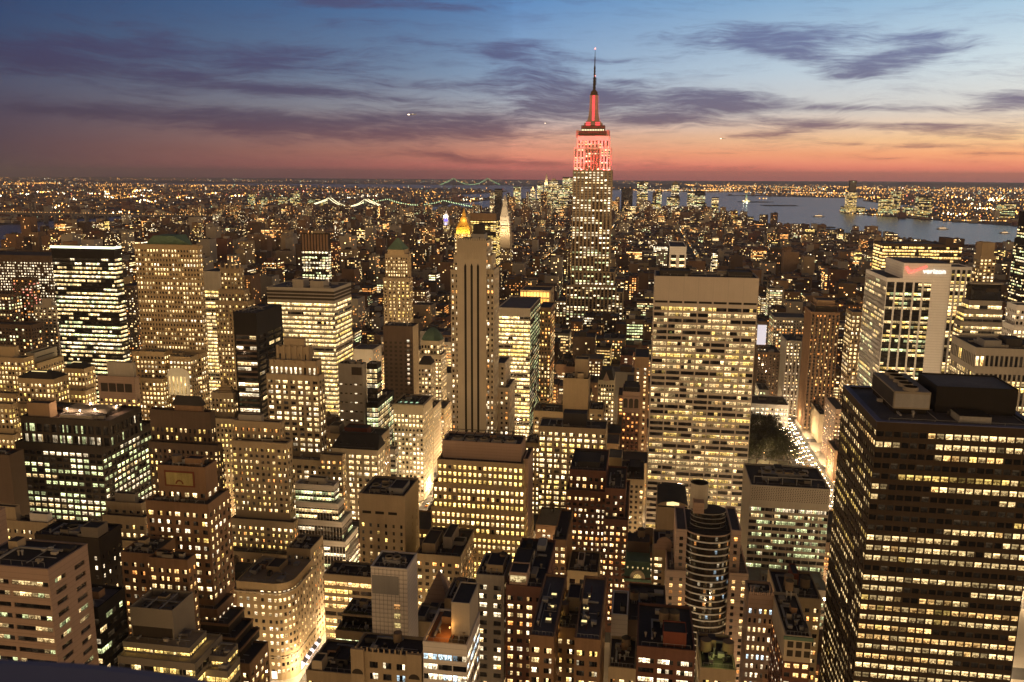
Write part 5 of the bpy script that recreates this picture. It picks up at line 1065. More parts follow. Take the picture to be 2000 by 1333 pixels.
# ---- white tower with sign
def _r(b):
    x0, x1, y0, y1, z = b.fp[0]
bld('verizon', 'white_sided_tower', 'dark glass tower with white fins and a blank white slab with red check mark', 'verizon', [(1732, 1822, 546, 722, -1690, {'side': 'vside'})])
b = B['verizon'][0]
def vz():
    Y = 721.5; a, c, d = at(1766, 514, Y), at(1858, 517, Y), at(1822, 548, Y)
    x0, x1, y0, y1, z = b.fp[0]
    w_ = b.part('white_slab'); w_.box(d.x, c.x, Y, 775, 0, a.z, 'white_stone'); w_.box(a.x, d.x, Y, 775, z+.4, a.z-.003, 'white_stone')
    r_ = b.part('slab_roof'); r_.box(a.x+.7, c.x-.7, Y+.7, 774, a.z+.01, a.z+.3, 'tar_roof')
    s = b.part('check_mark_sign'); A, Bp, Cp = at(1771, 522, Y-1), at(1777, 533, Y-1), at(1811, 521, Y-1)
    for p, q, wd in ((A, Bp, 1.5), (Bp, Cp, 1.0)): s.bar((p.x,Y-.6,p.z), (q.x,Y-.6,q.z), wd, 'lamp_glow')
    s.c = [(2.6,.28,.20,0)]*len(s.c)
    lamp('sign_light', (Bp.x+3, Y-4, Bp.z), (1,.35,.25), 160, b.root, .5)
    L = at(1803, 534.5, Y-1); L2 = at(1847, 534.5, Y-1)
    t = bpy.data.curves.new('sign_lettering', 'FONT'); t.body = 'verizon'; t.size = 7.6; t.extrude = .15; t.offset = .03; t.space_character = 1.02
    ob = bpy.data.objects.new('sign_lettering', t); COL.objects.link(ob); bpy.context.view_layer.update()
    me = bpy.data.meshes.new_from_object(ob.evaluated_get(bpy.context.evaluated_depsgraph_get())); bpy.data.objects.remove(ob)
    k = (L2.x-L.x)/(max(v.co.x for v in me.vertices)); me.transform(Matrix.Scale(k, 4)); me.transform(Matrix.Rotation(R(90), 4, 'X'))
    m, n, p = principled('sign_white', .4); p.inputs['Emission Color'].default_value = (1,.93,.85,1); p.inputs['Emission Strength'].default_value = 1.5; m.cycles.emission_sampling = 'NONE'
    me.materials.clear(); me.materials.append(m); o = bpy.data.objects.new('sign_lettering', me); COL.objects.link(o); o.parent = b.root; o.location = (L.x-(x0+x1)/2, Y-.5-(y0+y1)/2, L.z)
vz()
def _r(b):
    b.house(.15, .35, .2, .5, 4, 'steel_grey'); b.house(.42, .6, .25, .55, 5, 'slate'); b.clutter(8, 0)
    x0, x1, y0, y1, z = b.fp[0]; f = b.part('satellite_dish'); f.cyl(x0+(x1-x0)*.72, y0+12, [(z+.2,.5),(z+3,.6),(z+4.2,3.4),(z+4.6,3.6)], 'concrete', 14)
style('piertop', 'pier', fh=9, wh=.84, lit=.22, top=3.5, nw=1)
bld('pier', 'piered_office_building', 'flat dark roofed building of tall concrete piers with yellow windows at the right edge', 'pier', [(1906, 2080, 686, 540, -1856, {'st': 'piertop'}), (1905, 2081, 722, 539.5, -1852)], roof=_r)
def _r(b):
    x0, x1, y0, y1, z = b.fp[0]; p = b.part('crown_block')
    b.house(.1, .9, .1, .9, 5, 'brick_tan'); b.clutter(3, 0)
bld('brownR', 'brown_art_deco_tower', 'slim brown art deco tower with vertical piers between the two big right hand towers', 'decobrown', [(1592, 1636, 598, 888, 915, {'st': dict(ST['decobrown'], top=12)}), (1585, 1641, 612, 882, -1571)], roof=_r)
bld('brownR2', 'masonry_building', 'grey brown building left of the slim brown deco tower', 'decobrown', [(1536, 1580, 668, 930, -1524, {'st': dict(ST['decobrown'], wall='stone_grey', lit=.6, pal='Cw')})], roof=lambda b: b.clutter(4, 0))
bld('stepR', 'stepped_office_building', 'stepped ribbon lit office with blank grey top right of the white slab', 'ribbonstep', [(1898, 1957, 556, 774, -1888, {'st': dict(ST['ribbonstep'], top=13)}), (1893, 1958, 590, 771, -1878), (1884, 1959, 608, 768, -1868), (1876, 1960, 632, 765, -1862)],
    roof=lambda b: b.part('vent_grille').box(b.fp[0][0]+(b.fp[0][1]-b.fp[0][0])*.5, b.fp[0][1]-2, b.fp[0][2]-.12, b.fp[0][2]-.04, b.fp[0][4]-6.5, b.fp[0][4]-3.5, 'dark_stone'))
bld('whiteP', 'white_piered_building', 'white piered building seen between the blank white slab and the stepped office', 'pier', [(1848, 1899, 524, 960, 1000, {'st': dict(ST['pier'], wall='white_stone', rel=.5, bw=5, lit=.7, top=2)})])
bld('masonR', 'masonry_tower', 'round shouldered tan tower with white windows near the right edge', 'std', [(1919, 1944, 476, 1016, -1908, {'st': dict(ST['std'], rel=0, lit=.3, top=16)}), (1915, 1946, 502, 1012, -1902, {'st': dict(ST['std'], rel=0, lit=.62, bw=4.2)})])
bld('redtop', 'dark_glass_tower', 'dark tower with glowing red sign on top at the right frame edge', 'ribbon_dark', [(2012, 2090, 415, 1150, -1991, {'st': dict(ST['ribbon_dark'], top=18, lit=.6, bw=6), 'par': False, 'zb': at(2000, 470, 1146).z}), (2006, 2092, 470, 1146, -1981, {'st': dict(ST['ribbon_dark'], top=6, lit=.5, bw=6)})],
    roof=lambda b: (lambda p: (p.box(b.fp[0][0]+1, b.fp[0][0]+14, b.fp[0][2]-.6, b.fp[0][2]-.1, b.fp[0][4]-9, b.fp[0][4]+1, 'lamp_glow'), setattr(p, 'c', [(4,.25,.2,0)]*len(p.c))))(b.part('red_sign')))
bld('whiteM', 'white_masonry_building', 'white stone building at the right edge below the red signed dark tower', 'cream', [(1986, 2080, 600, 720, -1966, {'st': dict(ST['cream'], wall='white_stone', lit=.4)}), (1980, 2082, 640, 715, -1957, {'st': dict(ST['cream'], wall='white_stone', lit=.5)})], roof=lambda b: b.clutter(3, 0))
bld('wide_far', 'long_warehouse_building', 'very long low building with continuous bands of lit windows near the river', 'ribbon_white', [(1725, 1880, 478, 1500, 1560, {'st': dict(ST['ribbon_white'], rel=0, lit=.75, fh=5.5, bw=5, pal='CWY', top=3, wall='brick_dark')})], roof=lambda b: b.house(.82, .92, .2, .8, 10, 'brick_dark'))
bld('far1295', 'dark_office_building', 'dark slab with white fins on a lit front behind the white ribbed tower', 'ribbon_white', [(1308, 1341, 484, 1060, -1294, {'st': dict(ST['pier'], wall='white_stone', lit=.8, rel=.4, bw=9, pal='C', top=9), 'side': 'blackside'})])
bld('r6a', 'masonry_building', 'blank sided pale building with lit strips along the right avenue', 'blank', [(1601, 1617, 812, 838, -1582, {'st': dict(ST['blank'], wall='stone_cream', roof='slate')})], roof=lambda b: b.clutter(3, 0))
bld('r6b', 'masonry_building', 'pinkish building with slatted windows along the avenue beside the dark right tower', 'std', [(1632, 1652, 802, 767, -1610, {'st': dict(ST['std'], wall='stone_pink', rel=0, lit=.5, wh=.25)})])
bld('r6c', 'lit_corner_building', 'low white building with very bright windows at the park corner', 'cream3', [(1466, 1541, 792, 888, 925, {'st': dict(ST['cream3'], wall='white_stone', lit=.95, str=1.6, pal='wC', fh=4.6)})], roof=lambda b: b.clutter(4, 0))
bld('r6d', 'billboard_building', 'building with a tall bright white lit panel beside the white ribbed tower', 'dim', [(1482, 1500, 630, 980, 1010, {'st': dict(ST['dim'], lit=.5)})], roof=lambda b: b.part('lit_billboard').face([(b.fp[0][0]-1,b.fp[0][2]-.3,b.fp[0][4]-26),(b.fp[0][0]+9,b.fp[0][2]-.3,b.fp[0][4]-26),(b.fp[0][0]+9,b.fp[0][2]-.3,b.fp[0][4]-3),(b.fp[0][0]-1,b.fp[0][2]-.3,b.fp[0][4]-3)], 'lamp_glow', (.75,.68,.72,0)))
bld('r6e', 'masonry_building', 'brown masonry building right of the white ribbed tower with dark upper windows', 'decobrown', [(1480, 1524, 690, 965, 1010, {'st': dict(ST['decobrown'], wall='brick_dark', lit=.12)})], roof=lambda b: b.clutter(4, 0))
bld('r6f', 'masonry_building', 'lit tan building between the slim brown tower and the white finned tower', 'std', [(1664, 1690, 612, 950, -1652, {'st': dict(ST['std'], rel=0, lit=.7, bw=4, nw=2, fh=4.5)})])
bld('r6g', 'masonry_building', 'broad grey building with rows of white windows behind the brown deco tower', 'dimlit', [(1512, 1578, 622, 1060, 1100)])
# ------------------------------------------------------------------ tall red topped tower
YE = 1290
b = Bld('red_topped_skyscraper', 'tallest tower, art deco skyscraper with red floodlit crown and needle antenna', 'skyscraper', seed='esb'); B['esb'] = (b, 6.0)
e2 = dict(ST['esb']); er = dict(ST['esb_red'])
b.stack([(1128, 1190, 267, YE+6, YE+38, {'st': dict(er, top=6)}), (1121.5, 1193, 290, YE+3, YE+42, {'st': er}), (1119, 1195, 334, YE, YE+45), (1115, 1200, 532, YE-4, YE+50), (1106, 1203, 560, YE-8, YE+55)], 'esb')
b.stack([(1143, 1172, 292, YE+1.5, YE+10, {'st': dict(e2, bw=4.6, spd=.3), 'par': False})], 'esb')   # proud centre bay
b.stack([(1086, 1106, 590, YE-6, YE+50)], 'esb'); b.stack([(1203, 1217, 572, YE-2, YE+50)], 'esb'); b.stack([(1080, 1222, 640, YE-14, YE+60)], 'esb')
def esbtop():
    A = lambda x, y: at(x, y, YE+20)
    cx = A(1158.5, 260).x; Y = YE+22; Z = lambda y: at(1158, y, Y).z; k = Y/CF*1.0
    wd = lambda px: px*k*.99
    ob = b.part('observation_tier'); z0, z1 = Z(267), Z(257)
    ob.box(cx-wd(29), cx+wd(29), Y-14, Y+14, z0-.5, z1, 'brick_dark'); ob.box(cx-wd(31), cx-wd(26), Y-15, Y+15, z0-2, z1+1, 'stone_grey'); ob.box(cx+wd(26), cx+wd(31), Y-15, Y+15, z0-2, z1+1, 'stone_grey')
    lt = b.part('observation_lights'); 
    for i in range(14):
        x = cx-wd(20)+wd(40)*i/13; lt.box(x-.5, x+.5, Y-12.4, Y-12, z1+.3, z1+2.4, 'lamp_glow')
    lt.c = [(2.4,2.2,1.3,0)]*len(lt.c)
    t2 = b.part('crown_tier'); t2.box(cx-wd(22), cx+wd(22), Y-12, Y+12, z1-.1, Z(246), 'brick_dark'); t2.box(cx-wd(17), cx+wd(17), Y-10, Y+10, Z(246), Z(241), 'stone_grey'); t2.box(cx-wd(14), cx+wd(14), Y-8, Y+8, Z(241), Z(238), 'stone_grey')
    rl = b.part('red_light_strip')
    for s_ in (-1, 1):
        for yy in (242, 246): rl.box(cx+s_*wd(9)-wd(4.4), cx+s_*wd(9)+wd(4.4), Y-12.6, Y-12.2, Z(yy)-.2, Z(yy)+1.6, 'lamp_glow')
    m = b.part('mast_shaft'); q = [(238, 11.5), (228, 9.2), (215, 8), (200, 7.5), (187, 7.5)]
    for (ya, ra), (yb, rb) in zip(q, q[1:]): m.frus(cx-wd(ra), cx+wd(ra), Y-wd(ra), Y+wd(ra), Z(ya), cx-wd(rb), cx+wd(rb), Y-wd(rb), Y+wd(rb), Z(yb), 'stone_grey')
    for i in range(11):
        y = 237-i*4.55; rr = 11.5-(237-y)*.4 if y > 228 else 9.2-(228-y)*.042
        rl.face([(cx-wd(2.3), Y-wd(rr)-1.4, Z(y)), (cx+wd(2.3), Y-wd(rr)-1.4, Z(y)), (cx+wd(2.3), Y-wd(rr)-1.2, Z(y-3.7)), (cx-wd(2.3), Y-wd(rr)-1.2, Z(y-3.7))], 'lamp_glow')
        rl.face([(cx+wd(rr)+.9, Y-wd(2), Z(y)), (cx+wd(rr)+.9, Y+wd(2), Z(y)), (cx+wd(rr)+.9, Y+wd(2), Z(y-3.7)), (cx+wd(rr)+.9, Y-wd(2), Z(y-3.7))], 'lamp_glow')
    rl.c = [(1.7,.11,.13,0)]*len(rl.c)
    cp = b.part('mast_dome'); cp.cyl(cx, Y, [(Z(187), wd(8)), (Z(185), wd(8)), (Z(184.9), wd(6.5)), (Z(180), wd(6.5)), (Z(177), wd(3.4)), (Z(175.5), wd(2.6))], 'brick_dark', 16)
    an = b.part('antenna'); an.cyl(cx, Y, [(Z(176), wd(2.5)), (Z(152), wd(2.3)), (Z(151), wd(1.6)), (Z(130), wd(1.5)), (Z(129), wd(.95)), (Z(112), wd(.9)), (Z(111), wd(.5)), (Z(96), wd(.3))], 'dark_stone', 10)
    for yy in (172, 166, 160, 154, 146, 140, 134): an.box(cx-wd(3 if yy > 150 else 2), cx+wd(3 if yy > 150 else 2), Y-.6, Y+.6, Z(yy)-.5, Z(yy)+.5, 'dark_stone')
    an.box(cx+wd(2.8), cx+wd(3.6), Y-.5, Y+.5, Z(166), Z(152), 'dark_stone')
    bc = b.part('aircraft_beacon'); bc.cyl(cx, Y, [(Z(96.5), wd(1.2)), (Z(95), wd(1.3)), (Z(93.7), .02)], 'lamp_glow', 8); bc.box(cx+wd(.9), cx+wd(2), Y-2, Y-1, Z(149.5), Z(148), 'lamp_glow'); bc.c = [(5,1.2,.9,0)]*len(bc.c)
    def spot(p, q, cone, pw):
        l = bpy.data.lights.new('flood_light', 'SPOT'); l.energy = pw; l.color = (1,.055,.075); l.spot_size = R(cone); l.spot_blend = .5; l.shadow_soft_size = .5
        o = bpy.data.objects.new('flood_light', l); COL.objects.link(o); o.location = p; o.parent = b.root; o.rotation_euler = (Vector(q)-Vector(p)).to_track_quat('-Z', 'Y').to_euler()
    for t, n, pw in ((1, 7, 1.0), (0, 6, .55)):          # red floods floating clear of each setback, without mounts, aimed up the shaft above
        x0, x1, y0, y1, zt = b.fp[t+1]; X0, X1, Y0_, Y1_, zz = b.fp[t]; hh = zz-zt
        for i in range(n):
            x = x0+(x1-x0)*(i+.5)/n
            spot((x, y0-7, zt+.5), (x, Y0_, zt+hh*.75), 62, 52000*pw); spot((x, y0-7, zt+.5), (x, Y0_, zt+hh*.35), 90, 6500*pw)
        for i in range(7):
            if t == 1 or i in (0, 1, 5, 6): lamp('flood_light', (x0+(x1-x0)*(i+.5)/7, y0+1.4, zt+1.6), (1,.16,.15), 1300*pw, b.root, .5)
        for i in range(3):
            y = y0+(y1-y0)*(i+.5)/3; spot((x1+7, y, zt+.5), (X1, y, zt+hh*.7), 70, 42000*pw)
esbtop()
# ------------------------------------------------------------------ floodlit landmarks beyond
def tower_px(key, name, label, Y, tiers, style_, group=None, minarea=9, **k):
    b = Bld(name, label, k.get('cat', 'skyscraper'), group, seed=key); b.stack([(t[0], t[1], t[2], Y+(i and -1.5*i), Y+max(14, (t[1]-t[0])*Y/CF*.9), t[3] if len(t) > 3 else {}) for i, t in enumerate(tiers)], style_); B[key] = (b, minarea); return b
style('farmas', wall='stone_tan', bw=5, fh=4, ww=.5, wh=.55, lit=.45, rel=0, top=3, par=0, str=1.3, pal='CCYw')
style('farglass', wall='dark_stone', bw=7, fh=4.2, ww=.86, wh=.6, lit=.75, run=.5, rel=0, top=6, par=0, str=1.15, pal='CGYw')
def stepped_spire(b, Y, cx_px, rows, mat, flood, n=4):
    """rows: (photo y, half width px) bottom to top"""
    Z = lambda y: at(cx_px, y, Y).z; cx = at(cx_px, rows[0][0], Y).x; k = Y/CF
    p = b.part('spire')
    for (ya, ra), (yb, rb) in zip(rows, rows[1:]): p.frus(cx-ra*k, cx+ra*k, Y+12-ra*k, Y+12+ra*k, Z(ya), cx-rb*k, cx+rb*k, Y+12-rb*k, Y+12+rb*k, Z(yb), mat)
    return p, cx, Z, k
b = tower_px('metl', 'clock_tower', 'white floodlit clock tower with steep pyramid top and gilded lantern', 2068, [(972, 997, 484, {'st': dict(ST['farmas'], lit=.35, bw=4.4)})], 'farmas')
p, cx, Z, k = stepped_spire(b, 2068, 984.5, [(484, 12.6), (475.5, 12.6)], 'limestone', 0)
gl = b.part('lit_loggia')
for i in range(6): x = cx-9.5*k+19*k*i/5; gl.box(x-1.1, x+1.1, 2068-4.6, 2068-4.2, Z(454.5), Z(447), 'lamp_glow')
gl.c = [(2.2,1.3,.5,0)]*len(gl.c)
stepped_spire(b, 2068, 984.5, [(475.5, 12.4), (456, 12.4), (456, 11), (444, 11), (444, 12.8), (441.5, 12.8), (441.5, 10.3)], 'limestone', 0)
stepped_spire(b, 2068, 984.5, [(441.5, 10.8), (432, 10.2), (432, 9.4), (423, 8.4), (423, 7.6), (404, 4.2), (403, 3.6), (396, 3.4), (395, 4.2), (392, 4.2), (391, 2.4), (386, 2.2), (381, .3)], 'marble_white', 0)
Zb = lambda y: at(984, y, 2068).z
for (dx, y, pw) in ((-20, 449, 2.6e4), (0, 451, 3e4), (20, 449, 2.6e4), (-9, 428, 3e3), (9, 428, 3e3), (0, 407, 2.4e3)): lamp('flood_light', (cx+dx, 2068-16+(440-y)*.25, Zb(y)), (1,.70,.38), pw, b.root, 1)
cf = b.part('clock_face'); cy = Zb(471)
def disc(mb, c, r_, Y, m, col, n=20, r0=0):
    for i in range(n):
        u, v = 2*math.pi*i/n, 2*math.pi*(i+1)/n
        if r0: mb.face([(c[0]+r0*math.cos(u),Y,c[1]+r0*math.sin(u)),(c[0]+r_*math.cos(u),Y,c[1]+r_*math.sin(u)),(c[0]+r_*math.cos(v),Y,c[1]+r_*math.sin(v)),(c[0]+r0*math.cos(v),Y,c[1]+r0*math.sin(v))], m, col)
        else: mb.face([(c[0],Y,c[1]),(c[0]+r_*math.cos(u),Y,c[1]+r_*math.sin(u)),(c[0]+r_*math.cos(v),Y,c[1]+r_*math.sin(v))], m, col)
disc(cf, (cx, cy), 4.0, 2066.2, 'lamp_glow', (1.6,.7,.12,0), r0=2.6); disc(cf, (cx, cy), 2.6, 2066.3, 'stone_tan', None)
cf.bar((cx,2066,cy), (cx+1.6,2066,cy+1.7), .5, 'black_panel'); cf.bar((cx,2066,cy), (cx-.4,2066,cy+3), .4, 'black_panel')
b = tower_px('nyl', 'gold_pyramid_tower', 'tower with a glowing golden pyramid roof left of the clock tower', 1849, [(888, 922, 456, {'st': dict(ST['farmas'], lit=.5)})], 'farmas')
p, cx, Z, k = stepped_spire(b, 1849, 904.5, [(456, 14), (443, 12.6), (443, 11.5), (424, 5.2), (424, 3.4), (417, 3.0), (416, 2.2), (413, 1.8), (406, .2)], 'gold_leaf', 0)
for dx, pw in ((-14, 1.5e4), (0, 1.8e4), (14, 1.5e4)): lamp('flood_light', (cx+dx, 1849-16, Z(456)+2), (1,.66,.20), pw, b.root, 1)
lamp('flood_light', (cx, 1849-2, Z(428)), (1,.7,.3), 4e3, b.root, 1)
b = tower_px('coned', 'clock_tower', 'slim tower with blue lit belfry and white lantern left of the gold pyramid', 2900, [(865, 876, 440, {'st': dict(ST['farmas'], lit=.8)}), (862, 878, 455)], 'farmas')
p, cx, Z, k = stepped_spire(b, 2900, 870.5, [(440, 4.8), (425, 4.6), (424, 5.4), (420, 4), (416, 1.4), (411, .3)], 'marble_white', 0)
q = b.part('lit_belfry'); q.box(cx-6.5, cx+6.5, 2900+3, 2900+3.4, Z(433), Z(426), 'lamp_glow'); q.c = [(.25,.16,1.3,0)]*6; s_ = b.part('lit_clock'); disc(s_, (cx, Z(438)), 4, 2898.8, 'lamp_glow', (1.2,1.1,1.9,0), 12)
lamp('flood_light', (cx, 2900-4, Z(424)), (1,.9,.8), 3.2e4, b.root, 1)
b = tower_px('mad41', 'brown_crowned_tower', 'brown topped glass tower with ribbon lights between gold pyramid and clock tower', 1950, [(919, 969, 417, {'st': dict(ST['farglass'], top=18, wall='bronze_panel', pal='YCY', lit=.7)})], 'farglass')
b.part('crown_block').box(b.fp[0][0]-.5, b.fp[0][1]+.5, b.fp[0][2]-.5, b.fp[0][2]-.05, b.fp[0][4]-17, b.fp[0][4], 'brick_tan')
# ------------------------------------------------------------------ downtown and across the rivers
DT = [('pine', 6282, 'stepped tower with floodlit white spire in the far downtown cluster', [(1063, 1071, 362), (1058, 1076, 378)], [(362, 4), (353, 2.6), (346, 1.2), (338, .15)]),
 ('trump', 6150, 'tower with green pyramid cap left of the far white spire', [(1034, 1044, 376), (1030, 1048, 392)], [(376, 4.6), (369, .6)]),
 ('d1', 6050, 'bright glass slab left of the red topped tower in far downtown', [(1099, 1119, 346)], None), ('d2', 6000, 'grid lit glass slab in front of the far downtown towers', [(1092, 1112, 366)], None),
 ('d3', 6300, 'round crowned tower with red beacon right of the far white spire', [(1073, 1090, 353), (1071, 1092, 366)], [(353, 5), (349, 2.4)]),
 ('d4', 6100, 'lit slab with bright base left of far downtown cluster', [(1049, 1060, 360)], None), ('d5', 5900, 'dark slab at the left edge of the downtown cluster', [(1003, 1016, 364)], None), ('d6', 5700, 'low lit block in front of the downtown cluster', [(1018, 1036, 388)], None),
 ('wt7', 5500, 'dark unlit tower right of the red topped tower', [(1214, 1236, 368)], 'dark'), ('wf1', 5750, 'reddish lit tower with stepped top in the waterfront cluster', [(1245, 1266, 355)], None),
 ('wf3', 5774, 'waterfront tower with a small pyramid roof', [(1312, 1327, 360), (1303, 1328, 385)], [(360, 6.5), (354, .5)]), ('wf2', 5892, 'waterfront tower with a dark dome roof', [(1355, 1378, 381), (1351, 1380, 398)], 'dome'),
 ('wf4', 5850, 'waterfront tower with flat lit top beside the domed one', [(1343, 1357, 376)], None), ('wf5', 5650, 'lower lit block left of the pyramid roofed waterfront tower', [(1282, 1293, 372)], None), ('ms', 3500, 'dark brown housing slab left of the clock tower top', [(966, 980, 369), ], 'dark'),
 ('e1', 5950, 'square lit block just left of the red topped tower foot of downtown', [(1112, 1119, 372)], None), ('e2', 6200, 'narrow lit tower between the flat glass slab and the round crowned tower', [(1088, 1096, 360)], None), ('e3', 5600, 'broad bright lit block in front of the round crowned far tower', [(1060, 1080, 392)], None), ('e4', 5500, 'squat lit block below the far white spire', [(1084, 1104, 398)], None), ('e5', 5350, 'bright pale block right of the dark unlit tower', [(1262, 1290, 398)], None), ('e6', 5250, 'long bright low block below the waterfront pyramid tower', [(1230, 1254, 418)], None), ('e7', 5300, 'stepped lit block below the domed waterfront tower', [(1340, 1366, 412)], None), ('e8', 5150, 'lit block with red beacon at the end of the riverside', [(1455, 1472, 424)], None), ('e9', 4700, 'white lit pier shed by the river right of centre', [(1602, 1632, 446)], None),
 ('bp1', 5400, 'riverside apartment block with dotted lights right of domed tower', [(1391, 1404, 386)], None), ('wool', 5600, 'slender gothic tower floodlit at the foot in far downtown', [(1036, 1045, 372), (1032, 1050, 390)], [(372, 3.6), (363, .4)])]
for key, Y, lab, tr, top in DT:
    st_ = dict(ST['farglass'], lit=.02 if top == 'dark' else .72, pal='YGCCw', bw=9, fh=6, str=1.25 if top != 'dark' else .5, dim=.5)
    b = tower_px(key, 'distant_tower', lab, Y, [(t[0], t[1], t[2], {'st': st_}) for t in tr], 'farglass', 'far downtown towers')
    if isinstance(top, list): stepped_spire(b, Y, (tr[0][0]+tr[0][1])/2, top, 'stone_gold' if key != 'trump' else 'copper_green', 0)
    if key in ('pine', 'wool'): lamp('flood_light', (at(tr[0][0]+4, 362, Y).x, Y-30, at(1067, 360 if key == 'pine' else 372, Y).z), (1,.85,.55), 2.6e5, b.root, 2)
    if top == 'dome':
        x0, x1, y0, y1, z = b.fp[0]; r_ = (x1-x0)/2; b.part('dome').cyl((x0+x1)/2, (y0+y1)/2, [(z, r_*1.1), (z+r_*.35, r_*1.0), (z+r_*.6, r_*.75), (z+r_*.75, r_*.3)], 'slate', 16)
JC = [('gs', 6675, 'tall tapering tower dark on top and bright below on the far river bank', [(1661, 1674, 353, {'st': dict(ST['farglass'], lit=.06, bw=10, fh=7)}), (1656, 1675, 375, {'st': dict(ST['farglass'], lit=.9, bw=10, fh=7, pal='YC', str=1.0)})]),
 ('jc1', 6400, 'lit glass block on the far bank right of the tall tapering tower', [(1745, 1761, 373)]), ('jc2', 6300, 'wide lower lit block on the far bank right of the tapering tower', [(1722, 1744, 388)]), ('jc3', 6200, 'green lit slab among the far bank buildings', [(1796, 1820, 383)]), ('jc4', 6000, 'broad lit office block near the right end of the far bank', [(1795, 1822, 398)]),
 ('jc5', 5900, 'low bright white building at the right end of the far bank', [(1958, 1985, 398)]), ('jc6', 6350, 'small lit block left of the green lit slab', [(1768, 1784, 404)]), ('jc7', 6700, 'low floodlit building at the foot of the tapering tower', [(1650, 1690, 405)])]
for key, Y, lab, tr in JC: tower_px(key, 'distant_tower', lab, Y, [t if len(t) > 3 else (*t, {'st': dict(ST['farglass'], bw=11, fh=7, lit=.7, pal='YGC', str=.9)}) for t in tr], 'farglass', 'towers on the far river bank')
BKL = [('b1', 6700, 'slim bright green white tower in the far left borough', [(579, 584, 371)]), ('b2', 6750, 'lit block left of the slim bright tower across the river', [(566, 575, 377)]), ('b3', 6900, 'dim lit tower in the far left borough', [(543, 556, 384)]), ('b4', 7000, 'twin windowed tower across the river at far left', [(484, 494, 379)]), ('b5', 6800, 'bright white square block across the river', [(509, 518, 385)]), ('b6', 6500, 'broad lit courthouse block near the far bridges', [(600, 630, 388)]), ('b7', 5200, 'riverside housing tower left of the far white strung bridge', [(438, 447, 430)]), ('b8', 4500, 'housing tower near the left river bank', [(420, 432, 428)])]
for key, Y, lab, tr in BKL: tower_px(key, 'distant_tower', lab, Y, [(*t, {'st': dict(ST['farglass'], bw=9, fh=6, lit=.6, pal='YGC', str=1.0)}) for t in tr], 'farglass', 'towers in the far borough')
for b, ma in B.values(): b.done(minarea=ma)
# ------------------------------------------------------------------ bridges
def suspension(name, label, P0, P1, htow, hdeck, ends, w_, cable, nl, lampc, tw, towers=((0,), (1,))):
    t = thing(name, label, 'bridge', loc=(*P0, 0)); A = Vector((*P0, 0)); D = Vector((*P1, 0))-A; L = D.length; D.normalize(); N = Vector((-D.y, D.x, 0))
    for q in (0, L):
        mb = MB(); c = D*q
        for s_ in (-1, 1):
            e = c+N*s_*w_/2; mb.bar(e-Vector((0,0,2)), e+Vector((0,0,htow)), tw, 'bridge_steel')
        for h in (hdeck-3, htow*.72, htow-tw*.6): mb.bar(c+N*-w_/2+Vector((0,0,h)), c+N*w_/2+Vector((0,0,h)), tw*.8, 'bridge_steel')
        mb.build('bridge_tower', t)
    mb = MB(); mb.bar(D*-ends+Vector((0,0,hdeck)), D*(L+ends)+Vector((0,0,hdeck)), 6, 'bridge_steel')
    a, c = D*-ends, D*(L+ends); 
    for s_ in (-1, 1): mb.bar(a+N*s_*w_/2+Vector((0,0,hdeck)), c+N*s_*w_/2+Vector((0,0,hdeck)), 4, 'bridge_steel')
    mb.build('deck', t)
    def cz(q):
        if q < 0: return htow+(hdeck+2-htow)*min(1, -q/ends)**.8
        if q > L: return htow+(hdeck+2-htow)*min(1, (q-L)/ends)**.8
        u = q/L*2-1; return hdeck+6+(htow-hdeck-6)*u*u
    for s_ in (-1, 1):
        mb = MB(); M_ = 60
        for i in range(M_):
            q0, q1 = -ends+(L+2*ends)*i/M_, -ends+(L+2*ends)*(i+1)/M_
            mb.bar(D*q0+N*s_*w_/2+Vector((0,0,cz(q0))), D*q1+N*s_*w_/2+Vector((0,0,cz(q1))), cable*.5, 'bridge_steel')
        mb.build('cable', t)
        ml = MB()
        for i in range(nl):
            q = -ends+(L+2*ends)*(i+.5)/nl; c = D*q+N*s_*w_/2+Vector((0,0,cz(q)+cable*.5)); r_ = cable
            ml.cyl(c.x, c.y, [(c.z-r_, .01), (c.z, r_), (c.z+r_, .01)], 'lamp_glow', 5)
        ml.c = [lampc]*len(ml.c); ml.build('cable_lights', t, wins=True, kind='stuff')
    return t
suspension('suspension_bridge', 'distant suspension bridge with green lit cables on the horizon', ll(40.6098,-74.0360), ll(40.6043,-74.0470), 204, 68, 420, 32, 4.6, 90, (1.1,1.9,.8,0), 13)
suspension('suspension_bridge', 'suspension bridge strung with white lamps before the far borough', (at(644.5,392,5635).x, 5635), (at(715.5,392,5420).x, 5420), 100, 42, 230, 26, 3.3, 70, (5,4.4,2.6,0), 8)
suspension('suspension_bridge', 'second dimmer green lamped bridge right of the white strung one', (at(757,391,6050).x, 6050), (at(867,393,5850).x, 5850), 86, 41, 280, 22, 3.0, 50, (2.2,3.0,1.5,0), 9)
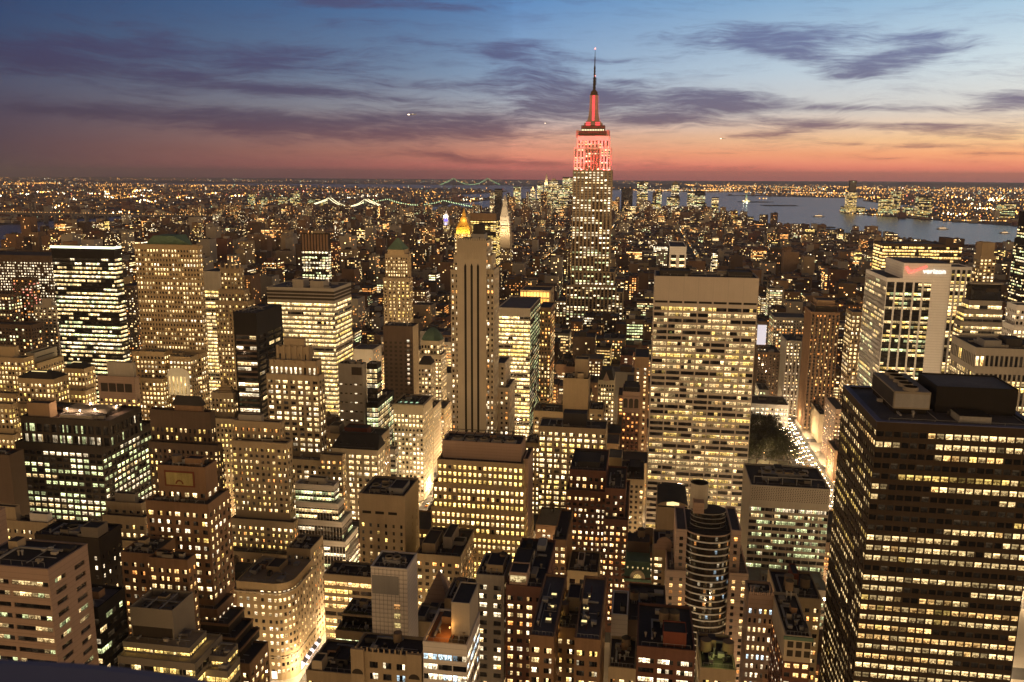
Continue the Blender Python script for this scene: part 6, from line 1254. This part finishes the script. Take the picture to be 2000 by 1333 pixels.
def wburg():
    y0 = lambda px: 4200-(px-30)*.2; t = thing('river_bridge', 'low dark river bridge with a line of orange lamps at the left', 'bridge', loc=(0, 0, 0))
    A, C = at(-30, 434, 4220), at(430, 431, 4140); h = 40; mb = MB()
    a, c = Vector((A.x, A.y, h)), Vector((C.x, C.y, h)); mb.bar(a, c, 9, 'bridge_steel'); mb.bar(a+Vector((0,10,6)), c+Vector((0,10,6)), 3, 'bridge_steel'); mb.build('deck', t)
    for px in (90, 110, 146, 170, 208, 250):
        q = at(px, 440, 4200); m2 = MB(); m2.box(q.x-6, q.x+6, 4190, 4215, -5, h-4, 'bridge_steel'); m2.build('pier', t)
    for px in (66, 280):
        q = at(px, 440, 4200); m2 = MB()
        for s_ in (-1, 1): m2.bar((q.x-6, 4200+s_*14, -3), (q.x-3, 4200+s_*12, 98), 6, 'bridge_steel'); m2.bar((q.x+6, 4200+s_*14, -3), (q.x+3, 4200+s_*12, 98), 6, 'bridge_steel')
        for zz in (50, 75, 96): m2.box(q.x-6, q.x+6, 4186, 4214, zz, zz+4, 'bridge_steel')
        m2.build('bridge_tower', t)
    ml = MB(); g = random.Random(4)
    for i in range(85):
        q = a+(c-a)*(i+g.uniform(.2,.8))/85; r_ = g.uniform(1.3,2.6); k = g.uniform(.6,2); ml.cyl(q.x, q.y-5, [(q.z+6, .02), (q.z+6+r_, r_), (q.z+6+2*r_, .02)], 'lamp_glow', 5); ml.c[-10:] = [(k*2.4,k*1.2,k*.35,0)]*10
    ml.build('deck_lamps', t, wins=True, kind='stuff')
wburg()
# ------------------------------------------------------------------ statue, boats, plane
def statue():
    x, y = at(1457, 400, 9400).x, 9400; t = thing('statue', 'small floodlit statue with raised torch on an island in the bay', 'statue', loc=(x, y, 0)); m = MB()
    m.frus(-42,42,-42,42,0,-38,38,-38,38,14,'stone_tan'); m.frus(-15,15,-15,15,14,-10,10,-10,10,46,'stone_tan'); m.build('pedestal', t)
    f = MB(); f.cyl(0,0,[(46,9),(60,7.5),(72,6.2),(79,6.6),(83,3.2),(85,2.4),(88,3.2),(91,2.6),(92.5,.4)],'verdigris',14); f.bar((4,-1,78),(7.5,-1,94),3.2,'verdigris'); f.bar((-4,-2,77),(-7,-3,68),3.4,'verdigris')
    for k in range(7): a = math.pi*(k+.5)/7; f.bar((2.6*math.cos(a),-.5,89.5+2.4*math.sin(a)),(5*math.cos(a),-.5,90+4.6*math.sin(a)),.6,'verdigris')
    f.build('figure', t); h = MB(); h.cyl(7.6,-1,[(94,1.2),(95.5,2),(99,.1)],'lamp_glow',8); h.c = [(3,2.4,1,0)]*len(h.c); h.build('torch_flame', t, wins=True)
    lamp('flood_light', (0,-55,18), (.9,1,.7), 1.6e5, t, 1); lamp('flood_light', (-30,-40,18), (1,.9,.6), 6e4, t, 1)
statue()
def boat(px, py, ln, label, ang):
    p = atz(px, py, 0); t = thing('ferry_boat', label, 'boat', 'boats on the water', (p.x, p.y, -3)); t.rotation_euler = (0, 0, ang); t.rotation_euler.z = ang
    m = MB(); w_ = ln*.16; h = ln*.07
    m.frus(-ln/2+2,ln/2-4,-w_*.8,w_*.8,-.5,-ln/2,ln/2-1,-w_,w_,h,'car_white'); m.face([(ln/2-1,-w_,h),(ln/2+ln*.1,0,h),(ln/2-1,w_,h)],'car_white'); m.face([(ln/2-1,-w_,h),(ln/2-4,-w_*.8,-.5),(ln/2+ln*.1,0,h)],'car_white'); m.build('hull', t)
    c = MB(); c.box(-ln*.36,ln*.28,-w_*.7,w_*.7,h,h*2.0,'car_white'); c.box(-ln*.1,ln*.18,-w_*.5,w_*.5,h*2,h*2.8,'car_white'); c.box(-ln*.02,ln*.04,-w_*.2,w_*.2,h*2.8,h*3.8,'rust_red'); c.build('cabin', t)
    l = MB()
    for s_ in (-1, 1):
        for i in range(9): a = -ln*.35+ln*.62*i/9; l.face([(a,s_*(w_*.7+.1),h*1.2),(a+ln*.05,s_*(w_*.7+.1),h*1.2),(a+ln*.05,s_*(w_*.7+.1),h*1.8),(a,s_*(w_*.7+.1),h*1.8)],'lamp_glow',(2.6,1.7,.9,0))
    l.build('cabin_lights', t, wins=True)
boat(1599, 423, 75, 'lit ferry on the dark bay left of the far river bank', .1); boat(1841, 447, 60, 'small ferry in the river toward the right', .2); boat(1962, 455, 50, 'small ferry near the right end of the river', .3)
boat(1500, 446, 45, 'faint small boat on the river in front of the far bank', 0); boat(26, 461, 70, 'lit ferry on the dark river at the left edge', .2); boat(46, 461, 80, 'brighter orange lit ferry beside the left river bank', .3)
def plane(px, py, Y, label, s_):
    p = at(px, py, Y); t = thing('airliner', label, 'aeroplane', 'planes in the sky', p); m = MB(); t.rotation_euler = (0, 0, R(8)); L = 38*s_
    for i, (x, r_) in enumerate(zip((-.5,-.45,-.3,.25,.4,.5), (.005,.03,.05,.05,.02,.008))):
        if i: 
            for k in range(10):
                a, c = 2*math.pi*k/10, 2*math.pi*(k+1)/10
                m.face([(x0_*L,r0_*L*math.cos(a),r0_*L*math.sin(a)),(x0_*L,r0_*L*math.cos(c),r0_*L*math.sin(c)),(x*L,r_*L*math.cos(c),r_*L*math.sin(c)),(x*L,r_*L*math.cos(a),r_*L*math.sin(a))],'car_white')
        x0_, r0_ = x, r_
    m.build('fuselage', t)
    w_ = MB()
    for sg in (-1, 1):
        w_.bar((-.08*L,0,-.02*L),(.14*L,sg*.46*L,.03*L),.035*L,'car_white'); w_.bar((.36*L,0,.03*L),(.46*L,sg*.17*L,.04*L),.02*L,'car_white')
    w_.build('wing', t); f = MB(); f.bar((.33*L,0,.04*L),(.47*L,0,.18*L),.03*L,'car_white'); f.build('tail_fin', t)
    l = MB(); l.box(-.52*L,-.30*L,-.07*L,.07*L,-.05*L,.03*L,'lamp_glow'); l.box(.12*L,.17*L,-.48*L,-.44*L,.02*L,.05*L,'lamp_glow'); l.c = [(6,4.6,3,0)]*len(l.c); l.build('landing_light', t, wins=True)
plane(805, 224, 6500, 'bright lit airliner low in the sky left of the red topped tower', 1.7); plane(1412, 271, 9000, 'tiny lit airliner in the orange sky right of the red topped tower', 1.4); plane(1068, 241, 9500, 'faint airliner beside the red topped tower', 1.2)
# ------------------------------------------------------------------ streets
AVE = [-1390, -1170, -940, -727, -585, -443, -300, -157, 154, 428, 702, 976, 1250, 1524]; STY = [(49.5-k)*80.5 for k in range(49, -20, -1)]
pv = MB(); mk = MB()
for i in range(len(AVE)-1):
    for j in range(len(STY)-1):
        x0, x1, y0, y1 = AVE[i]+13, AVE[i+1]-13, STY[j]+6, STY[j+1]-6
        if y1 < 150 or y0 > 2000 or abs(x0) > 1200: continue
        if inside(((x0+x1)/2, (y0+y1)/2), MANH): pv.box(x0, x1, y0, y1, 0, .15, 'concrete')
struct(pv, 'pavement')
for X in (-157, 154):
    for ln in (-6, -2, 2, 6):
        for y in range(200, 1500, 9): mk.face([(X+ln-.08,y,.004),(X+ln+.08,y,.004),(X+ln+.08,y+3,.004),(X+ln-.08,y+3,.004)], 'white_stone')
    for yy in STY:
        if 200 < yy < 1500:
            for k in range(14): mk.face([(X-11+k*1.6,yy-9,.004),(X-10.2+k*1.6,yy-9,.004),(X-10.2+k*1.6,yy-6.2,.004),(X-11+k*1.6,yy-6.2,.004)], 'white_stone')
struct(mk, 'road_markings')
lw = MB(); lw.box(62, 140, 614, 884, .152, .2, 'park_lawn'); struct(lw, 'park_lawn')
# street lamps: one built with its parts, the others copied
lt = bpy.data.lights.new('lamp_light', 'POINT'); lt.energy = 30000; lt.color = (1, .70, .38); lt.shadow_soft_size = .6
def make_lamp():
    t = thing('street_lamp', 'tall street lamp with curved arm at the avenue kerb', 'street lamp', 'street lamps along the avenues')
    p = MB(); p.cyl(0,0,[(0,.16),(1,.12),(9,.08)],'steel_grey',8); p.bar((0,0,8.9),(1.2,0,9.7),.1,'steel_grey'); p.bar((1.2,0,9.7),(2.4,0,9.8),.1,'steel_grey'); p.build('pole', t)
    h = MB(); h.box(2.1,3.0,-.25,.25,9.65,9.9,'lamp_glow',bottom=True); h.c = [(14,8,3,0)]*len(h.c); h.build('lamp_head', t, wins=True)
    l = bpy.data.objects.new('lamp_light', lt); COL.objects.link(l); l.location = (2.6, 0, 9.2); l.parent = t; return t
proto = None
def put_lamp(x, y, rz):
    global proto
    if proto is None: proto = make_lamp(); o = proto
    else:
        o = proto.copy(); COL.objects.link(o)
        for ch in proto.children: c = ch.copy(); COL.objects.link(c); c.parent = o
    o.location = (x, y, .15); o.rotation_euler = (0, 0, rz)
def free(x, y, m=1.0):
    return not any(a-m < x < c+m and d-m < y < e+m for a, c, d, e in FOOT)
for X, ya, yb, st_ in ((-157, 330, 1180, 44), (154, 380, 1240, 40), (-300, 430, 1100, 48), (-443, 560, 1100, 56)):
    y = ya
    while y < yb:
        for s_ in (-1, 1):
            if free(X+s_*11.3, y) and not (X > 0 and s_ < 0 and 770 < y < 905): put_lamp(X+s_*11.3, y, 0 if s_ < 0 else math.pi)
        y += st_
for yy in STY:
    if not 250 < yy < 1000: continue
    for x in (-410, -360, -270, -225, -125, -85, -45, -5, 35, 75, 115, 190, 240):
        if free(x, yy+6.5, .3): put_lamp(x, yy+5.3, -1.57)
# ------------------------------------------------------------------ traffic
def make_car(body, label, grp, taxi=False):
    t = thing('car', label, 'car', grp); m = MB(); L, W = 4.7, 1.85
    m.frus(-W/2,W/2,-L/2,L/2,.35,-W/2,W/2,-L/2+.05,L/2-.05,.85,body); m.frus(-W/2*.95,W/2*.95,-1.1,1.4,.85,-W/2*.75,W/2*.75,-.6,1.0,1.42,'dark_glass'); m.box(-W/2*.74,W/2*.74,-.58,.98,1.421,1.46,body)
    for sx in (-1,1):
        for sy in (-1.4,1.45):
            for k in range(10):
                a, c = 2*math.pi*k/10, 2*math.pi*(k+1)/10; m.face([(sx*W/2*1.01,sy,.33),(sx*W/2*1.01,sy+.33*math.cos(a),.33+.33*math.sin(a)),(sx*W/2*1.01,sy+.33*math.cos(c),.33+.33*math.sin(c))],'black_panel')
    m.build('body', t)
    for sx in (-1,1):
        h = MB(); h.box(sx*.62-.26,sx*.62+.26,-L/2-.05,-L/2+.12,.5,.86,'lamp_glow'); h.c = [(40,31,19,0)]*len(h.c); h.build('headlight', t, wins=True)
        r_ = MB(); r_.box(sx*.65-.2,sx*.65+.2,L/2-.05,L/2+.05,.6,.82,'lamp_glow'); r_.c = [(9,.6,.25,0)]*len(r_.c); r_.build('tail_light', t, wins=True)
    return t
g_ = random.Random(12)
cars = [make_car('car_dark', 'dark car with headlights on driving up the right avenue', 'cars on the avenues'), make_car('car_yellow', 'yellow cab with headlights on driving up the right avenue', 'cabs on the avenues'), make_car('car_white', 'white car with headlights on driving up the right avenue', 'cars on the avenues')]
used = [0, 0, 0]
def put_car(x, y, rz, lab=None):
    k = g_.choice((0, 1, 1, 2)); p = cars[k]
    if not used[k]: o = p; used[k] = 1
    else:
        o = p.copy(); COL.objects.link(o)
        for ch in p.children: c = ch.copy(); COL.objects.link(c); c.parent = o
    o.location = (x, y, .02); o.rotation_euler = (0, 0, rz)
    if lab: o['label'] = o['label'].split(' with')[0]+' '+lab
    else: o['label'] = o['label'].split(' with')[0].split(' driving')[0]+' with headlights on driving up the right avenue'
for ln in (-7.8, -4, 0, 4, 8):
    y = 640
    while y < 1250:
        y += g_.uniform(6.5, 15); put_car(154+ln, y, 0)
for ln in (-7.8, -4, 0, 4):
    y = 350
    while y < 1000:
        y += g_.uniform(9, 34); put_car(-157+ln, y, math.pi, 'with red tail lights driving away down the left avenue')
for k in range(3):
    if not used[k]: put_car(154, 600+k*9, 0)
# ------------------------------------------------------------------ park trees
def tree_mesh(seed):
    g = random.Random(seed); tr = MB(); H = g.uniform(4.5, 6); tr.cyl(0,0,[(0,.42),(1.2,.30),(H,.2)],'bark',8,cap=False); tips = []
    for k in range(7):
        a = k*.9+g.uniform(-.3,.3); e = Vector((math.cos(a)*g.uniform(2,4.4), math.sin(a)*g.uniform(2,4.4), H+g.uniform(1.5,6))); tr.bar((0,0,H-g.uniform(.2,1.8)), e, .16, 'bark'); tips.append(e)
        for q in range(2): f = e+Vector((g.uniform(-1.8,1.8), g.uniform(-1.8,1.8), g.uniform(.3,2))); tr.bar(e*.8+Vector((0,0,H*.2)), f, .08, 'bark'); tips.append(f)
    lf = MB()
    for t in tips:
        for k in range(80):
            c = t+Vector((g.gauss(0,.9), g.gauss(0,.9), g.gauss(0,.75))); u = Vector((g.uniform(-1,1),g.uniform(-1,1),g.uniform(-1,1))).normalized(); v = u.cross(Vector((g.uniform(-1,1),g.uniform(-1,1),g.uniform(-1,1)))).normalized(); s_ = g.uniform(.2,.46)
            lf.face([c-u*s_, c+v*s_*.6, c+u*s_, c-v*s_*.6], 'leaf')
    return tr, lf
protos = []
for sd in (1, 2, 3):
    t = thing('park_tree', 'leafy plane tree with spreading crown in the small park by the right avenue', 'tree', 'trees in the park'); a, c = tree_mesh(sd); a.build('trunk', t); c.build('crown', t); protos.append(t)
n = 0
for i in range(6):
    for j in range(9):
        x = 92+i*8.6+g_.uniform(-2,2); y = 760+j*13+g_.uniform(-3,3)
        if not free(x, y, 3) or x > 138: continue
        p = protos[n % 3]
        if n < 3: o = p
        else:
            o = p.copy(); COL.objects.link(o)
            for ch in p.children: c = ch.copy(); COL.objects.link(c); c.parent = o
        s_ = g_.uniform(1.1, 1.75); o.location = (x, y, .15); o.rotation_euler = (0, 0, g_.uniform(0, 6)); o.scale = (s_, s_, s_); n += 1
# ------------------------------------------------------------------ the rest of the city, lot by lot on the street grid
gr = random.Random(99); lots = []; FOOT.append((58, 142, 606, 884))
def height(x, y):
    r = gr.random()
    if y < 640: return gr.uniform(16, 40)
    if y < 900: return gr.uniform(22, 52)
    if x < -560 and y < 2600: return gr.uniform(20, 62) if r < .86 else gr.uniform(70, 120)
    if y < 1500: return gr.uniform(25, 62) if r < .9 else gr.uniform(60, 88)
    if y < 2300: return gr.uniform(18, 52) if r < .9 else gr.uniform(55, 95)
    if y < 4300: return gr.uniform(11, 26) if r < .9 else gr.uniform(30, 62)
    if y < 5300: return gr.uniform(14, 40) if r < .85 else gr.uniform(45, 90)
    return gr.uniform(25, 80) if abs(x+350) < 800 and r < .8 else (gr.uniform(90, 170) if abs(x+450) < 520 else gr.uniform(15, 40))
XA = AVE[:]; a = -1390
while a > -3600: a -= 230; XA.insert(0, a)
a = 1524
while a < 3000: a += 274; XA.append(a)
for i in range(len(XA)-1):
    for j in range(len(STY)-1):
        bx0, bx1, by0, by1 = XA[i]+13, XA[i+1]-13, STY[j]+7, STY[j+1]-7
        if by0 < 240 or by0 > 7300: continue
        q = proj((bx0+bx1)/2, by0, 20)
        if not q or q[0] < -260 or q[0] > 2260 or q[1] > 1500: continue
        for row in ((by0, (by0+by1)/2-1), ((by0+by1)/2+1, by1)):
            x = bx0
            while x < bx1-9:
                wd = gr.uniform(14, 36) if by0 < 2300 else gr.uniform(16, 46)
                x2 = min(x+wd, bx1)
                if bx1-x2 < 9: x2 = bx1
                y1 = row[0]; y2 = row[1]-gr.uniform(0, 5); h = height((x+x2)/2, y1)
                if inside(((x+x2)/2, y1), MANH) and inside(((x+x2)/2, y2), MANH) and not any(p[0] < x2 and p[1] > x and p[2] < y2 and p[3] > y1 for p in FOOT):
                    lots.append((x+.1, x2-.1, y1, y2, h))
                x = x2+.2
# which of them show, painted far to near on a coarse grid
GW, GH = 250, 167; grid = [[-1]*GW for _ in range(GH)]; items = [(f[2], f[0], f[1], f[2], f[3], f[4], -2) for b_, _ in B.values() for f in b_.fp]+[(l[2], *l, k) for k, l in enumerate(lots)]
for it in sorted(items, key=lambda t: -t[0]):
    _, x0, x1, y0, y1, h, k = it; P = [proj(x, y, z) for x in (x0, x1) for y in (y0,) for z in (0, h)]
    if any(p is None for p in P): continue
    xa, xb = int(min(p[0] for p in P)/8), int(max(p[0] for p in P)/8); ya, yb = int(min(p[1] for p in P)/8), int(max(p[1] for p in P)/8)
    for yy in range(max(0, ya), min(GH-1, yb)+1):
        for xx in range(max(0, xa), min(GW-1, xb)+1): grid[yy][xx] = k
cnt = {}
for rw in grid:
    for k in rw: cnt[k] = cnt.get(k, 0)+1
order = sorted((k for k in cnt if k >= 0), key=lambda k: -cnt[k]); single = set(order[:165])
hero = [(proj((f[0]+f[1])/2, f[2], f[4]*.8), B[k][0]) for k in B for f in B[k][0].fp[:1]]
short = {'office_block':'pink banded block'}
WM = ['brick_dark','brick_dark','brick_brown','brick_brown','stone_grey','brick_tan','stone_tan','concrete','brick_red']
CN = {'brick_dark':'dark brown','brick_brown':'brown brick','stone_grey':'grey stone','brick_tan':'tan brick','stone_tan':'tan stone','concrete':'pale concrete','brick_red':'red brick'}
bulk = MB(); bulkw = MB(); seen = {}
def lot_windows(mb, x0, x1, y0, y1, h, lit, far, g, side):
    bw, fh = (3.3, 3.6) if not far else (max(4.2, y0/900), max(4.0, y0/1000)); pal = g.choice(('CCW', 'CYW', 'wC', 'OCY', 'GwC', 'WO', 'WO', 'OW')); e0 = 2.4 if not far else min(3.4, 2.3+y0/5000)
    strip = g.random() < (.28 if not far else .10)
    for (ox, oy, ux, uy, nx, ny, wd) in ((x0,y0,1,0,0,-1,x1-x0), ((x1,y0,0,1,1,0,y1-y0) if side > 0 else (x0,y0,0,1,-1,0,y1-y0))):
        nb = int((wd-1)/bw); nf = int((h-3)/fh)
        for f in range(nf):
            z = h-2.5-f*fh
            if far and z < h*.25 and f > 12: break
            fl = lit*g.uniform(.4, 1.5); c = PAL[g.choice(pal)]
            if strip and g.random() < .6: fl = .93
            for k in range(nb):
                if g.random() > fl: continue
                e = e0*math.exp(g.gauss(0, .45)); u = .8+k*bw+bw*.2; ww = bw*(.55 if not strip else .86); d = .06
                q = [(ox+ux*a+nx*d, oy+uy*a+ny*d, zz) for a, zz in ((u,z-1.8),(u+ww,z-1.8),(u+ww,z),(u,z))]
                mb.face(q if (nx <= 0 and ny < 0) or nx > 0 else [q[1],q[0],q[3],q[2]], 'window_glass' if not far else 'lamp_glow', (c[0]*e,c[1]*e,c[2]*e,g.random()))
for k, (x0, x1, y0, y1, h) in enumerate(lots):
    vis = cnt.get(k, 0); g = random.Random(k*7+3); m = g.choice(WM); one = k in single
    far = y0 > 1450
    if not one and vis == 0 and y0 < 1000: continue
    lit = g.choice((.12, .22, .34, .5, .7)) if y0 < 1500 else g.choice((.1, .2, .35, .5)) if y0 > 5100 else g.choice((.03, .05, .09, .16, .3))
    mb = MB() if one else bulk; wm = MB() if one else bulkw
    mb.box(x0, x1, y0, y1, 0, h, m, 'tar_roof' if g.random() < .7 else 'grey_roof')
    if y0 < 2600:
        for q in ((x0-.03,x1+.03,y0-.03,y0+.4),(x0-.03,x1+.03,y1-.4,y1+.03)): mb.box(*q, h, h+.9, m)
        for q in ((x0-.026,x0+.4,y0+.4,y1-.4),(x1-.4,x1+.026,y0+.4,y1-.4)): mb.box(*q, h, h+.9, m)
    W, D = x1-x0, y1-y0; feat = 'a flat roof'
    if g.random() < .75: a, c = g.uniform(.1,.5), g.uniform(.1,.5); feat = 'a roof house'; mb.box(x0+W*a, x0+W*(a+.35), y0+D*c, y0+D*(c+.4), h+.02, h+g.uniform(2.5,6), g.choice((m,'slate','concrete','brick_dark')))
    if y0 < 1500 and g.random() < .45:
        feat = 'a water tank'; x, y, r_ = x0+W*g.uniform(.2,.8), y0+D*g.uniform(.5,.85), 1.9; mb.cyl(x, y, [(h+2.6,r_),(h+6.4,r_),(h+8,0)], 'wood_tank', 10)
        for s1 in (-1,1):
            for s2 in (-1,1): mb.box(x+s1*1.2-.12,x+s1*1.2+.12,y+s2*1.2-.12,y+s2*1.2+.12,h+.02,h+2.7,'steel_grey')
    if vis or y0 > 1000: lot_windows(wm, x0, x1, y0, y1, h, lit, far, g, 1 if x1 < 20 else -1)
    if one:
        p = proj((x0+x1)/2, y0, h); near = min(hero, key=lambda t: (t[0][0]-p[0])**2+(t[0][1]-p[1])**2*1.4) if p else hero[0]
        t0 = near[0]; rel = 'left of' if t0[0]-p[0] > 30 else 'right of' if p[0]-t0[0] > 30 else 'below' if p[1] > t0[1] else 'above'
        nm = {'red_topped_skyscraper':'red topped tower','white_ribbed_tower':'white ribbed tower','dark_office_tower':'dark office tower'}.get(near[1].name, near[1].name.replace('_', ' '))
        lab = '%s %s %s building with %s windows and %s %s the %s' % ('narrow' if W < 19 else 'broad' if W > 29 else 'square', 'low' if h < 32 else 'tall' if h > 62 else 'mid height', CN[m], 'few lit' if lit < .2 else 'some lit' if lit < .5 else 'many lit', feat, rel, nm)
        if lab in seen: seen[lab] += 1; lab = lab.replace(' building', ' corner building' if seen[lab] == 2 else ' block' if seen[lab] == 3 else ' house')
        else: seen[lab] = 1
        r = thing('city_building', ' '.join(lab.split()[:16]), 'building', 'other buildings between the towers', (x0, y0, 0))
        for M_ in (mb, wm): M_.v = [(q[0]-x0, q[1]-y0, q[2]) for q in M_.v]
        mb.build('wall', r); wm.build('window', r, wins=True, kind='stuff')
        B2 = B
r = bulk.build('distant_buildings', kind='stuff'); tag(r, 'mass of small dark buildings spreading to the rivers', 'buildings'); w_ = bulkw.build('window', r, wins=True, kind='stuff')
# ------------------------------------------------------------------ sea of lights in the far boroughs, with low roofs between them
gl = random.Random(31); fl_ = MB(); rf = MB()
SOD, WHT, GRN, RED = (1.3,.58,.12), (1,.86,.58), (.72,1,.55), (1,.2,.12)
def dot(x, y, z, e, c, s_=1.0):
    p = proj(x, y, z)
    if p is None or p[0] < -60 or p[0] > 2060 or p[1] > 640: return
    r_ = math.hypot(x, y)*.00042*s_; q = [(x-r_,y,z),(x,y-r_,z),(x+r_,y,z),(x,y+r_,z)]
    for k in range(4):
        a, c_ = q[k], q[(k+1)%4]; fl_.face([a, c_, (x,y,z+r_*1.3)], 'lamp_glow', (c[0]*e,c[1]*e,c[2]*e,0)); fl_.face([c_, a, (x,y,z-r_*1.3)], 'lamp_glow', (c[0]*e,c[1]*e,c[2]*e,0))
def pick():
    r = gl.random(); return SOD if r < .74 else WHT if r < .91 else GRN if r < .97 else RED
def sea(poly, n_st, n_dot, xr, yr, dirs, k):
    for _ in range(n_st):
        y = yr[0]+(yr[1]-yr[0])*gl.random()**1.25; sx = gl.uniform(*xr)
        x = sx*y*.5; d = gl.choice(dirs)+gl.uniform(-.05,.05); L = gl.uniform(250, 1500)*(1+y/15000); st_ = gl.uniform(38, 85)*(1+y/14000); c = pick() if gl.random() < .4 else SOD; e = gl.uniform(.6, 2.4)
        for i in range(int(L/st_)):
            X, Y = x+math.cos(d)*i*st_, y+math.sin(d)*i*st_
            if gl.random() < .75 and inside((X, Y), poly): dot(X, Y, gl.uniform(8, 14), e*gl.uniform(.5, 1.4)*k, c, gl.uniform(.7, 1.3))
    for _ in range(n_dot):
        y = yr[0]+(yr[1]-yr[0])*gl.random()**1.3; x = gl.uniform(*xr)*y*.5
        if inside((x, y), poly): dot(x, y, gl.uniform(4, 40), math.exp(gl.gauss(-.2, .75))*k, pick(), gl.uniform(.6, 1.5))
sea(BKLN, 210, 2000, (-1.75, -.05), (4200, 33000), (.3, 1.87, 1.0), 1.9)
sea(NJ, 210, 1500, (-.15, .95), (5600, 26000), (.15, 1.7), 2.1)
for _ in range(70):                                               # the brightest yards, stadium masts and piers
    P_ = gl.choice((BKLN, NJ)); y = gl.uniform(4800, 12000); x = gl.uniform(-1.7, 0)*y*.5 if P_ is BKLN else gl.uniform(.1, .9)*y*.5
    if inside((x, y), P_):
        for q in range(gl.randint(3, 9)): dot(x+gl.uniform(-90,90), y+gl.uniform(-60,60), gl.uniform(10,25), gl.uniform(4, 10), gl.choice((WHT, SOD, WHT)), gl.uniform(1, 2.0))
for (px0, px1, py, Y) in ((1480,1500,378,9900),(1455,1700,376,14000),(1240,1440,372,15300),(1655,1700,419,6450),(1700,1830,424,6300),(1840,1990,434,5600),(1210,1420,371,15500)):
    for q in range(int((px1-px0)/2.2)):
        p = at(gl.uniform(px0, px1), py+gl.uniform(-1.5,1.5), Y); dot(p.x, Y, max(6, min(p.z, 26)), gl.uniform(1, 3.4), gl.choice((SOD, SOD, WHT)), gl.uniform(.8,1.5))
for _ in range(5200):                                             # lamps down in the nearer streets
    i = gl.randrange(len(XA)); y = gl.uniform(1250, 5400); x = XA[i]+gl.choice((-9, 9)) if gl.random() < .6 else gl.uniform(-3000, 2200)
    if inside((x, y), MANH): dot(x, y, 9, gl.uniform(.8, 3), gl.choice((SOD, SOD, WHT)), gl.uniform(.7,1.4))
for _ in range(700): y = gl.uniform(23800, 38000); dot(gl.uniform(-.85, .3)*y, y, gl.uniform(8, 60), gl.uniform(.8, 3), pick(), gl.uniform(.6, 1.2))
o = fl_.build('city_lights', wins=True, kind='stuff'); tag(o, 'thousands of street lamps and windows twinkling in the far boroughs', 'city lights')
for poly, xr, n in ((BKLN, (-1.75, -.02), 5200), (NJ, (.05, .95), 2600)):
    for _ in range(n):
        y = 4000+14000*gl.random()**1.5; x = gl.uniform(*xr)*y*.5
        if inside((x, y), poly): a = gl.uniform(8, 26); c = gl.uniform(8, 24); rf.box(x-a, x+a, y-c, y+c, 0, gl.uniform(7, 18) if gl.random() < .93 else gl.uniform(25, 55), gl.choice(WM))
o = rf.build('distant_rooftops', kind='stuff'); tag(o, 'low dark roofs of the far boroughs across the rivers', 'rooftops')
# ------------------------------------------------------------------ deck ledge just under the camera
def ledge():
    t = MB(); pts = [(-260,1286),(-120,1290),(0,1297),(80,1301),(160,1306),(240,1314),(310,1324),(370,1334),(440,1350),(560,1390)]; D = 1.05; P = []
    for px, py in pts: d = _ray(px, py); s_ = D/math.hypot(d.x, d.y); P.append(Vector((d.x*s_, d.y*s_, CZ+d.z*s_)))
    prof = [(0,0),(.05,-.012),(.16,-.05),(.2,-.10),(.2,-.5)]; back = [(0,0),(-.03,-.01),(-.06,-.05),(-.07,-.5)]
    full = list(reversed(back))+prof[1:]
    rows = []
    for p in P: n = Vector((p.x, p.y, 0)).normalized(); rows.append([p-n*a+Vector((0,0,b_)) for a, b_ in full])
    for a, b_ in zip(rows, rows[1:]):
        for k in range(len(full)-1): t.face([a[k], b_[k], b_[k+1], a[k+1]], 'ledge_stone')
    t.face(rows[0], 'ledge_stone'); t.face(rows[-1][::-1], 'ledge_stone')
    o = t.build('deck_ledge'); tag(o, 'blurred dark blue stone ledge of the viewing deck at the bottom left corner', 'ledge')
ledge()
cam.dof.use_dof = True; cam.dof.focus_distance = 1500; cam.dof.aperture_fstop = 8
print('objects', len(bpy.data.objects), 'lots', len(lots), 'dots', len(fl_.f)//8)

# ------------------------------------------------------------------ dusk haze over the whole scene
hz = MB(); hz.box(-41000, 41000, -2500, 37000, -6, 458, 'asphalt', bottom=True)
ho = hz.build('haze', kind='stuff'); hm = bpy.data.materials.new('haze_air'); hm.use_nodes = True; hn = NT(hm.node_tree)
pvn = hn.add('ShaderNodeVolumePrincipled'); pvn.inputs['Density'].default_value = 3.5e-5; pvn.inputs['Color'].default_value = (.86,.78,.76,1); pvn.inputs['Anisotropy'].default_value = .5; oo = hn.add('ShaderNodeOutputMaterial'); hn.l.new(pvn.outputs[0], oo.inputs['Volume'])
ho.data.materials.clear(); ho.data.materials.append(hm); tag(ho, 'thin purple brown haze over the far boroughs', 'haze')
